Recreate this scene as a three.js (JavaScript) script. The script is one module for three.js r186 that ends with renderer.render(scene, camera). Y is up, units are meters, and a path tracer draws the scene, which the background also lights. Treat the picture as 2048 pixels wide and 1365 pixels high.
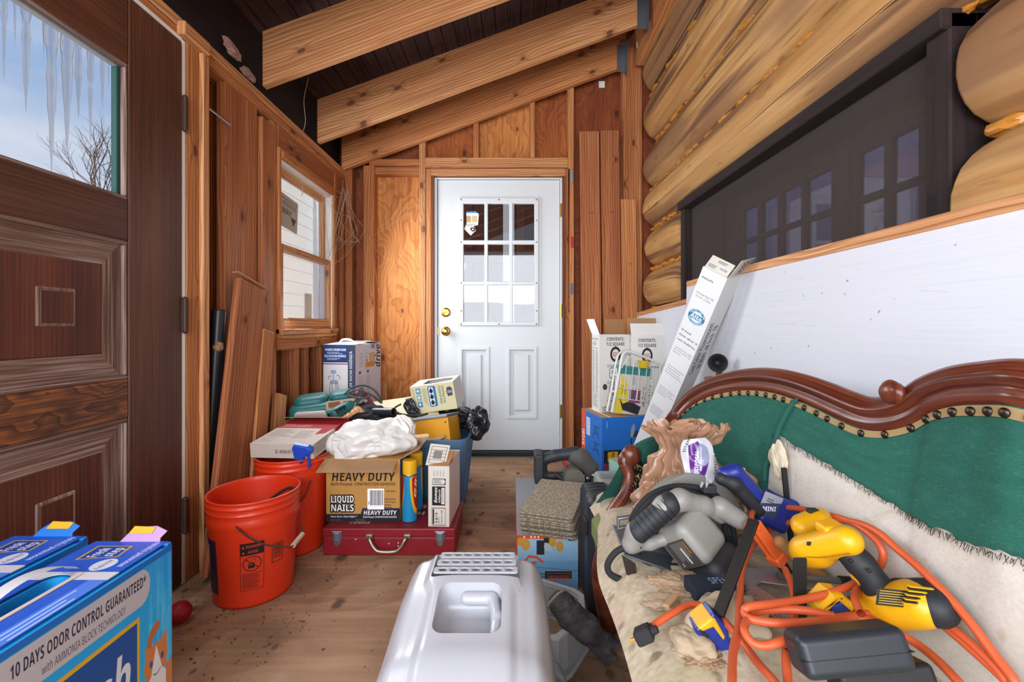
import * as THREE from 'three';
import { mergeGeometries, mergeVertices } from 'three/addons/utils/BufferGeometryUtils.js';
import { MarchingCubes } from 'three/addons/objects/MarchingCubes.js';
import { Brush, Evaluator, SUBTRACTION } from 'three-bvh-csg';
import { RoundedBoxGeometry } from 'three/addons/geometries/RoundedBoxGeometry.js';
import { RectAreaLightUniformsLib } from 'three/addons/lights/RectAreaLightUniformsLib.js';
RectAreaLightUniformsLib.init();

// ---------------------------------------------------------------- camera, sky, daylight, exposure
const scene = new THREE.Scene();
const EYE = 0.975, FOCAL = 890;
const camera = new THREE.PerspectiveCamera(2 * Math.atan(682.5 / FOCAL) * 180 / Math.PI, 2048 / 1365, 0.05, 300);
camera.position.set(0, EYE, 0);
camera.lookAt(0, EYE, -1);
camera.setViewOffset(2048, 1365, 0, 30.5, 2048, 1365);
const renderer = new THREE.WebGLRenderer({ antialias: true });
renderer.toneMapping = THREE.LinearToneMapping;
renderer.toneMappingExposure = 1.08;
renderer.shadowMap.enabled = true;

// seeded random numbers and tiling noise
function rng(seed) { let s = seed | 0; return () => { s = (s + 0x6d2b79f5) | 0; let t = Math.imul(s ^ (s >>> 15), 1 | s); t = (t + Math.imul(t ^ (t >>> 7), 61 | t)) ^ t; return ((t ^ (t >>> 14)) >>> 0) / 4294967296; }; }
const R = rng(7);
const rr = (a, b) => a + (b - a) * R();
function hash(x, y, s) { let h = Math.imul(x, 374761393) + Math.imul(y, 668265263) + Math.imul(s, 1442695041); h = Math.imul(h ^ (h >>> 13), 1274126177); return ((h ^ (h >>> 16)) >>> 0) / 4294967296; }
function vnoise(x, y, px, py, s) {
  const xi = Math.floor(x), yi = Math.floor(y), fx = x - xi, fy = y - yi, m = (a, n) => ((a % n) + n) % n;
  const u = fx * fx * (3 - 2 * fx), v = fy * fy * (3 - 2 * fy), x0 = m(xi, px), x1 = m(xi + 1, px), y0 = m(yi, py), y1 = m(yi + 1, py);
  const a = hash(x0, y0, s), b = hash(x1, y0, s), c = hash(x0, y1, s), d = hash(x1, y1, s);
  return a + (b - a) * u + (c - a) * v + (a - b - c + d) * u * v;
}
function fbm(x, y, px, py, s, oct = 4) { let t = 0, a = 0.5, n = 0; for (let i = 0; i < oct; i++) { t += a * vnoise(x, y, px, py, s + i * 17); n += a; a *= 0.5; x *= 2; y *= 2; px *= 2; py *= 2; } return t / n; }
function noise3(x, y, z, s = 0) { // smooth 3d value noise, -1..1
  const zi = Math.floor(z), f = z - zi, w = f * f * (3 - 2 * f), B = 1 << 20;
  return (vnoise(x + 1000, y + 1000, B, B, s + zi * 101) * (1 - w) + vnoise(x + 1000, y + 1000, B, B, s + (zi + 1) * 101) * w) * 2 - 1;
}
const clamp = (x, a = 0, b = 1) => Math.min(b, Math.max(a, x)), lerp = (a, b, t) => a + (b - a) * t, smooth = (a, b, x) => { const t = clamp((x - a) / (b - a)); return t * t * (3 - 2 * t); };
const mix3 = (a, b, t) => [lerp(a[0], b[0], t), lerp(a[1], b[1], t), lerp(a[2], b[2], t)];

// the winter sky: blue with thin bright clouds all round
{
  const w = 1024, h = 512, data = new Float32Array(w * h * 4);
  for (let y = 0; y < h; y++) for (let x = 0; x < w; x++) {
    const up = clamp(((y + 0.5) / h - 0.5) * 2, 0, 1);
    const k = fbm(x / w * 10, y / h * 16, 10, 16, 5, 6), k2 = fbm(x / w * 24, y / h * 46, 24, 46, 9, 4);
    const cloud = clamp(smooth(0.36, 0.66, k * 0.75 + k2 * 0.25) * 0.9 + (1 - up) ** 3 * 0.35);
    const blue = mix3([0.34, 0.52, 0.80], [0.13, 0.27, 0.58], Math.pow(up, 0.6));
    const c = mix3(blue, [0.74, 0.80, 0.88], cloud * 0.85);
    data.set([c[0], c[1], c[2], 1], (y * w + x) * 4);
  }
  const sky = new THREE.DataTexture(data, w, h, THREE.RGBAFormat, THREE.FloatType);
  sky.mapping = THREE.EquirectangularReflectionMapping; sky.magFilter = THREE.LinearFilter; sky.needsUpdate = true;
  scene.background = sky; scene.environment = sky;
}
// daylight area lights; those behind the photographer are fill added at unseen openings
function areaLight(name, w, h, pos, look, intensity, color = 0xf2f6ff) {
  const l = new THREE.RectAreaLight(color, intensity, w, h); l.name = name; l.position.set(...pos); l.lookAt(...look); scene.add(l); return l;
}
areaLight('fill_end', 2.0, 1.9, [-0.13, 1.35, 1.72], [-0.13, 1.25, 0], 8.6);
areaLight('fill_side', 1.5, 1.15, [-1.2, 1.55, 0.75], [0, 1.2, 0.4], 9);
areaLight('daylight_window', 0.68, 0.82, [-1.15, 1.4, -2.74], [0, 1.25, -2.5], 13, 0xf4f8ff);
areaLight('daylight_door', 0.44, 0.43, [-1.17, 1.6, -1.21], [0, 1.3, -1.2], 10, 0xeef4ff);

areaLight('house_fill', 0.5, 3.6, [1.65, 2.55, -1.2], [1.65, 0, -1.2], 6, 0xdfe6ff);  // ceiling panel added in the unseen house room to brighten the panes
const sun = new THREE.DirectionalLight(0xfff2e0, 3.4); sun.name = 'sun'; sun.position.set(12.4, 15.6, -1); sun.target.position.set(0, 0, -2); scene.add(sun, sun.target);
sun.castShadow = true; sun.shadow.mapSize.set(2048, 2048); Object.assign(sun.shadow.camera, { left: -12, right: 12, top: 12, bottom: -12, near: 1, far: 45 });

// ---------------------------------------------------------------- helpers
const taken = new Map();
function numbered(name) { const n = taken.get(name) || 0; taken.set(name, n + 1); return n ? name + '_' + String(n).padStart(3, '0') : name; }
function mesh(name, geo, mat, parent) { const m = new THREE.Mesh(geo, mat); m.name = name; m.castShadow = m.receiveShadow = true; if (parent) parent.add(m); return m; }
function thing(name, label, category, pos = [0, 0, 0], turn = 0, group) {
  const o = new THREE.Group(); o.name = numbered(name); scene.add(o); o.position.set(...pos); if (Array.isArray(turn)) o.rotation.set(...turn); else o.rotation.y = turn;
  o.userData = { label, category }; if (group) o.userData.group = group; return o;
}
function structure(name, label, category) { const o = thing(name, label, category); o.userData.kind = 'structure'; return o; }
const V = (x, y, z) => new THREE.Vector3(x, y, z);
const at = (px, py, d) => V((px - 1024) * d / FOCAL, EYE + (652 - py) * d / FOCAL, -d);            // a point seen at a pixel, at a given depth
const onY = (px, py, y) => at(px, py, (EYE - y) * FOCAL / (py - 652));                              // ... on a level surface
const onX = (px, py, x) => at(px, py, x * FOCAL / (px - 1024));                                     // ... on a side wall

function canvasTex(w, h, draw, srgb = true) {
  const c = document.createElement('canvas'); c.width = w; c.height = h; const g = c.getContext('2d'); draw(g, w, h);
  const t = new THREE.CanvasTexture(c); if (srgb) t.colorSpace = THREE.SRGBColorSpace; t.wrapS = t.wrapT = THREE.RepeatWrapping; return t;
}
function pixelTex(w, h, f) { // f(u, v) -> [r, g, b] 0..255
  const d = new Uint8Array(w * h * 4);
  for (let y = 0; y < h; y++) for (let x = 0; x < w; x++) { const c = f(x / w, y / h), o = (y * w + x) * 4; d[o] = clamp(c[0], 0, 255); d[o + 1] = clamp(c[1], 0, 255); d[o + 2] = clamp(c[2], 0, 255); d[o + 3] = 255; }
  const t = new THREE.DataTexture(d, w, h); t.colorSpace = THREE.SRGBColorSpace; t.magFilter = THREE.LinearFilter; t.wrapS = t.wrapT = THREE.RepeatWrapping; t.needsUpdate = true; return t;
}
function asBump(t) { const c = t.clone(); c.colorSpace = THREE.NoColorSpace; c.needsUpdate = true; return c; }
// wood: grain runs along v; the tile is 'mw' x 'mh' metres (uv are in metres, repeat scales them)
function woodTex({ w = 512, h = 1024, mw = 0.5, mh = 1.6, light, mid, dark, rings = 9, warp = 2.4, contrast = 1, knots = 3, seed = 1, streak = 0.35, flat = 0 }) {
  const q = rng(seed), ks = []; for (let i = 0; i < knots; i++) ks.push([q(), q(), 0.007 + q() * 0.011]);
  const t = pixelTex(w, h, (u, v) => {
    let s = u * rings + warp * fbm(u * 3, v * 3, 3, 3, seed, 4) + flat * Math.abs(fbm(u * 2, v * 2, 2, 2, seed + 5, 3) - 0.5) * 8, kd = 0, halo = 0;
    for (const [kx, ky, kr] of ks) {
      let dx = u - kx, dy = v - ky; dx -= Math.round(dx); dy -= Math.round(dy);
      const r = Math.hypot(dx * mw, dy * mh * 0.55) / kr; if (r > 6) continue;
      s += 1.6 * Math.exp(-r * r * 0.25) * (dx > 0 ? 1 : -1) * Math.min(1, Math.abs(dx) * mw / kr);
      kd = Math.max(kd, 1 - smooth(0.7, 1.15, r)); halo = Math.max(halo, 1 - smooth(1, 3, r));
    }
    const f = s - Math.floor(s), ring = Math.pow(f, 2.2) * (1 - smooth(0.9, 1, f));
    const fiber = fbm(u * 90, v * 5, 90, 5, seed + 3, 3), broad = fbm(u * 4, v * 2, 4, 2, seed + 8, 3);
    let k = clamp(0.5 + (ring - 0.32) * 0.5 * contrast + (fiber - 0.5) * streak * 1.7 + (broad - 0.5) * 1.0);
    let c = k < 0.5 ? mix3(light, mid, k * 2) : mix3(mid, dark, k * 2 - 1);
    c = mix3(c, mix3(dark, [40, 22, 14], 0.15), halo * 0.3); c = mix3(c, [dark[0] * 0.6, dark[1] * 0.55, dark[2] * 0.55], kd * 0.75);
    return c;
  });
  t.repeat.set(1 / mw, 1 / mh); return t;
}
const matte = (color, roughness = 0.7, extra = {}) => new THREE.MeshStandardMaterial({ color, roughness, ...extra });
const metal = (color, roughness = 0.35) => new THREE.MeshStandardMaterial({ color, roughness, metalness: 1 });
function texMat(t, { rough = 0.75, bump = 0, color = 0xffffff, ...extra } = {}) {
  const m = new THREE.MeshStandardMaterial({ map: t, color, roughness: rough, ...extra });
  if (bump) { if (!t.userData.b) t.userData.b = asBump(t); m.bumpMap = t.userData.b; m.bumpScale = bump; }
  return m;
}
// box with chamfered edges, 44 triangles, uv in metres: v runs along 'grain' (0 x, 1 y, 2 z)
function bevelBox(w, h, d, c = 0.003, grain = -1, off = null) {
  const H = [w / 2, h / 2, d / 2]; c = Math.min(c, H[0] * 0.6, H[1] * 0.6, H[2] * 0.6);
  if (grain < 0) grain = w >= h && w >= d ? 0 : h >= d ? 1 : 2;
  const pos = [], quad = (a, b, cc, e) => pos.push(...a, ...b, ...cc, ...a, ...cc, ...e), S = [-1, 1];
  const vert = (ax, s, t1, t2, in1, in2) => { const p = [0, 0, 0], b = (ax + 1) % 3, e = (ax + 2) % 3; p[ax] = s * H[ax]; p[b] = t1 * (H[b] - c * in1); p[e] = t2 * (H[e] - c * in2); return p; };
  for (let ax = 0; ax < 3; ax++) for (const s of S) { const q = [vert(ax, s, -1, -1, 1, 1), vert(ax, s, 1, -1, 1, 1), vert(ax, s, 1, 1, 1, 1), vert(ax, s, -1, 1, 1, 1)]; s > 0 ? quad(...q) : quad(q[3], q[2], q[1], q[0]); }
  for (let ax = 0; ax < 3; ax++) { const b = (ax + 1) % 3, e = (ax + 2) % 3; // edges along ax
    for (const sb of S) for (const se of S) {
      const P = (sa, onB) => { const p = [0, 0, 0]; p[ax] = sa * (H[ax] - c); p[b] = sb * (H[b] - (onB ? 0 : c)); p[e] = se * (H[e] - (onB ? c : 0)); return p; };
      const q = [P(-1, true), P(1, true), P(1, false), P(-1, false)]; sb * se < 0 ? quad(...q) : quad(q[3], q[2], q[1], q[0]);
    } }
  for (const a of S) for (const b of S) for (const e of S) {
    const p = [[a * H[0], b * (H[1] - c), e * (H[2] - c)], [a * (H[0] - c), b * H[1], e * (H[2] - c)], [a * (H[0] - c), b * (H[1] - c), e * H[2]]];
    a * b * e > 0 ? pos.push(...p[0], ...p[1], ...p[2]) : pos.push(...p[2], ...p[1], ...p[0]);
  }
  const g = new THREE.BufferGeometry(); g.setAttribute('position', new THREE.Float32BufferAttribute(pos, 3)); g.computeVertexNormals();
  grainUV(g, grain, off); return g;
}
function grainUV(g, grain, off) {
  const p = g.attributes.position, n = g.attributes.normal, uv = new Float32Array(p.count * 2), o = off || [R() * 7, R() * 7];
  for (let i = 0; i < p.count; i++) {
    const P = [p.getX(i), p.getY(i), p.getZ(i)], N = [Math.abs(n.getX(i)), Math.abs(n.getY(i)), Math.abs(n.getZ(i))];
    const ax = N[0] >= N[1] && N[0] >= N[2] ? 0 : N[1] >= N[2] ? 1 : 2, rest = [0, 1, 2].filter((k) => k !== ax);
    let u, v; if (rest.includes(grain)) { v = P[grain]; u = P[rest.find((k) => k !== grain)]; } else { u = P[rest[0]]; v = P[rest[1]] * 0.3; }
    uv[i * 2] = u + o[0] + ax * 0.13; uv[i * 2 + 1] = v + o[1];
  }
  g.setAttribute('uv', new THREE.BufferAttribute(uv, 2)); return g;
}
function box(name, parent, mat, w, h, d, x, y, z, c = 0.003, grain = -1) { const m = mesh(name, bevelBox(w, h, d, c, grain), mat, parent); m.position.set(x, y, z); return m; }
// box given by its limits
function span(name, parent, mat, x0, x1, y0, y1, z0, z1, c = 0.003, grain = -1) { return box(name, parent, mat, Math.abs(x1 - x0), Math.abs(y1 - y0), Math.abs(z1 - z0), (x0 + x1) / 2, (y0 + y1) / 2, (z0 + z1) / 2, c, grain); }
const toV = (p) => (p.isVector3 ? p : V(...p));
function tube(pts, r, seg = 24, rad = 8, closed = false, tension = 0.5) { return new THREE.TubeGeometry(new THREE.CatmullRomCurve3(pts.map(toV), closed, 'catmullrom', tension), seg, r, rad, closed); }
function rod(a, b, r, r2 = r, seg = 14) { a = toV(a); b = toV(b); const d = b.clone().sub(a), g = new THREE.CylinderGeometry(r2, r, d.length(), seg); g.applyQuaternion(new THREE.Quaternion().setFromUnitVectors(V(0, 1, 0), d.clone().normalize())); g.translate(...a.clone().add(b).multiplyScalar(0.5).toArray()); return g; }
function lathe(pts, seg = 40) { return new THREE.LatheGeometry(pts.map((p) => new THREE.Vector2(p[0], p[1])), seg); }
function merged(list) { return mergeGeometries(list.map((g) => { g = g.index ? g.toNonIndexed() : g; const o = new THREE.BufferGeometry(); o.setAttribute('position', g.attributes.position); o.setAttribute('normal', g.attributes.normal); o.setAttribute('uv', g.attributes.uv || new THREE.BufferAttribute(new Float32Array(g.attributes.position.count * 2), 2)); return o; })); }
// smooth surface from a grid of points f(u, v)
function grid(nu, nv, f, closeU = false, uvS = [1, 1]) {
  const pos = [], uv = [], idx = [];
  for (let j = 0; j <= nv; j++) for (let i = 0; i <= nu; i++) { const p = f(i / nu, j / nv); pos.push(...(p.isVector3 ? p.toArray() : p)); uv.push(i / nu * uvS[0], j / nv * uvS[1]); }
  for (let j = 0; j < nv; j++) for (let i = 0; i < nu; i++) { const a = j * (nu + 1) + i, b = a + 1, c = a + nu + 1, d = c + 1; idx.push(a, b, d, a, d, c); }
  const g = new THREE.BufferGeometry(); g.setAttribute('position', new THREE.Float32BufferAttribute(pos, 3)); g.setAttribute('uv', new THREE.Float32BufferAttribute(uv, 2)); g.setIndex(idx); g.computeVertexNormals();
  if (closeU) { const n = g.attributes.normal; for (let j = 0; j <= nv; j++) { const a = j * (nu + 1), b = a + nu; const s = V(n.getX(a) + n.getX(b), n.getY(a) + n.getY(b), n.getZ(a) + n.getZ(b)).normalize(); n.setXYZ(a, s.x, s.y, s.z); n.setXYZ(b, s.x, s.y, s.z); } }
  return g;
}
// rounded solid: outline (2d points) extruded with bevel along z, centred
function plate(pts, depth, bevel = 0.004, holes = [], seg = 2, curve = 8) {
  const s = pts instanceof THREE.Shape ? pts : new THREE.Shape(pts.map((p) => new THREE.Vector2(p[0], p[1])));
  for (const h of holes) s.holes.push(h instanceof THREE.Path ? h : new THREE.Path(h.map((p) => new THREE.Vector2(p[0], p[1]))));
  const g = new THREE.ExtrudeGeometry(s, { depth: Math.max(0.0005, depth - 2 * bevel), bevelEnabled: bevel > 0, bevelSize: bevel, bevelThickness: bevel, bevelOffset: -bevel, bevelSegments: seg, curveSegments: curve });
  g.translate(0, 0, -(depth / 2 - bevel)); return g;
}
function roundRect(w, h, r, P = THREE.Shape) { const s = new P(), x = w / 2, y = h / 2; s.moveTo(-x + r, -y); s.lineTo(x - r, -y); s.absarc(x - r, -y + r, r, -Math.PI / 2, 0); s.lineTo(x, y - r); s.absarc(x - r, y - r, r, 0, Math.PI / 2); s.lineTo(-x + r, y); s.absarc(-x + r, y - r, r, Math.PI / 2, Math.PI); s.lineTo(-x, -y + r); s.absarc(-x + r, -y + r, r, Math.PI, Math.PI * 1.5); return s; }
const rbox = (w, h, d, r, seg = 3) => new RoundedBoxGeometry(w, h, d, seg, Math.min(r, w / 2.01, h / 2.01, d / 2.01));
// orient a group so that its local x, y follow two world directions
function orient(o, xDir, yHint) { const x = toV(xDir).clone().normalize(), z = x.clone().cross(toV(yHint)).normalize(), y = z.clone().cross(x); o.quaternion.setFromRotationMatrix(new THREE.Matrix4().makeBasis(x, y, z)); return o; }
// crumpled bag: an ellipsoid with creases
function crumple(rx, ry, rz, { seed = 1, amp = 0.16, freq = 3, detail = 5, flat = -0.55, fine = 0.05, pinch = null } = {}) {
  let g = new THREE.IcosahedronGeometry(1, Math.round(detail * 8)); g.deleteAttribute('uv'); g.deleteAttribute('normal'); g = mergeVertices(g, 1e-5);
  const p = g.attributes.position, q = rng(seed), ax = Array.from({ length: 5 }, () => V(q() - 0.5, q() - 0.5, q() - 0.5).normalize());
  for (let i = 0; i < p.count; i++) {
    let x = p.getX(i), y = p.getY(i), z = p.getZ(i); const w = noise3(x * 1.4, y * 1.4, z * 1.4, seed + 31), w2 = noise3(x * 1.7, y * 1.7, z * 1.7, seed + 57);
    let fold = 0; for (let k = 0; k < 5; k++) { const a = ax[k], b = ax[(k + 1) % 5], t = (a.x * x + a.y * y + a.z * z) * freq * (1 + 0.35 * k) + w * 1.6, m = 0.5 + 0.5 * noise3((b.x * x + b.y * y) * 1.5, b.z * z * 1.5, k, seed + 91); fold += (1 - Math.abs(((t + 100) % 2) - 1) * 2) * m * (k < 2 ? 1 : 0.5); }
    const k2 = 1 + amp * 1.3 * w2 + amp * 0.3 * fold + fine * 0.35 * (1 - 2 * Math.abs(noise3(x * freq * 2 + w * 2, y * freq * 2, z * freq * 2, seed + 7)));
    x *= k2; y *= k2; z *= k2; if (pinch) [x, y, z] = pinch(x, y, z);
    if (y < flat) y = flat + (y - flat) * 0.15;
    p.setXYZ(i, x * rx, (y - flat) * ry, z * rz);
  }
  g.computeVertexNormals(); return g;
}
// carton face text helpers
function textAt(g, s, x, y, size, { bold = true, color = '#111', align = 'left', font = 'sans-serif', turn = 0, skew = 0, sx = 1, max } = {}) {
  g.save(); g.translate(x, y); g.rotate(turn); g.transform(sx, 0, skew, 1, 0, 0); g.font = (bold ? 'bold ' : '') + size + 'px ' + font; g.fillStyle = color; g.textAlign = align; g.textBaseline = 'middle'; max ? g.fillText(s, 0, 0, max) : g.fillText(s, 0, 0); g.restore();
}
function lines(g, x, y, w, n, gap, color = '#555', hgt = 2) { const q = rng(Math.round(x * 7 + y * 13)); g.fillStyle = color; for (let i = 0; i < n; i++) g.fillRect(x, y + i * gap, w * (0.65 + 0.35 * q()), hgt); }
function barcode(g, x, y, w, h, turn = false) { const q = rng(Math.round(x + y)); g.fillStyle = '#fff'; g.fillRect(x, y, w, h); g.fillStyle = '#111'; const L = turn ? h : w; for (let i = 0.06 * L; i < 0.94 * L;) { const b = L * (0.008 + 0.02 * q()); turn ? g.fillRect(x + w * 0.08, y + i, w * 0.72, b) : g.fillRect(x + i, y + h * 0.08, b, h * 0.72); i += b + L * (0.01 + 0.02 * q()); } }
function speck(g, w, h, n, color, r0 = 0.5, r1 = 2, seed = 3) { const q = rng(seed); g.fillStyle = color; for (let i = 0; i < n; i++) { g.globalAlpha = 0.15 + 0.5 * q(); g.beginPath(); g.ellipse(q() * w, q() * h, r0 + (r1 - r0) * q(), r0 + (r1 - r0) * q() * 0.6, q() * 3, 0, 7); g.fill(); } g.globalAlpha = 1; }
// carton: local origin at the middle of the base; 'faces' maps px nx py ny pz nz to [x0, y0, x1, y1] in the canvas (fractions, y down); others use 'plain'
function cartonGeo(w, h, d, faces, plain = [0.0, 0.0, 0.02, 0.02]) {
  const g = new THREE.BoxGeometry(w, h, d), uv = g.attributes.uv, names = ['px', 'nx', 'py', 'ny', 'pz', 'nz'];
  for (let f = 0; f < 6; f++) { const [x0, y0, x1, y1] = faces[names[f]] || plain; for (let k = 0; k < 4; k++) { const i = f * 4 + k, u = uv.getX(i), v = uv.getY(i); uv.setXY(i, lerp(x0, x1, u), 1 - lerp(y1, y0, v)); } }
  g.translate(0, h / 2, 0); return g;
}
// flap of card: hinged along local x at the origin, reaching 'len' along +z when angle = 0 and turning up with angle
function flapMesh(name, parent, mat, w, len, pos, turn, angle, t = 0.003) { const m = mesh(name, bevelBox(w, t, len, 0.0008, 0, [0.3, 0.3]).translate(0, 0, len / 2), mat, parent); m.position.set(...pos); m.rotation.set(-angle, turn, 0, 'YXZ'); return m; }

// smooth skin round tapered capsules [[x,y,z],[x,y,z],r0,r1] (any unit), smooth minimum k
function skin(caps, k, cells = 60, bump = null) {
  const lo = V(1e9, 1e9, 1e9), hi = V(-1e9, -1e9, -1e9); for (const [a, b, r0, r1] of caps) { const r = Math.max(r0, r1) * 1.25 + k; for (const p of [a, b]) { lo.min(V(p[0] - r, p[1] - r, p[2] - r)); hi.max(V(p[0] + r, p[1] + r, p[2] + r)); } }
  const c = lo.clone().add(hi).multiplyScalar(0.5), s = Math.max(hi.x - lo.x, hi.y - lo.y, hi.z - lo.z) / 2, mc = new MarchingCubes(cells, new THREE.MeshBasicMaterial(), false, false, 120000); mc.isolation = 0;
  const h = cells / 2; for (let z = 0; z < cells; z++) for (let y = 0; y < cells; y++) for (let x = 0; x < cells; x++) {
    const px = c.x + (x - h) / h * s, py = c.y + (y - h) / h * s, pz = c.z + (z - h) / h * s; let d = 1e9;
    for (const [a, b, r0, r1] of caps) { const bx = b[0] - a[0], by = b[1] - a[1], bz = b[2] - a[2], qx = px - a[0], qy = py - a[1], qz = pz - a[2], t = clamp((qx * bx + qy * by + qz * bz) / (bx * bx + by * by + bz * bz + 1e-12)); const e = Math.hypot(qx - bx * t, qy - by * t, qz - bz * t) - lerp(r0, r1, t), g = clamp(0.5 + 0.5 * (d - e) / k); d = lerp(d, e, g) - k * g * (1 - g); }
    if (bump) d += bump(px, py, pz); mc.field[x + y * cells + z * cells * cells] = -d / s;
  }
  mc.update(); const n = mc.count, g = new THREE.BufferGeometry(), p = new Float32Array(n * 3); for (let i = 0; i < n; i++) { p[i * 3] = c.x + mc.positionArray[i * 3] * s; p[i * 3 + 1] = c.y + mc.positionArray[i * 3 + 1] * s; p[i * 3 + 2] = c.z + mc.positionArray[i * 3 + 2] * s; }
  g.setAttribute('position', new THREE.BufferAttribute(p, 3)); const w = mergeVertices(g, s * 1e-4); w.computeVertexNormals();
  const nn = w.attributes.normal, pp = w.attributes.position; let out = 0; for (let i = 0; i < pp.count; i += 7) { const [a, b] = caps[0]; out += nn.getX(i) * (pp.getX(i) - c.x) + nn.getY(i) * (pp.getY(i) - c.y) + nn.getZ(i) * (pp.getZ(i) - c.z); } if (out < 0) { const id = w.index.array; for (let i = 0; i < id.length; i += 3) { const t = id[i]; id[i] = id[i + 1]; id[i + 1] = t; } w.computeVertexNormals(); }
  return w;
}

// gathered plastic bag: pleated tube whose radius follows 'prof' ([radius, height] from the base up)
function pleatBag(prof, { pleats = 17, seed = 1, depth = 0.16, squash = 0.75, lean = [0, 0] } = {}) {
  return grid(150, 60, (u, v) => { const t = v * (prof.length - 1), k = Math.min(prof.length - 2, Math.floor(t)), f = smooth(0, 1, t - k), r = lerp(prof[k][0], prof[k + 1][0], f), y = lerp(prof[k][1], prof[k + 1][1], t - k), a = u * Math.PI * 2, c = Math.cos(a), s = Math.sin(a);
    const w = noise3(c * 1.2, s * 1.2, y * 9, seed) * 1.4, tri = (x) => 1 - Math.abs((((x % 2) + 2) % 2) - 1) * 2, p = tri(u * pleats * 2 + 0) * 0.55 + tri(u * 2 * Math.round(pleats * 0.6) + w) * 0.6 + 0.9 * noise3(c * 2.4, s * 2.4, y * 22, seed + 5) + 0.45 * noise3(c * 6, s * 6, y * 50, seed + 15), kk = r * (1 + depth * p * smooth(0, 0.25, v)), top = 0.012 * noise3(c * 3, s * 3, 1, seed + 9) * v;
    return [c * kk + lean[0] * v * v, y + top + 0.012 * noise3(c * 5, s * 5, y * 30, seed + 3), s * kk * squash + lean[1] * v * v]; }, true);
}
// ---------------------------------------------------------------- materials of the room
const texLumber = woodTex({ light: [222, 172, 120], mid: [192, 134, 84], dark: [152, 97, 56], rings: 22, warp: 3, knots: 6, contrast: 1.5, streak: 0.5, seed: 11, mw: 0.4, mh: 1.7 });
const texPly = woodTex({ w: 768, h: 768, light: [220, 164, 100], mid: [194, 130, 70], dark: [152, 92, 46], rings: 7, warp: 9, contrast: 1.0, knots: 4, seed: 23, mw: 0.7, mh: 1.4, flat: 1.6 });
const texDark = woodTex({ light: [104, 62, 42], mid: [84, 48, 32], dark: [62, 34, 23], rings: 26, warp: 1.2, contrast: 0.7, knots: 0, seed: 31, mw: 0.35, mh: 1.2, streak: 0.6 });
const texWorn = woodTex({ light: [158, 138, 126], mid: [122, 96, 83], dark: [88, 58, 46], rings: 22, warp: 1.4, contrast: 0.6, knots: 0, seed: 37, mw: 0.35, mh: 0.9, streak: 0.9 });
const texGold = woodTex({ light: [176, 104, 40], mid: [104, 60, 30], dark: [60, 33, 20], rings: 9, warp: 9, contrast: 1.3, knots: 0, seed: 41, mw: 0.35, mh: 0.7, streak: 0.5 });
const texRoof = woodTex({ light: [74, 50, 46], mid: [52, 35, 34], dark: [36, 24, 25], rings: 6, warp: 3, knots: 2, seed: 43, mw: 0.3, mh: 1.5, streak: 0.8 });
const texLog = (() => {
  const mw = 1.0, mh = 2.2, t = pixelTex(768, 1024, (u, v) => {
    const f = fbm(u * 60, v * 6, 60, 6, 3, 4), b = fbm(u * 6, v * 3, 6, 3, 9, 4), st = fbm(u * 22, v * 2.0, 22, 2, 21, 4), gr = fbm(u * 5, v * 2, 5, 2, 33, 4), pk = fbm(u * 40, v * 16, 40, 16, 55, 3);
    let c = mix3([224, 186, 124], [190, 142, 80], clamp(0.5 + (f - 0.5) * 1.3 + (b - 0.5) * 1.4));
    c = mix3(c, [142, 106, 76], smooth(0.44, 0.66, gr) * 0.75);
    c = mix3(c, [96, 64, 42], smooth(0.5, 0.76, st) * 0.8);
    const cr = fbm(u * 9, v * 1, 9, 1, 66, 4); c = mix3(c, [52, 34, 24], (1 - smooth(0.004, 0.016, Math.abs(cr - 0.52))) * 0.8); c = mix3(c, [112, 78, 50], smooth(0.7, 0.88, pk) * 0.5);
    return c;
  }); t.repeat.set(1 / mw, 1 / mh); return t;
})();
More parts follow.
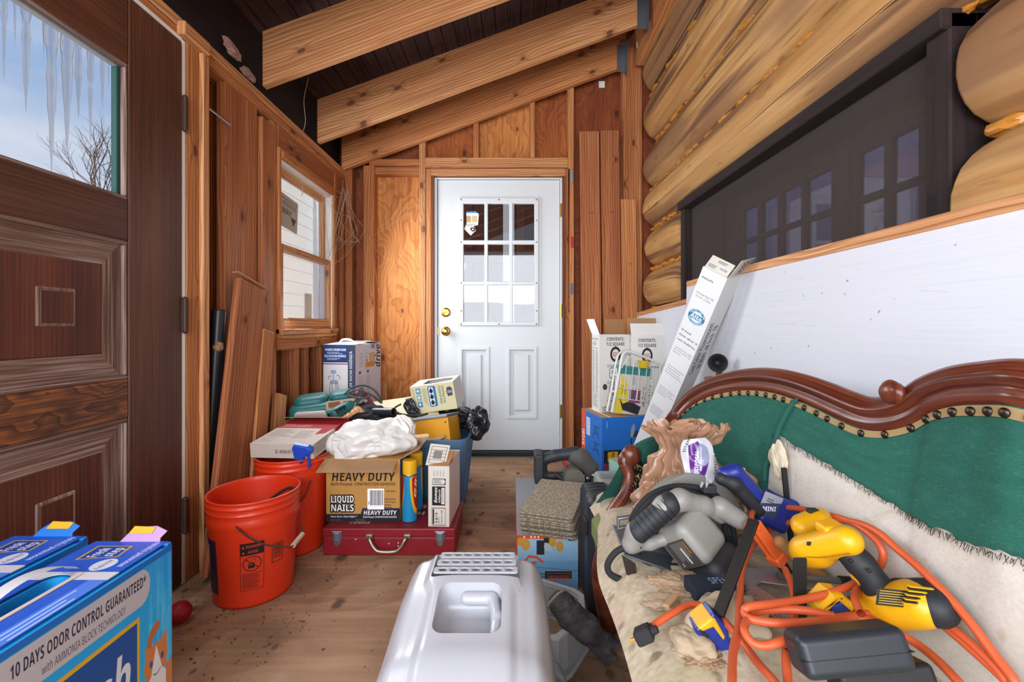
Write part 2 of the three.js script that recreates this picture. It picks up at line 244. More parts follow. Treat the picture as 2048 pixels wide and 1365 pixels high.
const texFloor = (() => {
  const mw = 2.4, mh = 2.4, q = rng(91), sp = []; for (let i = 0; i < 150; i++) sp.push([q(), q(), 0.006 + q() * q() * 0.02, 0.4 + q() * 0.6]);
  const cells = new Map(); for (const s of sp) { for (let a = -1; a <= 1; a++) for (let b = -1; b <= 1; b++) { const k = ((Math.floor(s[0] * 16) + a + 16) % 16) * 16 + ((Math.floor(s[1] * 16) + b + 16) % 16); if (!cells.has(k)) cells.set(k, []); cells.get(k).push(s); } }
  const t = pixelTex(1536, 1536, (u, v) => {
    const s = u * 10 + 9 * fbm(u * 4, v * 2, 4, 2, 71, 4), f = s - Math.floor(s), ring = Math.pow(f, 2) * (1 - smooth(0.88, 1, f));
    const fib = fbm(u * 150, v * 9, 150, 9, 77, 3), br = fbm(u * 4, v * 4, 4, 4, 81, 5), dirt = fbm(u * 9, v * 9, 9, 9, 88, 5), grit = fbm(u * 180, v * 180, 180, 180, 97, 2);
    let c = mix3([178, 143, 110], [132, 98, 70], clamp(0.45 + (ring - 0.3) * 0.4 + (fib - 0.5) * 0.7 + (br - 0.5) * 1.1));
    c = mix3(c, [92, 68, 52], smooth(0.5, 0.75, dirt) * 0.35); c = mix3(c, [60, 44, 36], smooth(0.76, 0.86, grit) * 0.5 * smooth(0.4, 0.6, dirt)); c = mix3(c, [196, 178, 158], smooth(0.6, 0.75, 1 - dirt) * 0.35);
    for (const [x, y, r, k] of cells.get(Math.floor(u * 16) * 16 + Math.floor(v * 16)) || []) { let dx = u - x, dy = v - y; dx -= Math.round(dx); dy -= Math.round(dy); const e = Math.hypot(dx * 0.62, dy) / r * 1.6 + (grit - 0.5) * 0.5; c = mix3(c, [54, 38, 30], (1 - smooth(0.3, 1.05, e)) * 0.7 * k); }
    return c;
  }); t.repeat.set(1 / mw, 1 / mh); return t;
})();
const texWhite = (() => { // painted panel: brushed white with scuffs
  const q = rng(17), t = canvasTex(1024, 1024, (g, w, h) => {
    g.fillStyle = '#e9eaec'; g.fillRect(0, 0, w, h);
    for (let i = 0; i < 900; i++) { g.globalAlpha = 0.05 + 0.1 * q(); g.fillStyle = q() > 0.5 ? '#ffffff' : '#cfd3d8'; g.fillRect(q() * w, q() * h, 100 + q() * 300, 1 + q() * 2); }
    for (let i = 0; i < 60; i++) { g.globalAlpha = 0.15 + 0.3 * q(); g.strokeStyle = '#8a8580'; g.lineWidth = 0.8; g.beginPath(); const x = q() * w, y = q() * h; g.moveTo(x, y); g.lineTo(x + (q() - 0.3) * 190, y + (q() - 0.5) * 16); g.stroke(); }
    for (let i = 0; i < 70; i++) { g.globalAlpha = 0.5; g.fillStyle = q() > 0.4 ? '#7a5a40' : '#55504c'; g.beginPath(); g.ellipse(q() * w, q() * h, 1 + q() * 3, 1 + q() * 1.5, q() * 3, 0, 7); g.fill(); }
  }); t.repeat.set(1 / 1.3, 1 / 1.3); return t;
})();
const M = {
  rafter: texMat(texLumber, { bump: 0.0008, rough: 0.72 }), stud: texMat(texLumber, { bump: 0.0008, color: 0xf0dcc8, rough: 0.78 }), studRed: texMat(texLumber, { bump: 0.0008, color: 0xd2b4a2, rough: 0.78 }), studDark: texMat(texLumber, { bump: 0.0008, color: 0x96725f, rough: 0.8 }),  // studDark holds the shade of sheathing and jambs as a darker tint
  ply: texMat(texPly, { bump: 0.0006, color: 0xfff0dc }), plyRed: texMat(texPly, { bump: 0.0006, color: 0xa97c66 }), plyMid: texMat(texPly, { bump: 0.0006, color: 0xd2aa8a }),
  door: texMat(texDark, { bump: 0.0006, rough: 0.5 }), doorWorn: texMat(texWorn, { bump: 0.0008, rough: 0.65 }), doorPanel: texMat(texDark, { bump: 0.0008, rough: 0.6, color: 0xffd8c8 }), doorGold: texMat(texGold, { bump: 0.0006, rough: 0.45 }),
  roof: texMat(texRoof, { bump: 0.001, rough: 0.85, color: 0xffe8e0 }), log: texMat(texLog, { bump: 0.004, rough: 0.72, color: 0xe2d8ce }), floor: texMat(texFloor, { bump: 0.0008, rough: 0.85 }), panel: texMat(texWhite, { rough: 0.6, bump: 0.0004, color: 0xe6e8ec }),
  
  foam: matte(0xb97a2c, 0.4), doorWhite: matte(0xd3d9da, 0.42), white: matte(0xe8e8e4, 0.5), brass: metal(0xd8b25a, 0.28), steel: metal(0x9aa0a6, 0.4), galv: metal(0x8f9aa2, 0.5), rust: matte(0x4a362c, 0.6, { metalness: 0.5 }),
  glass: new THREE.MeshPhysicalMaterial({ color: 0xffffff, transmission: 1, roughness: 0.02, thickness: 0, ior: 1.5 }),
  glassDusty: new THREE.MeshPhysicalMaterial({ color: 0xf4f6f6, transmission: 1, roughness: 0.3, thickness: 0, ior: 1.5 }),
  glassOld: new THREE.MeshPhysicalMaterial({ color: 0xb8bcd0, transmission: 1, roughness: 0.03, thickness: 0, ior: 2.3 }),
  black: matte(0x17181a, 0.55), rubber: matte(0x1c1d1f, 0.8), teal: matte(0x2f6f68, 0.5), putty: matte(0xb9bcb8, 0.8),
};
const BACK = -3.309, LEFT = -1.242, RIGHT = 0.93;

// ---------------------------------------------------------------- outside: snow, a pale shed, a dark shed, a bare tree, icicles
{
  const snow = structure('ground', 'snow covered ground outside the porch', 'ground');
  mesh('snow_surface', grid(60, 60, (u, v) => { const x = (u - 0.5) * 80, z = (v - 0.5) * 80; return [x, -0.32 + noise3(x * 0.4, z * 0.4, 1) * 0.05, z]; }).scale(1, 1, 1), new THREE.MeshStandardMaterial({ color: 0xf2f4f8, roughness: 0.9, side: THREE.DoubleSide }), snow);
  const shed = thing('garden_shed', 'white clapboard shed seen through the sash window', 'shed', [-4.4, -0.32, -6.6]);
  for (let i = 0; i < 23; i++) { const b = box('clapboard', shed, M.white, 0.02, 0.17, 4.2, 1.6, 0.08 + i * 0.155, 0, 0.004); b.rotation.z = 0.04; }
  span('wall_core', shed, M.white, 0.75, 1.58, 0, 3.65, -2.1, 2.1); const rf = span('roof', shed, M.white, 0.65, 1.85, 3.65, 3.75, -2.2, 2.2); rf.name = 'roof';
  const dk = thing('neighbouring_outbuilding', 'dark red board outbuilding with a white wrapped pipe seen through the door panes', 'outbuilding', [0, -0.32, -6.2]);
  const redBoard = texMat(texLumber, { color: 0x5a3f3c, rough: 0.85 });
  for (let i = 0; i < 22; i++) span('board', dk, redBoard, -2.3 + i * 0.22, -2.09 + i * 0.22, 1.25, 4.4, -0.03, 0, 0.003);
  span('back_board', dk, redBoard, -2.3, 2.44, 1.25, 4.4, -0.06, -0.031); span('post', dk, M.putty, -0.12, 0.03, 0, 3.4, 0.1, 0.22); span('post', dk, redBoard, 0.06, 0.16, 0, 3.4, 0.1, 0.2);
  const pipe = mesh('wrapped_pipe', tube(Array.from({ length: 14 }, (_, i) => [-2.3 + i * 0.35, 1.72 + noise3(i, 2, 3) * 0.03, 0.25]), 0.13, 80, 12), matte(0xdfe0e2, 0.5), dk);
  span('rail', dk, redBoard, -2.3, 2.4, 1.35, 1.5, 0.1, 0.18); span('rail', dk, redBoard, -2.3, 2.4, 2.15, 2.32, 0.1, 0.16); for (let i = 0; i < 5; i++) span('post', dk, redBoard, -2.0 + i * 1.0, -1.9 + i * 1.0, 1.2, 1.6, 0.1, 0.2);
  span('snow_bank', dk, M.white, -2.3, 2.6, 0, 1.2, -0.3, 0.6, 0.1);
  // bare tree
  const q = rng(5), parts = [];
  const grow = (p, dir, len, r, n) => {
    const mid = p.clone().addScaledVector(dir, len * 0.5).add(V((q() - 0.5) * len * 0.12, 0, (q() - 0.5) * len * 0.12)), end = p.clone().addScaledVector(dir, len);
    parts.push(rod(p, mid, r, r * 0.85, 5), rod(mid, end, r * 0.85, r * 0.62, 5)); if (n === 0) return;
    const k = n > 3 ? 3 : 2 + (q() > 0.4 ? 1 : 0);
    for (let i = 0; i < k; i++) { const d = dir.clone().add(V((q() - 0.5) * 1.25, (q() - 0.25) * 0.5, (q() - 0.5) * 1.25)).normalize(); grow(i ? mid.clone().lerp(end, q()) : end, d, len * (0.62 + q() * 0.2), r * 0.6, n - 1); }
  };
  const base = at(192, 396, 26); grow(V(base.x, -0.4, base.z), V(0, 1, 0), 4.6, 0.16, 6);
  const tree = thing('bare_tree', 'leafless tree against the sky beyond the brown door glass', 'tree'); mesh('trunk_and_branches', merged(parts), matte(0x4a4038, 0.9), tree);
  // icicles along the eave
  const ice = new THREE.MeshPhysicalMaterial({ color: 0xf6faff, roughness: 0.18, transmission: 0.8, thickness: 0.03, ior: 1.31 });
  for (const [px, bot, rad] of [[8, 165, 12], [30, 92, 7], [52, 225, 17], [88, 110, 8], [103, 352, 18], [134, 308, 21], [157, 236, 15], [181, 286, 13], [205, 225, 9], [217, 180, 5], [226, 180, 5]]) {
    const d = 1.72 * 890 / (1024 - px), top = at(px, 0, d), y0 = 2.262, y1 = EYE + (652 - bot) * d / 890, r = rad * d / 890 * 0.62, h = y0 - y1, n = 26, pr = [];
    for (let i = 0; i <= n; i++) { const t = i / n; pr.push([Math.max(0.0004, r * Math.pow(t, 0.75) * (1 + 0.22 * noise3(t * 14, px, 0, 4) + 0.1 * Math.sin(t * 40))), h * t]); }
    const ic = mesh('icicle', lathe(pr, 14), ice, null); ic.name = numbered('icicle'); ic.position.set(top.x, y1, top.z); scene.add(ic); ic.userData = { label: px === 103 ? 'longest icicle hanging from the eave outside the brown door' : px === 134 ? 'thick icicle beside the longest one on the eave' : px === 226 || px === 217 ? 'thin short icicle near the teal edge of the door glass' : 'clear icicle hanging from the eave outside the brown door', category: 'icicle', group: 'icicles along the eave' };
  }
}

// ---------------------------------------------------------------- floor
{ const f = structure('floor', 'stained plywood floor with dark knots and grit', 'floor');
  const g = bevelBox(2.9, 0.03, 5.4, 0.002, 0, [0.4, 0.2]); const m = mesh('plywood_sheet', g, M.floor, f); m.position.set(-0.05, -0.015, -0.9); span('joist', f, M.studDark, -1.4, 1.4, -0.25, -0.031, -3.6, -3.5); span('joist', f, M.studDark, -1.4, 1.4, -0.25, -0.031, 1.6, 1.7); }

// ---------------------------------------------------------------- ceiling: rafters and roof boards
const SLOPE = 0.368, PITCH = Math.atan(SLOPE);
const roofY = (x) => 2.475 + (x - LEFT) * SLOPE;     // underside of the roof boards
{
  const c = structure('ceiling', 'sloping porch roof of dark boards on bare rafters', 'ceiling');
  const rafter = (d, y0, x0, x1, hgt, mat, name = 'rafter') => { const len = (x1 - x0) / Math.cos(PITCH), g = bevelBox(len, hgt, 0.04, 0.003, 0), m = mesh(name, g, mat, c); m.rotation.z = PITCH; m.position.set((x0 + x1) / 2 - Math.sin(PITCH) * hgt / 2, y0 + (x1 - x0) / 2 * SLOPE + Math.cos(PITCH) * hgt / 2, -d); // then plumb the ends
    const p = g.attributes.position; for (let i = 0; i < p.count; i++) p.setX(i, p.getX(i) + (p.getY(i) + hgt / 2) * SLOPE); p.needsUpdate = true; g.computeVertexNormals(); m.position.set((x0 + x1) / 2 - Math.sin(PITCH) * hgt / 2, y0 + (x1 - x0) / 2 * SLOPE + Math.cos(PITCH) * hgt / 2, -d); return m; };
  rafter(3.285, EYE + 1.141, LEFT - 0.01, 0.84, 0.27, M.stud); rafter(2.9, EYE + 1.187, LEFT - 0.02, 0.88, 0.262, M.rafter); rafter(2.268, EYE + 1.212, LEFT - 0.02, 0.9, 0.262, M.rafter);
  rafter(1.66, EYE + 1.235, LEFT - 0.02, 0.9, 0.262, M.rafter); rafter(1.05, EYE + 1.25, LEFT - 0.02, 0.9, 0.262, M.rafter); rafter(0.44, EYE + 1.26, LEFT - 0.02, 0.9, 0.262, M.rafter); rafter(-0.17, EYE + 1.26, LEFT - 0.02, 0.9, 0.262, M.rafter); rafter(-0.78, EYE + 1.26, LEFT - 0.02, 0.9, 0.262, M.rafter); rafter(-1.39, EYE + 1.26, LEFT - 0.02, 0.9, 0.262, M.rafter);
  // roof boards run the length of the porch
  for (let i = 0; i < 34; i++) {
    const x0 = -1.78 + i * 0.0835, g = bevelBox(0.0868, 0.02, 5.4, 0.005, 2), m = mesh('roof_board', g, M.roof, c); m.rotation.z = PITCH; const xm = x0 + 0.042; m.position.set(xm, roofY(xm) + 0.062 + (i % 3) * 0.001, -0.9);
  }
  const cover = mesh('roofing_felt', bevelBox(3.05, 0.02, 5.5, 0.002), M.black, c); cover.rotation.z = PITCH; cover.position.set(-0.37, roofY(-0.37) + 0.09, -0.9);
  // metal hangers where the rafters meet the house
  for (const d of [3.285, 2.9, 2.268]) { const x = d > 3 ? 0.8 : 0.84, y = EYE + (d > 3 ? 1.141 : d > 2.5 ? 1.187 : 1.212) + (x - LEFT) * SLOPE; const h = new THREE.Group(); h.name = 'rafter_hanger'; c.add(h); span('hanger_side', h, M.galv, x - 0.03, x + 0.03, y - 0.03, y + 0.17, -d + 0.021, -d + 0.025, 0.001); span('hanger_flange', h, M.galv, x + 0.028, x + 0.034, y - 0.06, y + 0.2, -d + 0.02, -d + 0.06, 0.001); }
  span('ledger', c, M.stud, 0.9, 0.96, EYE + 1.9, EYE + 2.2, -3.25, 1.7);
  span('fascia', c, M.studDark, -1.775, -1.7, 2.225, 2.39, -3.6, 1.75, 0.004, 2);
  mesh('insulation_tuft', crumple(0.018, 0.028, 0.06, { seed: 201, amp: 0.3, freq: 3, detail: 3, flat: -1.2 }).translate(LEFT - 0.03, 2.2, -2.02), matte(0x9c7a70, 0.95), c); mesh('insulation_tuft', crumple(0.015, 0.024, 0.05, { seed: 203, amp: 0.3, freq: 3, detail: 3, flat: -1.2 }).translate(LEFT - 0.03, 2.16, -2.14), matte(0x94746a, 0.95), c);
  // blocking above the wall plate; its shadow is put into the dark tint
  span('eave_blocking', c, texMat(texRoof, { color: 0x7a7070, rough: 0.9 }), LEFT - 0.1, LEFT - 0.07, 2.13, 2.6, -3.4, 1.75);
}

// ---------------------------------------------------------------- back wall with the white door
{
  const w = structure('wall_back', 'bare framed end wall of orange plywood and studs', 'wall'), X = (px) => (px - 1024) / 269, Y = (py) => EYE + (652 - py) / 269, Z = BACK, D = 0.089;
  const top = (x) => EYE + 1.141 + (x - LEFT) * SLOPE + 0.05;
  const st = (px0, px1, y0, y1, mat = M.stud, z0 = Z - D, z1 = Z) => span('stud', w, mat, X(px0), X(px1), y0, y1, z0, z1, 0.003, 1);
  st(690, 704, 0, top(-1.2), M.studRed); st(727, 748, 0, Y(331), M.stud); st(838, 851, 0, top(X(842)), M.rafter); st(852, 862, 0, Y(337), M.stud); st(1130, 1140, 0, Y(337), M.studRed); st(1136, 1148, 0, top(X(1140)), M.stud);
  st(947, 957, Y(315), top(X(950)), M.stud); st(1060, 1070, Y(315), top(X(1064)), M.stud); st(1247, 1284, 0, top(X(1262)) + 0.1, M.stud);
  span('header', w, M.rafter, X(851), X(1136), Y(335), Y(315), Z - D, Z, 0.003, 0); span('header', w, M.rafter, X(862), X(1130), Y(352), Y(336.5), Z - D, Z, 0.003, 0); span('header', w, M.stud, X(738), X(838), Y(331), Y(318), Z - D, Z, 0.003, 0); span('block', w, M.stud, X(748), X(838), Y(347), Y(332), Z - D, Z - 0.02, 0.003, 0);
  // sheathing, one sheet to each bay, behind the studs
  const sh = (px0, px1, y0, y1, mat) => span('plywood_sheet', w, mat, X(px0), X(px1), y0, y1, Z - D - 0.014, Z - D - 0.001, 0.001, 1);
  sh(670, 737, -0.02, 2.6, M.plyRed); sh(737, 845, -0.02, 2.16, M.ply); sh(680, 845, 2.165, 2.7, M.plyRed); sh(845, 952, 2.1, 2.95, M.plyMid); sh(952, 1065, 2.1, 3.1, M.ply); sh(1065, 1142, 2.1, 3.2, M.plyMid); sh(1142, 1400, -0.02, 3.5, M.plyRed);
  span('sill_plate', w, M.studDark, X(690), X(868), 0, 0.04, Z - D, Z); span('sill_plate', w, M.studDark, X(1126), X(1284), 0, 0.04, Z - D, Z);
  box('paper_tag', w, M.white, 0.045, 0.05, 0.006, X(1208), Y(157), Z - D + 0.006, 0.001); box('strike_clip', w, M.galv, 0.02, 0.1, 0.006, X(1143), Y(353), Z + 0.004, 0.001);
  box('red_tag', w, matte(0xb02a22), 0.022, 0.08, 0.006, X(1144), Y(485), Z + 0.004, 0.001); box('tape_mark', w, matte(0x2f6d92), 0.014, 0.085, 0.004, X(1143), Y(578), Z + 0.003, 0.001);
  // door frame
  const jam = structure('trim_1', 'white door frame with dark jambs round the end door', 'door frame');
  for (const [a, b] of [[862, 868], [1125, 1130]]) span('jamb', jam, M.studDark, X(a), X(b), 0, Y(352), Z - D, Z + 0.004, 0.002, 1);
  span('stop', jam, M.doorWhite, X(868), X(873.5), 0.02, Y(354), Z - 0.09, Z - 0.012); span('stop', jam, M.doorWhite, X(1121), X(1125), 0.02, Y(354), Z - 0.09, Z - 0.012); span('stop', jam, M.doorWhite, X(873.5), X(1121), Y(357), Y(354), Z - 0.09, Z - 0.012);
  span('threshold', jam, M.black, X(868), X(1125), 0, 0.038, Z - 0.09, Z + 0.02); span('threshold_strip', jam, M.galv, X(868), X(1125), 0.001, 0.008, Z + 0.021, Z + 0.03);
  // door slab with an opening for the nine panes
  const d = structure('door_1', 'white steel door with nine panes and brass knobs', 'door'), zf = Z - 0.028, slab = plate([[X(874.5), 0.042], [X(1120), 0.042], [X(1120), Y(358)], [X(874.5), Y(358)]], 0.045, 0.002, [[[X(921), Y(648)], [X(1074), Y(648)], [X(1074), Y(398)], [X(921), Y(398)]], [[X(921), Y(836)], [X(975), Y(836)], [X(975), Y(698)], [X(921), Y(698)]], [[X(1017), Y(836)], [X(1071), Y(836)], [X(1071), Y(698)], [X(1017), Y(698)]]]);
  mesh('slab', slab.translate(0, 0, zf - 0.0225), M.doorWhite, d);
  for (const x0 of [918, 1014]) { // raised panels
    const f = mesh('panel', plate([[X(x0 + 3), Y(836.2)], [X(x0 + 57.2), Y(836.2)], [X(x0 + 57.2), Y(697.8)], [X(x0 + 3), Y(697.8)]], 0.02, 0.001).translate(0, 0, zf - 0.025), M.doorWhite, d);
    mesh('panel_molding', plate([[X(x0 - 1), Y(840)], [X(x0 + 61), Y(840)], [X(x0 + 61), Y(694)], [X(x0 - 1), Y(694)]], 0.012, 0.005, [[[X(x0 + 6), Y(833)], [X(x0 + 54), Y(833)], [X(x0 + 54), Y(701)], [X(x0 + 6), Y(701)]]]).translate(0, 0, zf + 0.001), M.doorWhite, f);
    mesh('panel_field', plate([[X(x0 + 15), Y(824)], [X(x0 + 45), Y(824)], [X(x0 + 45), Y(710)], [X(x0 + 15), Y(710)]], 0.02, 0.008, [], 1).translate(0, 0, zf - 0.012), M.doorWhite, f);
  }
  const cols = [[926.5, 968.5], [975.5, 1018.5], [1025.5, 1069]], rows = [[406, 480], [488, 563], [570, 644]];
  const lite = mesh('lite_frame', plate([[X(917.5), Y(652)], [X(1077.5), Y(652)], [X(1077.5), Y(394.5)], [X(917.5), Y(394.5)]], 0.026, 0.005, cols.flatMap(([a, b]) => rows.map(([c, e]) => [[X(a), Y(e)], [X(b), Y(e)], [X(b), Y(c)], [X(a), Y(c)]]))).translate(0, 0, zf + 0.003), M.doorWhite, d);
  for (const px of [922, 998, 1073]) for (const py of [398.5, 648.5]) mesh('screw', new THREE.SphereGeometry(0.005, 8, 6).scale(1, 1, 0.4).translate(X(px), Y(py), zf + 0.016), M.black, lite);
  for (const px of [922, 1073.5]) for (const py of [440, 484, 566, 622]) mesh('screw', new THREE.SphereGeometry(0.005, 8, 6).scale(1, 1, 0.4).translate(X(px), Y(py), zf + 0.016), M.black, lite);
  for (const [a, b] of cols) for (const [c, e] of rows) span('pane', d, M.glass, X(a - 1), X(b + 1), Y(e + 1), Y(c - 1), zf - 0.008, zf - 0.004, 0.0005);
  const knob = (py, bolt) => { const k = new THREE.Group(); k.name = bolt ? 'deadbolt' : 'door_knob'; d.add(k); k.position.set(X(890.5), Y(py), zf); k.rotation.x = Math.PI / 2;
    mesh('rosette', lathe([[0, 0.012], [0.022, 0.012], [0.033, 0.008], [0.036, 0]], 32), M.brass, k);
    if (bolt) mesh('thumb_turn', rbox(0.034, 0.02, 0.01, 0.004).translate(0, 0.021, 0), M.brass, k); else mesh('knob', lathe([[0, 0.06], [0.012, 0.06], [0.024, 0.055], [0.028, 0.046], [0.026, 0.036], [0.014, 0.026], [0.011, 0.01]], 32), M.brass, k); };
  knob(625, true); knob(663, false);
  for (const py of [420, 622, 824]) { const h = mesh('hinge', rod([X(1122.5), Y(py) - 0.05, zf + 0.012], [X(1122.5), Y(py) + 0.05, zf + 0.012], 0.008), M.brass, d); }
  box('edge_plate', d, M.brass, 0.006, 0.06, 0.02, X(875), Y(663), zf, 0.001);
  // taped paper on the pane
  const st2 = thing('paper_sticker', 'torn instruction sticker on the top corner pane of the white door', 'sticker', [X(943), Y(443), zf + 0.0]);
  const tx = canvasTex(128, 200, (g, W, H) => { g.fillStyle = '#e9e6da'; g.fillRect(0, 0, W, H); g.fillStyle = '#2f86c4'; g.fillRect(0, 0, W, 16); g.fillStyle = '#b8a06a'; g.fillRect(18, 40, 40, 52); g.fillStyle = '#c9b98c'; g.fillRect(66, 40, 46, 52); lines(g, 16, 104, 90, 3, 8, '#777', 3); g.fillStyle = '#222'; g.beginPath(); g.ellipse(74, 150, 22, 16, 0.5, 0, 7); g.fill(); g.fillStyle = '#e9e6da'; g.beginPath(); g.ellipse(74, 150, 9, 7, 0.5, 0, 7); g.fill(); });
  const sg = plate([[-0.042, 0.08], [-0.04, -0.01], [-0.058, -0.05], [-0.008, -0.1], [0.03, -0.062], [0.012, -0.03], [0.046, -0.02], [0.052, 0.06], [0.03, 0.083]], 0.002, 0); { const p = sg.attributes.position, uv = sg.attributes.uv; for (let i = 0; i < p.count; i++) uv.setXY(i, (p.getX(i) + 0.058) / 0.112, (p.getY(i) + 0.1) / 0.184); }
  mesh('paper', sg, texMat(tx), st2);
}

// ---------------------------------------------------------------- left wall: brown door, studs, sash window
{
  const w = structure('wall_left', 'bare framed side wall of reddish studs and sheathing boards', 'wall'), dOf = (px) => 1105.4 / (1024 - px);
  const st = (d0, d1, y0, y1, mat, x0 = LEFT - 0.089, x1 = LEFT, name = 'stud') => span(name, w, mat, x0, x1, y0, y1, -d0, -d1, 0.003, 1);
  st(1.695, 1.763, 0, 2.06, M.stud, LEFT - 0.089, LEFT + 0.002); st(1.765, 1.803, 0, 2.06, M.rafter, LEFT - 0.06, LEFT + 0.018);
  box('block', w, M.rafter, 0.05, 0.05, 0.14, LEFT + 0.005, 2.085, -1.72);
  st(2.215, 2.318, 0, 2.02, M.studRed); st(2.32, 2.366, 0, 2.05, M.stud, LEFT - 0.089, LEFT - 0.01);
  st(1.955, 2.2, 0, 2.07, M.studRed, LEFT - 0.058, LEFT - 0.018, 'wide_board');
  st(3.118, 3.155, 0, 2.05, M.stud); st(3.16, 3.2, 0, 2.05, M.studRed, LEFT - 0.089, LEFT - 0.02); st(3.27, 3.309, 0, 2.05, M.studRed);
  span('top_plate', w, M.rafter, LEFT - 0.089, LEFT + 0.004, 2.09, 2.13, -3.38, 1.7, 0.003, 2); span('top_plate', w, M.stud, LEFT - 0.089, LEFT, 2.05, 2.088, -3.38, 1.7, 0.003, 2);
  span('header', w, M.studRed, LEFT - 0.05, LEFT - 0.004, 1.93, 2.05, -3.27, -2.37, 0.003, 2); span('header', w, M.studRed, LEFT - 0.085, LEFT - 0.02, 2.04, 2.09, -1.69, -0.7, 0.003, 2);
  mesh('conduit', rod(at(410, 211, 1.8).toArray(), at(460, 250, 1.955).toArray(), 0.005), M.steel, w);
  // sheathing boards
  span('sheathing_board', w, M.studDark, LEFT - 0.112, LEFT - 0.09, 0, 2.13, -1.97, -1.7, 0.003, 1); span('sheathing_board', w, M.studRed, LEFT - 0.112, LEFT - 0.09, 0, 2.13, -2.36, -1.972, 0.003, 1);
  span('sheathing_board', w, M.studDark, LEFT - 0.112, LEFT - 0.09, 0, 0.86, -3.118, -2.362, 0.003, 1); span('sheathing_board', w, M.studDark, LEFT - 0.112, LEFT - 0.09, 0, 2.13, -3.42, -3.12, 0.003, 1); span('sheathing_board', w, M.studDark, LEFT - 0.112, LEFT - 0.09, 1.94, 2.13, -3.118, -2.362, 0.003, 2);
  for (const d of [2.56, 2.68, 2.9]) st(d, d + 0.04, 0, 0.86, M.studRed);
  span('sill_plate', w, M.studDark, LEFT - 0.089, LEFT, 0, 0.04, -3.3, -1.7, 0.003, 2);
  // beyond the door, towards and behind the photographer
  span('wall_board', w, M.studRed, LEFT - 0.112, LEFT - 0.02, 0, 2.13, -0.72, 0.0, 0.003, 1); span('wall_board', w, M.studRed, LEFT - 0.112, LEFT - 0.02, 0, 0.95, 0.0, 1.7, 0.003, 1); span('wall_board', w, M.studRed, LEFT - 0.112, LEFT - 0.02, 1.98, 2.13, 0, 1.7, 0.003, 2); span('wall_board', w, M.studRed, LEFT - 0.112, LEFT - 0.02, 0.95, 1.98, 1.52, 1.7, 0.003, 1);

  // window
  const win = structure('window_1', 'double hung sash window with pale dusty glass', 'window'), W0 = -3.112, W1 = -2.368, xo = LEFT;
  span('side_jamb', win, M.stud, xo - 0.1, xo + 0.004, 0.93, 1.93, W1 - 0.022, W1, 0.002, 1); span('side_jamb', win, M.rafter, xo - 0.1, xo + 0.004, 0.93, 1.93, W0, W0 + 0.022, 0.002, 1); span('head_jamb', win, M.rafter, xo - 0.1, xo + 0.004, 1.9, 1.93, W0 + 0.022, W1 - 0.022, 0.002, 2);
  mesh('head_roll', rod([xo - 0.005, 1.9, W0 + 0.03], [xo - 0.005, 1.9, W1 - 0.025], 0.022), M.stud, win);
  span('sill', win, M.rafter, xo - 0.11, xo + 0.03, 0.925, 0.958, W0, W1, 0.003, 2); span('apron', win, M.stud, xo - 0.02, xo + 0.012, 0.845, 0.905, W0 - 0.03, W1 + 0.01, 0.003, 2); span('stool', win, M.rafter, xo - 0.04, xo + 0.02, 0.905, 0.925, W0, W1, 0.003, 2);
  for (const z of [W0 + 0.022, W1 - 0.034]) span('track', win, M.white, xo - 0.09, xo - 0.005, 0.958, 1.9, z, z + 0.012, 0.001); span('head_track', win, M.white, xo - 0.09, xo - 0.01, 1.86, 1.9, W0 + 0.034, W1 - 0.034, 0.001);
  const sash = (name, x, y0, y1, bot, topH) => { const s = new THREE.Group(); s.name = name; win.add(s); const a = W0 + 0.034, b = W1 - 0.034, t = 0.036;
    span('stile', s, M.rafter, x, x + 0.034, y0, y1, a, a + t, 0.003, 1); span('stile', s, M.rafter, x, x + 0.034, y0, y1, b - t, b, 0.003, 1); span('rail', s, M.rafter, x, x + 0.034, y0, y0 + bot, a + t, b - t, 0.003, 2); span('rail', s, M.rafter, x, x + 0.034, y1 - topH, y1, a + t, b - t, 0.003, 2);
    span('pane', s, M.glassDusty, x + 0.014, x + 0.018, y0 + bot - 0.004, y1 - topH + 0.004, a + t - 0.004, b - t + 0.004, 0.0005); };
  sash('upper_sash', xo - 0.082, 1.395, 1.86, 0.032, 0.04); sash('lower_sash', xo - 0.044, 0.958, 1.425, 0.062, 0.032);
  // stickers
  const s1 = thing('window_sticker', 'grey maker sticker peeling on the upper sash glass', 'sticker', [xo - 0.06, 1.63, -2.6]);
  const t1 = canvasTex(256, 256, (g, W, H) => { g.fillStyle = '#b4afa4'; g.fillRect(0, 0, W, H); g.fillStyle = '#8f8a80'; g.fillRect(10, 26, 236, 14); lines(g, 24, 54, 210, 2, 18, '#6d6a62', 8); textAt(g, 'WAY', 20, 126, 66, { color: '#4c4a46' }); g.fillStyle = '#4c4a46'; g.beginPath(); g.moveTo(150, 150); g.lineTo(236, 150); g.lineTo(193, 214); g.fill(); });
  const pm = mesh('label_sheet', new THREE.BoxGeometry(0.002, 0.19, 0.2), texMat(t1), s1); pm.rotation.x = -0.08;
  const s2 = thing('paper_label', 'narrow paper label on the lower sash glass', 'sticker', [xo - 0.022, 1.09, -2.76]);
  const t2 = canvasTex(128, 256, (g, W, H) => { g.fillStyle = '#cfc9ba'; g.fillRect(0, 0, W, H); lines(g, 12, 20, 100, 12, 18, '#8c867a', 4); });
  mesh('label_sheet', new THREE.BoxGeometry(0.002, 0.17, 0.095), texMat(t2), s2);

  // brown panelled door
  const d = structure('door_2', 'dark brown panelled wooden door with a glazed top', 'door'), x1 = LEFT + 0.005, x0 = LEFT - 0.04, zA = -1.668, zB = -1.437, zC = -0.985, zD = -0.755;
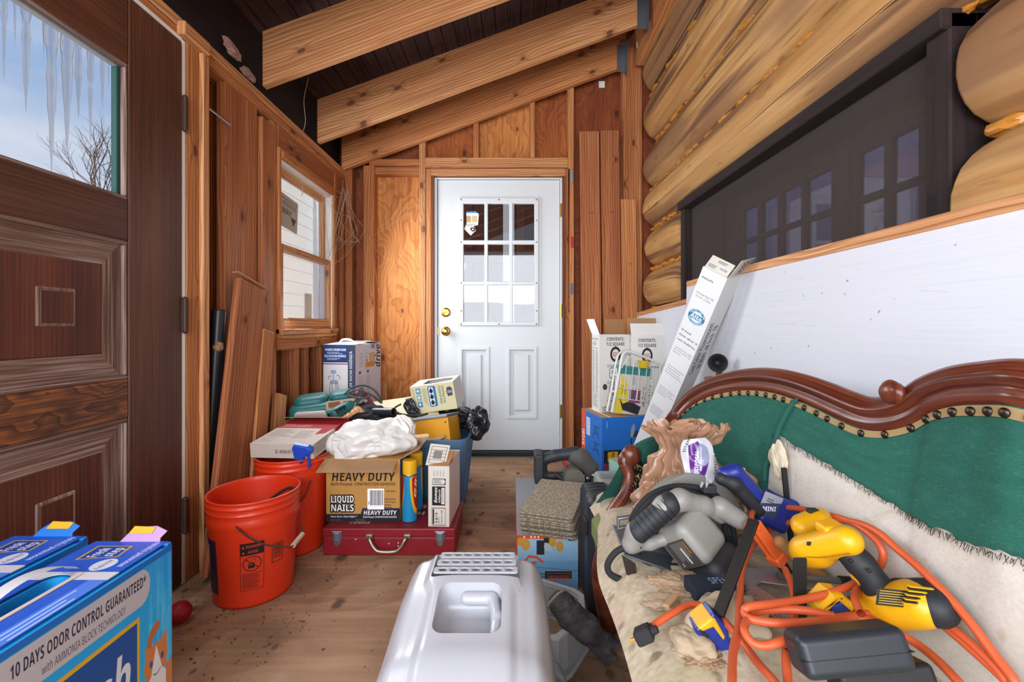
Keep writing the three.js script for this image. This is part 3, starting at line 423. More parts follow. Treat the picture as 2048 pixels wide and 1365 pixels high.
  span('stile', d, M.door, x0, x1, 0.012, 2.04, zA, zB, 0.003, 1); span('stile', d, M.door, x0, x1, 0.012, 2.04, zC, zD, 0.003, 1);
  for (const [a, b, m] of [[1.82, 2.04, M.door], [1.248, 1.38, M.door], [0.678, 0.804, M.doorGold], [0.012, 0.234, M.door]]) span('rail', d, m, x0, x1 - 0.001, a, b, zB, zC, 0.004, 2);
  for (const [a, b] of [[0.804, 1.248], [0.234, 0.678]]) {
    const p = new THREE.Group(); p.name = 'panel'; d.add(p); const cy = (a + b) / 2, cz = (zB + zC) / 2, H = 0.222, Q = (s) => (u, v) => s; // sloping margin up to a raised square
    const zed = (hw, x) => [[x, cy - hw, cz - hw], [x, cy - hw, cz + hw], [x, cy + hw, cz + hw], [x, cy + hw, cz - hw]];
    const o = zed(0.226, x1 - 0.018), i = zed(0.136, x1 - 0.006);
    for (let k = 0; k < 4; k++) { const n = (k + 1) % 4, g = new THREE.BufferGeometry(); g.setAttribute('position', new THREE.Float32BufferAttribute([...o[k], ...o[n], ...i[n], ...o[k], ...i[n], ...i[k]], 3)); g.computeVertexNormals(); if (g.attributes.normal.getX(0) < 0) { g.setAttribute('position', new THREE.Float32BufferAttribute([...o[k], ...i[n], ...o[n], ...o[k], ...i[k], ...i[n]], 3)); g.computeVertexNormals(); } grainUV(g, k % 2 ? 1 : 2, [k * 0.37, k * 0.21]); mesh('panel_margin', g, M.doorWorn, p); }
    span('panel_back', p, M.door, x0, x1 - 0.019, a - 0.005, b + 0.005, zB - 0.005, zC + 0.005); span('panel_field', p, M.doorPanel, x1 - 0.018, x1 - 0.004, cy - 0.136, cy + 0.136, cz - 0.136, cz + 0.136, 0.003, 1); span('centre_block', p, M.doorWorn, x1 - 0.014, x1 - 0.001, cy - 0.054, cy + 0.054, cz - 0.054, cz + 0.054, 0.004, 1); span('centre_square', p, M.doorPanel, x1 - 0.004, x1 + 0.001, cy - 0.044, cy + 0.044, cz - 0.044, cz + 0.044, 0.003, 1);
    for (const [e, f, g2, h] of [[a, a + 0.012, zB, zC], [b - 0.012, b, zB, zC]]) span('panel_molding', p, M.doorWorn, x1 - 0.02, x1 - 0.002, e, f, g2, h, 0.005, 2);
    for (const [g2, h] of [[zB, zB + 0.012], [zC - 0.012, zC]]) span('panel_molding', p, M.doorWorn, x1 - 0.02, x1 - 0.002, a + 0.012, b - 0.012, g2, h, 0.005, 1);
  }
  span('pane', d, M.glass, x0 + 0.018, x0 + 0.021, 1.375, 1.825, zB - 0.005, zC + 0.005, 0.0005);
  for (const [a, b] of [[1.38, 1.392], [1.808, 1.82]]) { span('glazing_bead', d, M.doorWorn, x1 - 0.02, x1 - 0.003, a, b, zB, zC, 0.004, 2); span('putty_line', d, M.putty, x0 - 0.001, x0 + 0.017, a - 0.002, b + 0.004, zB, zC, 0.002, 2); }
  for (const [a, b] of [[zB, zB + 0.012], [zC - 0.012, zC]]) { span('glazing_bead', d, M.doorWorn, x1 - 0.02, x1 - 0.003, 1.392, 1.808, a, b, 0.004, 1); }
  span('painted_edge', d, M.teal, x0 - 0.001, x0 + 0.017, 1.39, 1.81, zB, zB + 0.014, 0.001);
  for (const y of [0.26, 1.015, 1.775]) { const h = new THREE.Group(); h.name = 'hinge'; d.add(h); mesh('barrel', rod([x1 + 0.006, y - 0.058, zA - 0.008], [x1 + 0.006, y + 0.058, zA - 0.008], 0.009), M.rust, h); for (const k of [-0.06, 0.06]) mesh('finial', new THREE.SphereGeometry(0.01, 10, 8).translate(x1 + 0.006, y + k, zA - 0.008), M.rust, h); span('leaf', h, M.rust, x1 - 0.004, x1 + 0.003, y - 0.056, y + 0.056, zA - 0.03, zA - 0.01, 0.001); }
  const tr = structure('trim_2', 'white and green painted edge strip beside the brown door', 'door frame');
  span('painted_strip', tr, M.white, LEFT - 0.06, LEFT + 0.001, 0, 2.055, -1.692, -1.676, 0.002, 1); span('green_strip', tr, M.teal, LEFT - 0.06, LEFT - 0.004, 0, 2.055, -1.676, -1.6695, 0.001, 1); span('painted_strip', tr, M.white, LEFT - 0.06, LEFT + 0.001, 2.044, 2.06, -1.676, -0.74, 0.002, 2);
  span('side_strip', tr, M.studRed, LEFT - 0.09, LEFT, 0, 2.09, -0.75, -0.72, 0.002, 1);
}

// ---------------------------------------------------------------- right wall: log house with a screened window
{
  const w = structure('wall_right', 'log house wall of peeled yellow logs with foam filled joints', 'wall');
  const seams = [-0.02, 0.27, 0.545, 0.82, 1.1, 1.385, 1.675, 1.955, 2.27, 2.64, 2.98, 3.3];
  const logGeo = (r, len, seed, endA, endB) => { const nv = Math.max(8, Math.round(len * 16)), nu = 26; // along z from -len/2 to len/2
    const g = grid(nu, nv + 8, (u, v) => { const a = u * Math.PI * 2; let t, k = 1; const n = nv + 8, i = Math.round(v * n); if (i < 4) { t = 0; k = i / 4; } else if (i > n - 4) { t = 1; k = (n - i) / 4; } else t = (i - 4) / (n - 8);
      const round = (e, s) => e ? 0.06 * (1 - Math.sqrt(1 - Math.min(1, k) ** 2 + 1e-9) ) * 0 : 0; const z = (t - 0.5) * len; let end = k < 1 ? 0.05 * (1 - k * k) : 0; const rs = k < 1 ? Math.sqrt(clamp(k)) : 1 - 0.10 * Math.exp(-Math.min(t * len, (1 - t) * len) / 0.04);
      const f = (1 + 0.05 * noise3(Math.cos(a) * 1.5, Math.sin(a) * 1.5, z * 2.1, seed) + 0.025 * noise3(Math.cos(a) * 4, Math.sin(a) * 4, z * 5, seed + 3)) * rs; end = 0.02 * (1 - (k < 1 ? k * k : 1));
      return [Math.cos(a) * r * f, Math.sin(a) * r * f, z + (t === 0 ? -end * (endA ? 1 : 0) : t === 1 ? end * (endB ? 1 : 0) : 0)]; }, true);
    const p = g.attributes.position, uv = g.attributes.uv, o = [R() * 5, R() * 5]; for (let i = 0; i < p.count; i++) uv.setXY(i, uv.getX(i) * r * 6.28 + o[0], p.getZ(i) + o[1]); return g; };
  const far = -3.2, near = 1.7, W0 = -2.58, W1 = -0.955, X0 = RIGHT;
  for (let i = 0; i < seams.length - 1; i++) {
    const y0 = seams[i], y1 = seams[i + 1], r = (y1 - y0) / 2 + 0.006, cx = X0 + r * 0.98 + (i % 2) * 0.01, cy = (y0 + y1) / 2;
    const pieces = (i >= 3 && i <= 5) ? [[far, W0, 0, 1], [W1, near, 1, 0]] : [[far - (i % 2) * 0.03, near, 1, 0]];
    for (const [a, b, ea, eb] of pieces) { const m = mesh('log', logGeo(r, b - a, i * 7 + Math.round(b * 3), ea, eb), M.log, w); m.position.set(cx, cy, (a + b) / 2); m.rotation.z = rr(0, 6); }
  }
  // backing behind the joints, and foam squeezed out along them
  for (const [y0, y1, z0, z1] of [[-0.3, 0.82, far, near], [0.82, 1.675, far, W0 - 0.03], [0.82, 1.675, W1 + 0.03, near], [1.675, 3.6, far, near]]) span('chinking_core', w, M.log, X0 + 0.13, X0 + 0.28, y0, y1, z0, z1, 0.002, 2);
  for (let i = 3; i < seams.length - 1; i++) {
    const runs = (i >= 4 && i <= 5) ? [[far, W0 + 0.0], [W1, 0.4]] : [[far, -0.2]];
    for (const [a, b] of runs) { const n = Math.round((b - a) / 0.045), gs = []; for (let k = 0; k <= n; k++) { if (R() < 0.12) continue; const s = rr(0.01, 0.024); const g = new THREE.IcosahedronGeometry(1, 2); const p = g.attributes.position; for (let j = 0; j < p.count; j++) { const f = 1 + 0.25 * noise3(p.getX(j) * 2, p.getY(j) * 2, p.getZ(j) * 2, k + i * 50); p.setXYZ(j, p.getX(j) * f, p.getY(j) * f, p.getZ(j) * f); } g.computeVertexNormals(); g.scale(s, s * 0.75, s * 2.0); g.translate(X0 + 0.088 + rr(-0.012, 0.012), seams[i] + rr(-0.008, 0.008), a + k * 0.045); gs.push(g); }
      if (gs.length) { const m = mesh('foam_bead', merged(gs), M.foam, w); m.userData.kind = 'stuff'; } }
  }
  // screened window
  const win = structure('window_2', 'dark multi pane house window behind an insect screen in the log wall', 'window'), dkw = texMat(texRoof, { rough: 0.85, color: 0x9a8c84 });
  const ft = 1.672; span('frame_post', win, dkw, X0 + 0.04, X0 + 0.16, 0.98, ft, W0 + 0.02, W0 + 0.07, 0.004, 1); span('frame_post', win, dkw, X0 + 0.04, X0 + 0.16, 0.98, ft, W1 - 0.09, W1 - 0.03, 0.004, 1); span('frame_head', win, dkw, X0 + 0.02, X0 + 0.15, 1.635, ft + 0.01, W0 + 0.02, W1 - 0.03, 0.004, 2);
  const scr = mesh('insect_screen', new THREE.BoxGeometry(0.002, 0.66, W1 - W0 - 0.12), new THREE.MeshStandardMaterial({ color: 0x5c524c, roughness: 0.9, transparent: true, opacity: 0.27 }), win); scr.position.set(X0 + 0.085, 1.31, (W0 + W1) / 2);
  span('reveal_side', win, dkw, X0 + 0.16, X0 + 0.34, 0.9, 1.7, W0 + 0.02, W0 + 0.05, 0.002, 1); span('reveal_side', win, dkw, X0 + 0.16, X0 + 0.34, 0.9, 1.7, W1 - 0.06, W1 - 0.03, 0.002, 1); span('reveal_head', win, dkw, X0 + 0.15, X0 + 0.34, 1.66, 1.7, W0 + 0.02, W1 - 0.03, 0.002, 2); span('reveal_sill', win, dkw, X0 + 0.04, X0 + 0.34, 0.94, 0.98, W0 + 0.02, W1 - 0.03, 0.002, 2);
  const xs = 1.2, yT = 1.62, yB = 0.98;
  span('head_rail', win, dkw, xs, xs + 0.04, yT - 0.02, 1.665, W0 + 0.05, W1 - 0.06, 0.003, 2); span('jamb_board', win, dkw, xs, xs + 0.04, yB, yT, W0 + 0.05, -2.37, 0.003, 1); span('mullion', win, dkw, xs - 0.004, xs + 0.036, yB, yT, -1.655, -1.585, 0.003, 1); span('jamb_board', win, dkw, xs, xs + 0.04, yB, yT, -1.16, W1 - 0.06, 0.003, 1);
  const sash = (name, z0, z1, n) => { const s = new THREE.Group(); s.name = name; win.add(s); const x = xs + 0.006; span('stile', s, dkw, x, x + 0.03, yB, yT, z0, z0 + 0.028, 0.002, 1); span('stile', s, dkw, x, x + 0.03, yB, yT, z1 - 0.028, z1, 0.002, 1); for (const y of [yB, 1.4, yT - 0.045]) span('rail', s, dkw, x, x + 0.03, y, y + (y === 1.4 ? 0.022 : 0.04), z0 + 0.028, z1 - 0.028, 0.002, 2);
    const pw = (z1 - z0 - 0.056) / n; for (let i = 0; i < n; i++) { if (i) span('muntin', s, dkw, x, x + 0.03, yB + 0.04, yT - 0.045, z0 + 0.028 + i * pw - 0.011, z0 + 0.028 + i * pw + 0.011, 0.002, 1); for (const [a, b] of [[yB + 0.04, 1.4], [1.422, yT - 0.045]]) span('pane', s, M.glassOld, x + 0.013, x + 0.016, a, b, z0 + 0.028 + i * pw, z0 + 0.028 + (i + 1) * pw, 0.0005); } };
  sash('sash', -2.37, -1.655, 4); sash('sash', -1.585, -1.16, 3);
  // the room behind the window
  const rm = structure('wall_house', 'dim bluish house interior behind the screened window', 'wall'), rmat = matte(0xb4b8cc, 0.9);
  span('inner_wall', rm, rmat, 2.0, 2.1, -0.3, 2.7, -3.2, 1.7); span('inner_wall', rm, rmat, 1.25, 2.1, -0.3, 2.7, -3.25, -3.2); span('inner_wall', rm, rmat, 1.25, 2.1, -0.3, 2.7, 1.7, 1.75); span('inner_ceiling', rm, rmat, 1.25, 2.1, 2.6, 2.7, -3.2, 1.7); span('inner_floor', rm, rmat, 1.25, 2.1, -0.3, -0.25, -3.2, 1.7);
  span('house_upper_wall', rm, M.log, X0 + 0.27, X0 + 0.36, 1.68, 4.6, -3.3, 1.75); span('house_lower_wall', rm, M.log, X0 + 0.285, X0 + 0.36, -0.3, 0.93, -3.25, 1.75);
  // near end of the porch behind the photographer: left open to let light in, framed by posts
  const e = structure('wall_end', 'framed open end of the porch behind the photographer', 'wall');
  span('post', e, M.stud, LEFT, LEFT + 0.09, 0, 2.5, 1.62, 1.7); span('post', e, M.stud, 0.86, 0.95, 0, 3.2, 1.62, 1.7); span('beam', e, M.stud, LEFT, 0.95, 2.36, 2.5, 1.62, 1.7, 0.003, 0);
}
// ---------------------------------------------------------------- left heap: planks, buckets, cartons, tote
const card = canvasTex(256, 256, (g, w, h) => { g.fillStyle = '#a8835c'; g.fillRect(0, 0, w, h); const q = rng(8); for (let i = 0; i < 500; i++) { g.globalAlpha = 0.05; g.fillStyle = q() > 0.5 ? '#c49d74' : '#86633f'; g.fillRect(q() * w, q() * h, 60 * q() + 10, 1 + q() * 2); } });
const mCard = texMat(card, { rough: 0.9 }), mCardPale = texMat(card, { rough: 0.9, color: 0xfff2e0 }), mPaper = matte(0xe2e0d8, 0.75);
const mBlackBag = new THREE.MeshPhysicalMaterial({ color: 0x14161a, roughness: 0.32, clearcoat: 0.3 });
{
  // leaning boards and pipe
  const lean = (name, label, cat, bot, top, wd, th, mat) => { const o = thing(name, label, cat), a = V(...bot), b = V(...top), g = bevelBox(wd, a.distanceTo(b), th, 0.003, 1), m = mesh('board', g, mat, o); o.position.copy(a); const y = b.clone().sub(a).normalize(), x = V(0, 0, 1).sub(y.clone().multiplyScalar(y.z)).normalize(), z = x.clone().cross(y); m.position.set(0, a.distanceTo(b) / 2, 0); o.quaternion.setFromRotationMatrix(new THREE.Matrix4().makeBasis(x, y, z)); return o; };
  const p1 = lean('leaning_plank', 'wide knotty plank leaning on the studs beside the black pipe', 'plank', [-1.16, 0.0, -1.77], [-1.21, 1.165, -2.06], 0.2, 0.03, M.studRed);
  mesh('end_grain', bevelBox(0.234, 0.004, 0.029, 0.001, 0).translate(0, 1.22, 0), M.rafter, p1);
  lean('leaning_plank', 'narrow offcut plank leaning between the wide plank and the window stud', 'plank', [-1.15, 0.0, -1.95], [-1.2, 0.95, -2.17], 0.1, 0.035, M.stud);
  lean('leaning_plank', 'short pale plank slanting behind the red tool carton', 'plank', [-1.14, 0.0, -2.1], [-1.2, 0.62, -2.3], 0.09, 0.03, M.rafter);
  const pp = thing('black_pipe', 'black plastic pipe with a paint splash leaning by the door post', 'pipe', [-1.285, 0.02, -1.845]), top = V(0.03, 1.02, -0.06);
  const prof = (t) => V(0, 0, 0).lerp(top, t); mesh('pipe', rod([0, 0.02, 0], top, 0.026, 0.026, 24), matte(0x24272c, 0.35), pp); mesh('rim', new THREE.TorusGeometry(0.0235, 0.003, 8, 24).rotateX(Math.PI / 2).translate(top.x, top.y, top.z), M.black, pp);
  mesh('paint_splash', crumple(0.016, 0.02, 0.022, { seed: 4, detail: 2, flat: -1 }).translate(prof(0.83).x + 0.018, prof(0.83).y, prof(0.83).z + 0.012), matte(0xa98562, 0.8), pp);
  const off = thing('lumber_offcut', 'upright lumber offcut standing against the plywood by the shower box', 'offcut', [-0.955, 0, -3.24], 0.2); box('offcut', off, M.rafter, 0.085, 0.56, 0.04, 0, 0.28, 0, 0.003, 1);
}
// buckets
const mOrange = new THREE.MeshPhysicalMaterial({ color: 0xd63412, roughness: 0.38, clearcoat: 0.15 });
function bucketBody(H, rb, rt) { const t = 0.0035, o = [[0, 0.004], [rb - 0.01, 0.004], [rb, 0.0]], r = (y) => rb + (rt - rb) * y / H;
  o.push([r(0.01), 0.01], [r(H - 0.1), H - 0.1], [r(H - 0.1) + 0.006, H - 0.096], [r(H - 0.072) + 0.006, H - 0.072], [r(H - 0.068), H - 0.068], [r(H - 0.05), H - 0.05], [r(H - 0.05) + 0.005, H - 0.047], [r(H - 0.043) + 0.005, H - 0.043], [r(H - 0.04), H - 0.04], [r(H - 0.026), H - 0.026], [r(H - 0.026) + 0.005, H - 0.024], [r(H - 0.02) + 0.005, H - 0.02], [r(H - 0.018), H - 0.018], [rt - 0.001, H - 0.008], [rt + 0.004, H - 0.006], [rt + 0.004, H - 0.001], [rt, H], [rt - 0.004, H - 0.002], [r(H - 0.02) - t, H - 0.02], [r(0.02) - t, 0.012], [0, 0.011]); return lathe(o, 64); }
function patch(H, rb, rt, y0, y1, th0, th1, lift = 0.0012) { return grid(16, 4, (u, v) => { const y = lerp(y0, y1, v), th = lerp(th0, th1, u), r = rb + (rt - rb) * y / H + lift; return [Math.sin(th) * r, y, Math.cos(th) * r]; }); }
{
  const warn = canvasTex(256, 512, (g, w, h) => { g.fillStyle = '#d63412'; g.fillRect(0, 0, w, h); g.fillStyle = '#1c1210'; g.fillRect(8, 8, 240, 128); g.strokeStyle = '#1c1210'; g.lineWidth = 5; g.strokeRect(8, 8, 240, 496); textAt(g, 'WARNING', 64, 44, 36, { color: '#d63412' }); textAt(g, 'AVISO', 84, 102, 36, { color: '#d63412' }); for (const y of [44, 102]) { g.fillStyle = '#d63412'; g.beginPath(); g.moveTo(24, y + 16); g.lineTo(54, y + 16); g.lineTo(39, y - 14); g.fill(); }
    g.lineWidth = 9; g.beginPath(); g.ellipse(128, 228, 92, 76, 0, 0, 7); g.stroke(); g.strokeStyle = '#1c1210'; g.lineWidth = 5; g.beginPath(); g.arc(146, 200, 22, 0, 7); g.stroke(); g.fillStyle = '#1c1210'; g.fillRect(88, 220, 66, 54); g.fillStyle = '#d63412'; g.fillRect(100, 230, 40, 10); g.strokeStyle = '#1c1210'; g.lineWidth = 9; g.beginPath(); g.moveTo(62, 176); g.lineTo(194, 280); g.stroke(); lines(g, 24, 326, 210, 12, 14, '#1c1210', 6); });
  const code = canvasTex(128, 192, (g, w, h) => { g.fillStyle = '#d63412'; g.fillRect(0, 0, w, h); g.strokeStyle = '#1c1210'; g.lineWidth = 7; g.strokeRect(8, 8, 112, 176); const q = rng(6); g.fillStyle = '#3a1a14'; for (let y = 20; y < 150;) { const b = 2 + q() * 6; g.fillRect(20, y, 88, b); y += b + 2 + q() * 4; } });
  const side = canvasTex(128, 256, (g, w, h) => { g.fillStyle = '#2c1b30'; g.fillRect(0, 0, w, h); g.fillStyle = '#a87888'; g.beginPath(); g.moveTo(0, 40); g.lineTo(50, 30); g.lineTo(40, 150); g.lineTo(0, 230); g.fill(); });
  const bucket = (label, x, z, H, turn) => { const b = thing('plastic_bucket', label, 'bucket', [x, 0, z], 0, 'orange buckets'); mesh('pail', bucketBody(H, 0.13, 0.151), mOrange, b); return b; };
  const b1 = bucket('orange bucket with a black warning print and hanging wire bail', -0.957, -1.655, 0.37);
  mesh('warning_print', patch(0.37, 0.13, 0.151, 0.062, 0.232, 0.2, 0.74), texMat(warn, { rough: 0.45 }), b1); mesh('barcode_print', patch(0.37, 0.13, 0.151, 0.135, 0.205, 0.9, 1.2), texMat(code, { rough: 0.45 }), b1); mesh('side_label', patch(0.37, 0.13, 0.151, 0.045, 0.235, -0.95, -0.42), texMat(side, { rough: 0.5 }), b1);
  const loc = (px, py, d) => at(px, py, d).sub(b1.position); const bail = mesh('bail', tube([loc(471, 1051, 1.512), loc(476, 1058, 1.5), loc(500, 1077, 1.492), loc(535, 1091, 1.492), loc(575, 1095, 1.515), loc(586, 1092, 1.53), loc(606, 1068, 1.6), loc(600, 1050, 1.65)], 0.0028, 60), M.rust, b1);
  mesh('grip', rod(loc(586, 1092, 1.53), loc(605, 1069, 1.598), 0.0085), matte(0xb9a488, 0.6), bail); mesh('bail_ear', new THREE.CylinderGeometry(0.012, 0.014, 0.012, 16).rotateX(Math.PI / 2).rotateY(0.25).translate(...loc(471, 1051, 1.515).toArray()), mOrange, b1);
  const cable = thing('coiled_cable', 'dark cable curled inside the bucket with the warning print', 'cable', [-0.957, 0.013, -1.655]); mesh('cable', tube([[0.02, 0.006, 0.05], [0.11, 0.006, 0.03], [0.09, 0.006, -0.08], [-0.06, 0.006, -0.09], [-0.1, 0.03, 0.0], [-0.05, 0.2, 0.06], [0.02, 0.285, -0.02], [0.08, 0.325, -0.09], [0.12, 0.3, -0.05], [0.11, 0.12, 0.01], [0.09, 0.01, 0.05]], 0.006, 90), M.rubber, cable);
  const b2 = bucket('orange bucket holding a spray bottle under the red and white tool carton', -0.975, -1.985, 0.412);
  mesh('bail', tube([[0.12, 0.32, 0.09], [0.1, 0.25, 0.13], [0.02, 0.2, 0.15], [-0.08, 0.24, 0.13], [-0.14, 0.32, 0.06]], 0.0028, 40), M.rust, b2);
  // spray bottle
  const sp = thing('spray_bottle', 'white spray bottle with a blue trigger head in the bucket', 'spray bottle', [-0.945, 0.125, -1.95], [0.25, 0, -0.18]);
  mesh('bottle', lathe([[0, 0], [0.036, 0.002], [0.04, 0.01], [0.04, 0.17], [0.034, 0.21], [0.018, 0.255], [0.015, 0.275], [0, 0.276]], 32).scale(0.9, 1, 0.8), matte(0xdfe2e4, 0.35), sp); mesh('collar', lathe([[0, 0.27], [0.018, 0.27], [0.018, 0.3], [0.012, 0.303], [0, 0.303]], 24), matte(0x1d3e4a, 0.5), sp);
  const hd = mesh('trigger_head', plate([[-0.02, 0.3], [0.012, 0.3], [0.02, 0.32], [0.05, 0.345], [0.05, 0.362], [0.028, 0.37], [-0.028, 0.372], [-0.036, 0.352]], 0.03, 0.006), matte(0x1b49b4, 0.35), sp); mesh('trigger', plate([[0.024, 0.336], [0.036, 0.336], [0.044, 0.27], [0.036, 0.262]], 0.016, 0.004), matte(0x1b49b4, 0.35), hd);
}
// red and white tool carton on the second bucket
{
  const t = canvasTex(1024, 1024, (g, w, h) => {
    g.fillStyle = '#c9bfb2'; g.fillRect(0, 0, w, h);
    const gr = ['#a3161f', '#8d1820']; g.fillStyle = gr[0]; g.fillRect(0, 0, 1024, 290); // top face: y 0..640, red band at the back
    for (let i = 0; i < 240; i++) { const q = hash(i, 3, 5), q2 = hash(i, 4, 5); g.fillStyle = q > 0.5 ? '#c9bfb2' : '#7c6a60'; g.globalAlpha = 0.12; g.fillRect(q2 * 1024, 120 + q * 230, 90, 2); } g.globalAlpha = 1;
    g.fillStyle = '#a3161f'; g.beginPath(); g.moveTo(800, 280); g.lineTo(1010, 280); g.lineTo(960, 400); g.lineTo(820, 430); g.fill();
    textAt(g, 'Milwaukee', 60, 230, 90, { color: '#c98a86', skew: -0.3, font: 'serif' }); lines(g, 60, 320, 400, 9, 20, '#6c6258', 6); lines(g, 500, 350, 330, 9, 20, '#6c6258', 6); lines(g, 60, 520, 260, 5, 20, '#8c8278', 5);
    g.fillStyle = '#bdb2a4'; g.fillRect(0, 650, 640, 120); textAt(g, 'D-MM41', 250, 716, 44, { color: '#5b524a' }); textAt(g, 'O', 430, 716, 40, { color: '#5b524a' }); textAt(g, '48-20', 520, 690, 46, { color: '#4b443e' }); g.strokeStyle = '#8c8276'; g.strokeRect(20, 662, 150, 90);
    g.fillStyle = '#bdb2a4'; g.fillRect(650, 650, 374, 120); lines(g, 670, 660, 150, 6, 16, '#6a6056', 6); g.fillStyle = '#b01822'; g.fillRect(860, 650, 164, 120); textAt(g, 'HD TOOL', 940, 690, 34, { align: 'center', color: '#e8d8d0' });
    g.fillStyle = '#b49b78'; g.fillRect(0, 800, 1024, 224); speck(g, 1024, 1024, 500, '#4a3e34');
  });
  const m = texMat(t, { rough: 0.8 }), b = thing('tool_carton', 'worn red and white tool carton lying flat on the bucket', 'carton', [-0.965, 0.432, -2.07], [0.1, -0.05, 0]), W = 0.275, H = 0.062, D = 0.37;
  mesh('body', cartonGeo(W, H, D, { py: [0, 0, 1, 0.625], pz: [0, 0.635, 0.625, 0.752], px: [0.635, 0.635, 1, 0.752], nx: [0.635, 0.635, 1, 0.752] }, [0.1, 0.8, 0.2, 0.9]), m, b);
  const fl = flapMesh('flap', b, mCardPale, W + 0.03, 0.085, [0, H + 0.002, -D / 2 + 0.006], 0, 0.3); fl.rotation.z = 0.02;
}
// red steel case
{
  const t = canvasTex(1024, 512, (g, w, h) => { g.fillStyle = '#7c1420'; g.fillRect(0, 0, w, h); textAt(g, 'HEAVY-DUTY', 500, 120, 86, { color: '#cfc4c0', align: 'center', turn: Math.PI, sx: 1.2 }); textAt(g, 'HAMMER', 520, 250, 86, { color: '#cfc4c0', align: 'center', turn: Math.PI, sx: 1.2 }); textAt(g, 'Tools', 160, 420, 70, { color: '#b9a8a4', skew: -0.3 }); speck(g, w, h, 900, '#c0b0a4', 0.5, 2.4); speck(g, w, h, 300, '#2e1a14', 0.5, 3, 9); });
  const red = matte(0x84121f, 0.42), top = texMat(t, { rough: 0.5 }), o = thing('steel_tool_case', 'dark red steel tool case with a metal handle and two latches', 'tool case', [-0.5215, 0, -2.035]), W = 0.56, D = 0.3, H = 0.116;
  mesh('base', rbox(W, 0.078, D, 0.006).translate(0, 0.039, 0), red, o); const lid = mesh('lid', rbox(W + 0.004, 0.036, D + 0.004, 0.006).translate(0, 0.098, 0), red, o);
  const tp = mesh('lid_print', new THREE.PlaneGeometry(W - 0.01, D - 0.01).rotateX(-Math.PI / 2).translate(0, 0.1165, 0), top, lid); box('hinge_bead', o, red, W, 0.004, 0.006, 0, 0.08, D / 2, 0.001);
  for (const x of [-0.218, 0.218]) { const l = new THREE.Group(); l.name = 'latch'; o.add(l); l.position.set(x, 0.082, D / 2 + 0.002); mesh('latch_plate', plate([[-0.019, 0.025], [0.019, 0.025], [0.02, -0.012], [0.01, -0.036], [0.006, -0.04], [-0.006, -0.04], [-0.01, -0.036], [-0.02, -0.012]], 0.006, 0.002), M.steel, l); mesh('latch_loop', plate([[-0.013, 0.02], [0.013, 0.02], [0.013, -0.02], [-0.013, -0.02]], 0.01, 0.003).translate(0, 0, 0.004), M.galv, l); mesh('latch_pin', rod([-0.02, 0.022, 0.004], [0.02, 0.022, 0.004], 0.004), M.steel, l); }
  const hd = mesh('handle', tube([[-0.08, 0.083, D / 2 + 0.008], [-0.074, 0.08, D / 2 + 0.024], [-0.055, 0.05, D / 2 + 0.03], [-0.03, 0.034, D / 2 + 0.032], [0.03, 0.034, D / 2 + 0.032], [0.055, 0.05, D / 2 + 0.03], [0.074, 0.08, D / 2 + 0.024], [0.08, 0.083, D / 2 + 0.008]], 0.0075, 50, 12), metal(0xb0a592, 0.45), o);
  for (const x of [-0.08, 0.08]) mesh('handle_mount', rbox(0.03, 0.02, 0.014, 0.004).translate(x, 0.086, D / 2 + 0.006), metal(0xa89c88, 0.45), hd);
  for (const [x, y] of [[0, 0.052], [0.04, 0.055], [0.04, 0.042], [-0.14, 0.07]]) mesh('rivet', new THREE.SphereGeometry(0.0035, 10, 8).scale(1, 1, 0.5).translate(x, y, D / 2 + 0.001), matte(0xc8b4ae), o);
}
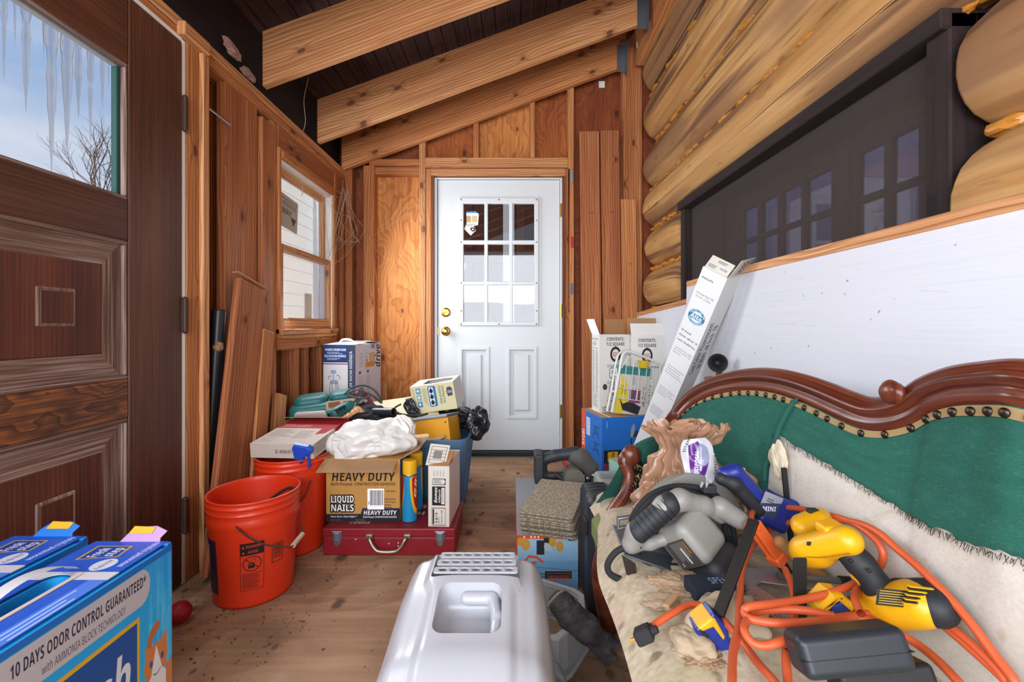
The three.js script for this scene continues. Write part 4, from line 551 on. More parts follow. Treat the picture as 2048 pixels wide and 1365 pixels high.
// construction adhesive carton on the case
{
  const t = canvasTex(1024, 1024, (g, w, h) => { // front occupies 0..1000 x 0..800
    g.fillStyle = '#bb8a45'; g.fillRect(0, 0, w, h);
    textAt(g, 'HEAVY DUTY', 500, 240, 148, { align: 'center', skew: -0.12, max: 860 }); textAt(g, 'Multi-Purpose  CONSTRUCTION ADHESIVE', 500, 330, 52, { align: 'center', max: 880, skew: -0.1 });
    
    g.lineJoin = 'round'; for (const [s, y] of [['LIQUID', 520], ['NAILS', 630]]) { g.font = 'bold 118px sans-serif'; g.textBaseline = 'middle'; g.strokeStyle = '#141414'; g.lineWidth = 34; g.strokeText(s, 58, y, 320); g.fillStyle = '#f2efe8'; g.fillText(s, 58, y, 320); }
    textAt(g, 'CAP GUN ▸', 960, 420, 30, { align: 'right' }); textAt(g, 'Interior & Exterior', 945, 520, 34, { align: 'right' }); textAt(g, 'Any Room Project', 945, 556, 26, { align: 'right' }); lines(g, 700, 590, 245, 2, 30, '#2a2010', 8);
    g.fillStyle = '#15161c'; g.fillRect(0, 706, 1000, 96); g.beginPath(); g.moveTo(470, 706); g.lineTo(492, 640); g.lineTo(1000, 640); g.lineTo(1000, 706); g.fill(); g.fillStyle = '#223a72'; g.fillRect(492, 632, 508, 10);
    textAt(g, 'HEAVY DUTY', 730, 690, 76, { align: 'center', color: '#eee', skew: -0.12, max: 460 }); textAt(g, 'Multi-Purpose CONSTRUCTION ADHESIVE', 730, 744, 30, { align: 'center', color: '#ddd', max: 460 }); textAt(g, 'Done Once. Done Right.™', 60, 738, 30, { color: '#ddd' }); textAt(g, 'Tubes 10 fl oz                                  Not for food', 60, 782, 22, { color: '#8a6a34' });
    barcode(g, 560, 388, 226, 262); g.fillStyle = '#fff'; g.fillRect(560, 388, 36, 262); textAt(g, '26L', 580, 590, 28, { turn: -1.57 });
    g.fillStyle = '#33518c'; g.fillRect(0, 800, 500, 90); speck(g, w, h, 400, '#4a3212', 0.6, 2); });
  const m = texMat(t, { rough: 0.82 }), b = thing('adhesive_carton', 'tan carton of construction adhesive standing on the red case', 'carton', [-0.652, 0.1175, -2.065]), W = 0.322, H = 0.272, D = 0.235;
  mesh('body', cartonGeo(W, H, D, { pz: [0, 0.02, 0.977, 0.783], px: [0.0, 0.84, 0.45, 0.99] }, [0.2, 0.35, 0.3, 0.4]), m, b);
  const sideBand = mesh('blue_band', new THREE.BoxGeometry(0.002, 0.07, D).translate(W / 2 + 0.001, H - 0.035, 0), matte(0x2f4f86, 0.8), b);
  const f = flapMesh('flap', b, mCard, W, 0.1, [-0.01, H, D / 2 - 0.01], 0, -0.3); flapMesh('flap', b, mCard, D, 0.1, [W / 2, H, 0], Math.PI / 2, 0.5);
  flapMesh('flap', b, mCard, D, 0.1, [-W / 2, H, 0], -Math.PI / 2, 0.35);
  const bag = thing('white_plastic_bag', 'crumpled white plastic bag with a wooden stick on the adhesive carton', 'plastic bag', [-0.64, 0.392, -2.06], 0.2);
  mesh('bag', crumple(0.185, 0.1, 0.13, { seed: 21, amp: 0.2, freq: 2.6, detail: 5, flat: -0.5, fine: 0.07 }), new THREE.MeshPhysicalMaterial({ color: 0xe6e5df, roughness: 0.4, transmission: 0.12, thickness: 0 }), bag);
  mesh('bag_neck', crumple(0.055, 0.06, 0.05, { seed: 33, amp: 0.25, freq: 4, detail: 3, flat: -0.6, fine: 0.1 }).translate(0.13, 0.07, 0.02), new THREE.MeshPhysicalMaterial({ color: 0xece9de, roughness: 0.45 }), bag);
  mesh('wooden_stick', plate([[0, 0.006], [0.1, 0.008], [0.108, 0], [0.1, -0.007], [0, -0.005]], 0.004, 0.001).rotateZ(0.03).translate(0.145, 0.075, 0.06), matte(0xd8b088, 0.7), bag); mesh('green_mark', new THREE.SphereGeometry(0.012, 10, 8).scale(1.3, 0.5, 0.5).translate(0.075, 0.118, 0.07), matte(0x3c9a4a, 0.5), bag);
}
// foam spray cans and cable carton
{
  const t = canvasTex(512, 512, (g, w, h) => { g.fillStyle = '#1c86b8'; g.fillRect(0, 0, w, h); for (const ox of [0, 256]) { g.save(); g.translate(ox, 0); g.fillStyle = '#e2b417'; g.beginPath(); g.ellipse(170, 110, 100, 130, 0.25, 0, 7); g.fill(); g.fillStyle = '#b3201f'; g.beginPath(); g.ellipse(176, 116, 84, 108, 0.25, 0, 7); g.fill(); textAt(g, 'GREAT', 150, 120, 46, { align: 'center', turn: -1.25, color: '#f2e2a0' }); textAt(g, 'STUFF', 200, 130, 46, { align: 'center', turn: -1.25, color: '#111' }); for (const [x, y] of [[40, 330], [100, 330], [160, 340]]) { g.fillStyle = '#c9a27a'; g.fillRect(x, y, 34, 42); g.fillStyle = '#143c60'; g.fillRect(x, y + 50, 34, 20); } g.fillStyle = '#e8eef0'; g.fillRect(30, 430, 60, 70); g.fillStyle = '#111'; for (let i = 0; i < 12; i++) g.fillRect(36 + i * 4, 436, 2, 54); lines(g, 110, 440, 110, 5, 12, '#0e4a6c', 4); g.restore(); } });
  const mt = texMat(t, { rough: 0.35 }), yel = matte(0xe0ad12, 0.4);
  for (const [x, z, a, lab] of [[-0.452, -1.968, -0.6, 'spray foam can with a yellow cap beside the tan carton, its neighbour behind it'], [-0.452, -2.09, 0.2, 'spray foam can half hidden behind its neighbour, against the blue tote']]) { const c = thing('spray_can', lab, 'spray can', [x, 0.1175, z], a, 'spray foam cans');
    mesh('can', lathe([[0, 0], [0.0315, 0], [0.0328, 0.004], [0.0328, 0.19], [0.031, 0.2]], 40), mt, c); mesh('rim', lathe([[0.0305, 0.198], [0.034, 0.2], [0.034, 0.206], [0.03, 0.208]], 36), M.steel, c); mesh('cap', lathe([[0.0315, 0.205], [0.0318, 0.262], [0.029, 0.266], [0, 0.267]], 36), yel, c); }
  const rt = canvasTex(512, 1024, (g, w, h) => { g.fillStyle = '#d9d3c6'; g.fillRect(0, 0, w, h); for (let i = 0; i < 4; i++) { for (let k = 0; k < 9; k++) { g.fillStyle = '#444'; g.fillRect(130 + i * 80 - 10 + (k % 2) * 8, 70 + k * 10, 26, 4); } } g.fillStyle = '#141414'; g.fillRect(100, 190, 330, 96); g.fillStyle = '#d9d3c6'; g.beginPath(); g.moveTo(110, 200); g.lineTo(390, 200); g.lineTo(422, 238); g.lineTo(390, 276); g.lineTo(110, 276); g.fill(); lines(g, 130, 210, 230, 5, 12, '#444', 5);
    g.fillStyle = '#141414'; g.fillRect(88, 310, 330, 290); textAt(g, 'Romex', 180, 560, 104, { turn: -1.57, color: '#f0ece2', skew: -0.2, max: 240 }); textAt(g, 'SIMpull', 272, 560, 56, { turn: -1.57, color: '#f0ece2', skew: -0.2 }); g.fillStyle = '#e9e4d8'; g.fillRect(320, 330, 80, 250); lines(g, 330, 340, 60, 16, 14, '#333', 5); g.strokeStyle = '#141414'; g.lineWidth = 10; g.strokeRect(84, 640, 340, 260); g.fillStyle = '#141414'; g.fillRect(100, 656, 40, 230); textAt(g, '14/3', 200, 880, 84, { turn: -1.57, max: 210 }); textAt(g, '50 FT.', 262, 880, 40, { turn: -1.57 }); textAt(g, 'SOUS L-08', 330, 880, 44, { turn: -1.57, max: 220 }); g.fillStyle = '#b09068'; g.fillRect(0, 930, 512, 94); });
  const m = texMat(rt, { rough: 0.8 }), b = thing('cable_carton', 'narrow white cable carton with an open flap on the end of the red case', 'carton', [-0.305, 0.1175, -2.025], -0.06), W = 0.088, H = 0.258, D = 0.25;
  const plain = [0.02, 0.02, 0.1, 0.05]; for (const [n, w2, d2, x, z, f] of [['front_panel', W, 0.003, 0, D / 2, { pz: [0, 0, 1, 0.9] }], ['back_panel', W, 0.003, 0, -D / 2, {}], ['side_panel', 0.003, D, -W / 2, 0, {}], ['side_panel', 0.003, D, W / 2, 0, {}]]) mesh(n, cartonGeo(w2, H, d2, f, plain).translate(x, 0, z), m, b);
  mesh('inner_roll', rbox(W - 0.01, H - 0.03, D - 0.01, 0.01).translate(0, H / 2 - 0.01, 0), mCard, b);
  const ft = canvasTex(128, 160, (g, w, h) => { g.fillStyle = '#e4e0d4'; g.fillRect(0, 0, w, h); g.strokeStyle = '#555'; g.lineWidth = 3; g.strokeRect(14, 16, 100, 124); for (let i = 1; i < 5; i++) { g.beginPath(); g.moveTo(14, 16 + i * 25); g.lineTo(114, 16 + i * 25); g.stroke(); } g.fillStyle = '#8a8a84'; g.fillRect(34, 46, 56, 60); });
  const fm = mesh('flap', cartonGeo(0.085, 0.1, 0.003, { pz: [0, 0, 1, 1] }, [0.01, 0.01, 0.03, 0.03]), texMat(ft), b); fm.position.set(-0.02, H - 0.005, D / 2 - 0.02); fm.rotation.set(0.25, 0.35, -0.28); flapMesh('flap', b, mCardPale, W, 0.12, [0, H, D / 2], Math.PI, 0.28); flapMesh('flap', b, mCardPale, D * 0.8, 0.075, [W / 2, H, 0], -Math.PI / 2, 0.0);
}
// blue tote and what is piled in it
{
  const blue = matte(0x4c7390, 0.5), o = thing('plastic_tote', 'dusty blue plastic tote heaped with tools by the white door', 'tote', [-0.44, 0, -2.47]), W = 0.43, D = 0.46, H = 0.4, k = 0.82, t = 0.004;
  const sec = (w, d, r, y, n) => (u) => { const a = u * Math.PI * 2, c = Math.cos(a), s = Math.sin(a), p = 0.28; return [Math.sign(c) * Math.pow(Math.abs(c), p) * w / 2, y, Math.sign(s) * Math.pow(Math.abs(s), p) * d / 2]; };
  const stations = [[k, 0.0, 0], [k, 0.005, 1], [1 - (1 - k) * 0.12, H - 0.05, 1], [1 - (1 - k) * 0.12 + 0.03, H - 0.045, 1], [1.03, H - 0.006, 1], [1.025, H, 1], [0.99, H, 1], [0.97, H - 0.01, 1], [k - 0.02, 0.01, 1], [k - 0.02, 0.01, 0]];
  mesh('tub', grid(64, stations.length - 1, (u, v) => { const [s, y, q] = stations[Math.round(v * (stations.length - 1))]; const p = sec(W * s * (q || 0.001), D * s * (q || 0.001), 0, y)(u); return p; }, true).scale(1, 1, 1), new THREE.MeshStandardMaterial({ color: 0x4c7390, roughness: 0.5, side: THREE.DoubleSide }), o);
  for (const x of [-0.13, 0, 0.13]) box('rib', o, blue, 0.012, 0.3, 0.006, x, 0.17, D / 2 * 0.9, 0.002).rotation.x = 0.11; for (const z of [-0.12, 0.0, 0.12]) { const r = box('rib', o, blue, 0.006, 0.3, 0.012, W / 2 * 0.905, 0.17, z, 0.002); r.rotation.z = -0.11; }
  span('lower_fill', o, mCard, -0.16, 0.16, 0.012, 0.3, -0.17, 0.17, 0.03);
  // yellow metal box
  const yb = thing('yellow_tool_box', 'yellow metal box with a grey lid edge lying in the blue tote', 'tool box', [-0.415, 0.335, -2.37], [-0.12, -0.2, 0.14]);
  mesh('body', rbox(0.25, 0.13, 0.17, 0.004).translate(0, 0.08, 0), matte(0xdc9a12, 0.4), yb); mesh('lid', rbox(0.262, 0.014, 0.2, 0.004).translate(-0.005, 0.152, 0), M.galv, yb); mesh('end_panel', rbox(0.06, 0.12, 0.176, 0.004).translate(-0.115, 0.08, 0), matte(0x5c6066, 0.5, { metalness: 0.5 }), yb); mesh('handle', tube([[0.0, 0.03, 0.09], [0.02, 0.035, 0.11], [0.08, 0.045, 0.11], [0.1, 0.05, 0.09]], 0.009, 24), matte(0xb59a70, 0.6), yb);
  for (const [x, y] of [[0.11, 0.12], [0.11, 0.03]]) mesh('screw', new THREE.SphereGeometry(0.005, 10, 8).translate(x, y, 0.086), M.steel, yb);
  const pb = thing('cream_pegboard', 'cream pegboard sheet with small holes lying over the heap behind the yellow box', 'board', [-0.62, 0.5, -2.55], [0.2, 0.3, 0.04]); mesh('sheet', bevelBox(0.36, 0.008, 0.34, 0.001).translate(0, 0, 0), matte(0xd3c7a4, 0.7), pb); for (const [x, z] of [[0.02, 0.05], [0.09, 0.1], [0.05, -0.02], [0.14, 0.02], [-0.06, 0.1], [0.1, -0.08], [-0.02, -0.06]]) mesh('hole', new THREE.CylinderGeometry(0.005, 0.005, 0.001, 10).translate(x, 0.0046, z), M.black, pb); mesh('bracket', plate([[0, 0], [0.05, 0], [0.05, 0.03], [0.03, 0.1], [0, 0.1]], 0.02, 0.003).translate(0.12, 0.005, 0.02), matte(0xcfc3a0, 0.6), pb);
  const bb = thing('black_trash_bag', 'crumpled black trash bag draped under the bag box on the tote', 'trash bag', [-0.375, 0.395, -2.55], 0.1); mesh('bag', crumple(0.165, 0.085, 0.15, { seed: 51, amp: 0.24, freq: 3, detail: 4, flat: -0.35, fine: 0.08 }), mBlackBag, bb); mesh('hanging_fold', crumple(0.055, 0.085, 0.06, { seed: 57, amp: 0.3, freq: 3.4, detail: 3, flat: -0.9, fine: 0.1 }).translate(0.175, -0.04, 0.12), mBlackBag, bb); mesh('raised_fold', crumple(0.03, 0.07, 0.035, { seed: 61, amp: 0.3, freq: 3, detail: 3, flat: -0.7, fine: 0.1 }).rotateZ(0.5).translate(-0.15, 0.06, 0.09), mBlackBag, bb);
  // contractor bag box
  const ct = canvasTex(1024, 512, (g, w, h) => { g.fillStyle = '#ddd3a4'; g.fillRect(0, 0, w, h); g.fillStyle = '#e4e4de'; g.fillRect(760, 0, 264, 512);
    textAt(g, 'CONTRACTOR', 566, 210, 56, { turn: 1.57, align: 'center', color: '#1d5a74', max: 330 }); textAt(g, 'CLEAN-UP BAGS', 510, 215, 56, { turn: 1.57, align: 'center', color: '#1d5a74', max: 350 });
    g.fillStyle = '#1b78b4'; g.beginPath(); g.roundRect(300, 30, 140, 390, 30); g.fill(); g.fillStyle = '#dfe8ee'; g.beginPath(); g.roundRect(318, 50, 80, 350, 20); g.fill(); for (const y of [110, 220, 330]) { g.fillStyle = '#1a1f26'; g.beginPath(); g.ellipse(358, y + 14, 32, 40, 0, 0, 7); g.fill(); g.fillRect(346, y - 44, 24, 30); } for (let i = 0; i < 3; i++) { g.fillStyle = ['#5f9cc0', '#7fb0c8', '#4a8cb4'][i]; g.fillRect(90, 40 + i * 128, 84, 110); g.fillStyle = '#f2f2ea'; g.fillRect(110, 70 + i * 128, 34, 44); } for (let i = 0; i < 4; i++) { g.fillStyle = '#6a6448'; g.fillRect(210 + i * 18, 60, 5, 250 + i * 30); } lines(g, 20, 50, 50, 16, 20, '#8a845c', 5);
    g.fillStyle = '#4a4a50'; g.beginPath(); g.moveTo(640, 90); g.lineTo(700, 80); g.lineTo(730, 120); g.lineTo(724, 250); g.lineTo(640, 260); g.lineTo(622, 170); g.fill(); g.fillStyle = '#9a9aa0'; g.fillRect(640, 150, 76, 50); speck(g, w, h, 150, '#7a6c48'); });
  const cm = texMat(ct, { rough: 0.75 }), cb = thing('trash_bag_box', 'cream box of clean-up bags with a torn open top on black plastic', 'carton', [-0.412, 0.51, -2.55], [0.1, -0.12, 0.16]), w = 0.245, hh = 0.152, dd = 0.17;
  for (const [n, a, b2, c2, x, y, z, f] of [['front_panel', w, hh, 0.003, 0, 0, dd / 2, { pz: [0, 0, 0.74, 1] }], ['back_panel', w, hh, 0.003, 0, 0, -dd / 2, {}], ['end_panel', 0.003, hh, dd, -w / 2, 0, 0, { nx: [0.76, 0, 1, 1] }], ['end_panel', 0.003, hh, dd, w / 2, 0, 0, {}], ['base_panel', w, 0.003, dd, 0, 0, 0, {}]]) mesh(n, cartonGeo(a, b2, c2, f, [0.8, 0.4, 0.9, 0.5]).translate(x, y, z), cm, cb);
  mesh('top_panel', plate([[-w / 2, -dd / 2], [w / 2, -dd / 2], [w / 2, dd / 2], [-w / 2, dd / 2]], 0.003, 0, [[[-0.06, -0.055], [0.02, -0.07], [0.1, -0.04], [0.105, 0.03], [0.04, 0.05], [-0.055, 0.045]]]).rotateX(-Math.PI / 2).translate(0, hh, 0), matte(0xe0ded4, 0.8), cb); mesh('bag_roll', rbox(w - 0.02, hh - 0.05, dd - 0.02, 0.02).translate(0, hh / 2 - 0.02, 0), matte(0x4a3c30, 0.9), cb);
  const cord = thing('electric_cable', 'thin black cable trailing over the cream pegboard', 'cable'); mesh('cable', tube([at(757, 832, 2.5), at(790, 833, 2.42), at(830, 832, 2.38), at(855, 828, 2.36), at(835, 832, 2.33), at(800, 828, 2.4), at(789, 818, 2.44), at(796, 812, 2.46), at(802, 809, 2.46)], 0.005, 70), M.rubber, cord);
  const jug = thing('white_jug', 'white jug with a blue diamond label sunk in the tote', 'jug', [-0.5, 0.315, -2.285], [0, 0.3, -0.2]); mesh('jug', rbox(0.16, 0.1, 0.07, 0.03).translate(0, 0.05, 0), matte(0xd6d2c6, 0.45), jug);
  const jt = canvasTex(128, 128, (g) => { g.fillStyle = '#9cc4dc'; g.fillRect(0, 0, 128, 128); g.strokeStyle = '#2a5a90'; g.lineWidth = 6; g.strokeRect(8, 8, 112, 112); textAt(g, 'fcat', 64, 64, 56, { align: 'center', color: '#b4203c', turn: -0.78, skew: -0.3 }); }); mesh('label_sheet', new THREE.BoxGeometry(0.055, 0.055, 0.002).rotateZ(0.78).translate(0.035, 0.055, 0.036), texMat(jt), jug);
}
// pile on cartons by the left wall
{
  const c1 = thing('plain_carton', 'plain cardboard carton under the teal tool case', 'carton', [-0.985, 0, -2.52]); mesh('body', cartonGeo(0.44, 0.47, 0.5, {}, [0, 0, 1, 1]), mCard, c1); box('tape_strip', c1, mCardPale, 0.44, 0.001, 0.05, 0, 0.4705, 0, 0.0003);
  const c2 = thing('plain_carton', 'plain cardboard carton under the shower chair box', 'carton', [-1.055, 0, -3.03]); mesh('body', cartonGeo(0.3, 0.333, 0.4, {}, [0, 0, 1, 1]), mCard, c2); box('tape_strip', c2, mCardPale, 0.05, 0.001, 0.4, 0, 0.3335, 0, 0.0003);
  const t = canvasTex(1024, 1024, (g, w, h) => { g.fillStyle = '#d9d8d6'; g.fillRect(0, 0, w, h);
    g.fillStyle = '#17386e'; g.fillRect(0, 0, 400, 220); textAt(g, 'HYGIENIC SHOWER CHAIR', 30, 62, 40, { color: '#eef', max: 340 }); lines(g, 60, 92, 270, 2, 14, '#b8c4dc', 6); textAt(g, 'SILLA DE DUCHA HIGIÉNICA', 20, 140, 40, { color: '#eef', max: 350 }); lines(g, 60, 168, 260, 2, 14, '#b8c4dc', 6); g.fillStyle = '#8a3a86'; g.fillRect(0, 232, 400, 14);
    g.fillStyle = '#27344e'; g.fillRect(400, 0, 112, 1024); textAt(g, 'SILLA DE DUCHA HIGIÉNICA', 446, 640, 62, { turn: -1.57, color: '#cdd3de', max: 560 }); lines(g, 484, 120, 8, 40, 12, '#8c98ac', 6); textAt(g, 'HYGIENIC', 446, 980, 62, { turn: -1.57, color: '#cdd3de', max: 280 });
    g.strokeStyle = '#55607a'; g.lineWidth = 9; g.fillStyle = '#8fa2c0'; g.beginPath(); g.roundRect(120, 316, 90, 44, 18); g.fill(); g.beginPath(); g.roundRect(110, 440, 130, 50, 20); g.fill(); for (const [x0, x1, y] of [[112, 100, 640], [232, 256, 620], [140, 156, 700], [205, 210, 600]]) { g.beginPath(); g.moveTo(x0, 470); g.lineTo(x1, y); g.stroke(); } g.beginPath(); g.arc(115, 420, 30, 2.6, 5.4); g.stroke(); g.beginPath(); g.arc(240, 410, 30, 4, 6.9); g.stroke(); g.beginPath(); g.moveTo(165, 360); g.lineTo(165, 440); g.stroke();
    g.fillStyle = '#8a2030'; g.fillRect(26, 756, 34, 34); lines(g, 80, 764, 120, 2, 14, '#777', 5); lines(g, 26, 830, 330, 6, 22, '#9a9a9a', 4);
    g.fillStyle = '#cfc6cc'; g.fillRect(516, 0, 508, 1024); textAt(g, 'drive', 960, 330, 150, { turn: -1.57, skew: -0.2, color: '#1a1a1e', max: 320 }); g.fillStyle = '#caa47a'; g.fillRect(700, 120, 200, 190); barcode(g, 712, 134, 60, 120, true); g.fillStyle = '#c4843a'; g.fillRect(720, 240, 160, 60); for (const [x, y] of [[590, 340], [740, 340], [720, 660], [580, 660]]) { g.fillStyle = '#7a2030'; g.fillRect(x, y, 36, 36); lines(g, x - 20, y + 60, 110, 14, 16, '#8a848a', 4); } lines(g, 600, 110, 80, 12, 16, '#8a848a', 4); g.fillStyle = '#6a2a6e'; g.fillRect(516, 0, 10, 1024); });
  const b = thing('shower_chair_box', 'tall shower chair carton with a blue heading by the corner studs', 'carton', [-1.063, 0.335, -2.985], -0.16), W = 0.215, H = 0.52, D = 0.36;
  mesh('body', cartonGeo(W, H, D, { pz: [0, 0, 0.5, 1], px: [0.505, 0, 1, 1] }, [0.3, 0.9, 0.35, 0.95]), texMat(t, { rough: 0.75 }), b);
  flapMesh('flap', b, mPaper, W, 0.16, [0, H + 0.001, D / 2], Math.PI, 0.06); flapMesh('flap', b, mPaper, W, 0.16, [0, H + 0.001, -D / 2], 0, 0.1); mesh('carry_strap', tube([[-0.05, H + 0.005, 0.1], [-0.02, H + 0.03, 0.1], [0.03, H + 0.03, 0.1], [0.07, H + 0.005, 0.1]], 0.006, 20), matte(0xe8e8e8, 0.5), b); mesh('grey_tape', bevelBox(0.05, 0.03, 0.002, 0.0005).rotateY(1.57).translate(W / 2 + 0.002, H - 0.018, -0.06), M.galv, b);
  // teal tool case
  const teal = matte(0x1f6664, 0.5), gc = thing('teal_tool_case', 'dusty teal moulded power tool case lying on the heap below the window', 'tool case', [-1.035, 0.4725, -2.47], [0.0, 0.35, 0.09]);
  mesh('shell', plate(roundRect(0.34, 0.26, 0.06), 0.09, 0.03, [], 4).rotateX(-Math.PI / 2).translate(0, 0.047, 0), teal, gc); mesh('lid_bulge', plate(roundRect(0.17, 0.2, 0.05), 0.06, 0.028, [], 4).rotateX(-Math.PI / 2).translate(-0.06, 0.098, 0), teal, gc); mesh('lid_bulge', plate(roundRect(0.13, 0.18, 0.04), 0.05, 0.024, [], 4).rotateX(-Math.PI / 2).translate(0.095, 0.103, -0.01), teal, gc);
  mesh('carry_handle', tube([[-0.07, 0.05, 0.12], [-0.06, 0.05, 0.165], [0.06, 0.05, 0.165], [0.07, 0.05, 0.12]], 0.013, 30, 10), teal, gc); const lt = canvasTex(128, 64, (g) => { g.fillStyle = '#b49a78'; g.fillRect(0, 0, 128, 64); g.fillStyle = '#7c4a34'; g.fillRect(10, 8, 50, 30); g.fillStyle = '#2a5a6a'; g.fillRect(74, 12, 30, 26); lines(g, 10, 46, 100, 2, 8, '#4a3a2a', 3); }); const lb = mesh('label_sheet', new THREE.BoxGeometry(0.15, 0.06, 0.002), texMat(lt), gc); lb.position.set(0.09, 0.07, 0.132); lb.rotation.x = -0.3;
  // orbital sander with its cord
  const js = thing('teal_power_tool', 'small teal power tool with a tangle of black cord on the heap', 'power tool', [-0.885, 0.474, -2.4], [0, 0.9, 0.35]); mesh('body', new THREE.CapsuleGeometry(0.034, 0.1, 8, 20).rotateZ(Math.PI / 2).translate(0, 0.06, 0), teal, js); for (let i = 0; i < 6; i++) mesh('vent_slot', bevelBox(0.003, 0.03, 0.05, 0.001).translate(-0.06 + i * 0.01, 0.075, 0.012), M.black, js); mesh('nose', rbox(0.05, 0.04, 0.04, 0.01).translate(0.09, 0.03, 0), M.black, js);
  const L = (px, py, d) => at(px, py, d); const tc = thing('tangled_cord', 'tangled dark grey cord looping in front of the shower chair box', 'cord'); mesh('cord', tube([L(688, 790, 2.42), L(705, 776, 2.45), L(730, 772, 2.5), L(752, 784, 2.5), L(763, 806, 2.48), L(745, 792, 2.42), L(715, 780, 2.42), L(695, 790, 2.4), L(720, 797, 2.38), L(737, 795, 2.4), L(735, 784, 2.42), L(722, 790, 2.42), L(708, 806, 2.4), L(722, 776, 2.44), L(724, 790, 2.42), L(712, 812, 2.38)], 0.0058, 180), matte(0x3a3f42, 0.6), tc);
  const rs = thing('maroon_tool', 'maroon rounded power tool body behind the tangled cord', 'power tool', [-0.815, 0.4725, -2.56], [0, 0.4, 0.5]); mesh('body', new THREE.CapsuleGeometry(0.045, 0.07, 8, 20).translate(0, 0.075, 0), matte(0x7c1d2e, 0.45), rs); mesh('badge', rbox(0.04, 0.03, 0.01, 0.003).translate(0, 0.09, 0.042), matte(0xd8c8c0, 0.5), rs);
  const wb = thing('wood_scrap', 'bent wood scrap lying behind the red tool carton', 'wood scrap', [-0.8, 0.474, -2.33], [0, 0.3, 0.0]); mesh('scrap', plate([[-0.12, 0], [-0.01, 0.075], [0.09, 0.04], [0.1, 0.028], [-0.005, 0.055], [-0.1, 0]], 0.09, 0.003), M.rafter, wb);
  const gt = thing('grey_tray', 'pale grey plastic tray edge poking up behind the red tool carton', 'tray', [-1.03, 0.474, -2.3], [0.5, 0.1, 0]); mesh('tray', plate(roundRect(0.16, 0.07, 0.02), 0.02, 0.008, [roundRect(0.13, 0.045, 0.015, THREE.Path)], 2).translate(0, 0.036, 0), matte(0xb6b2aa, 0.5), gt);
  const bt = thing('black_tube', 'short black plastic tube lying on dark cloth before the pegboard', 'tube', [-0.715, 0.475, -2.33]); const tg = mesh('tube', new THREE.TubeGeometry(new THREE.LineCurve3(V(-0.04, 0.045, -0.02), V(0.11, 0.06, 0.06)), 1, 0.021, 20), new THREE.MeshStandardMaterial({ color: 0x20262c, roughness: 0.35, side: THREE.DoubleSide }), bt); mesh('inner_tube', new THREE.TubeGeometry(new THREE.LineCurve3(V(-0.04, 0.045, -0.02), V(0.1095, 0.06, 0.0597)), 1, 0.0165, 20), M.black, bt); mesh('lip', new THREE.TorusGeometry(0.0188, 0.0028, 8, 24).rotateY(1.08).translate(0.11, 0.06, 0.06), M.black, bt);
  const cl = thing('black_cloth', 'rumpled black cloth between the tube and the white bag', 'cloth', [-0.755, 0.474, -2.36]); mesh('cloth', crumple(0.13, 0.05, 0.09, { seed: 71, amp: 0.3, freq: 3.2, detail: 3, flat: -0.3, fine: 0.1 }), matte(0x16171a, 0.9), cl);
}
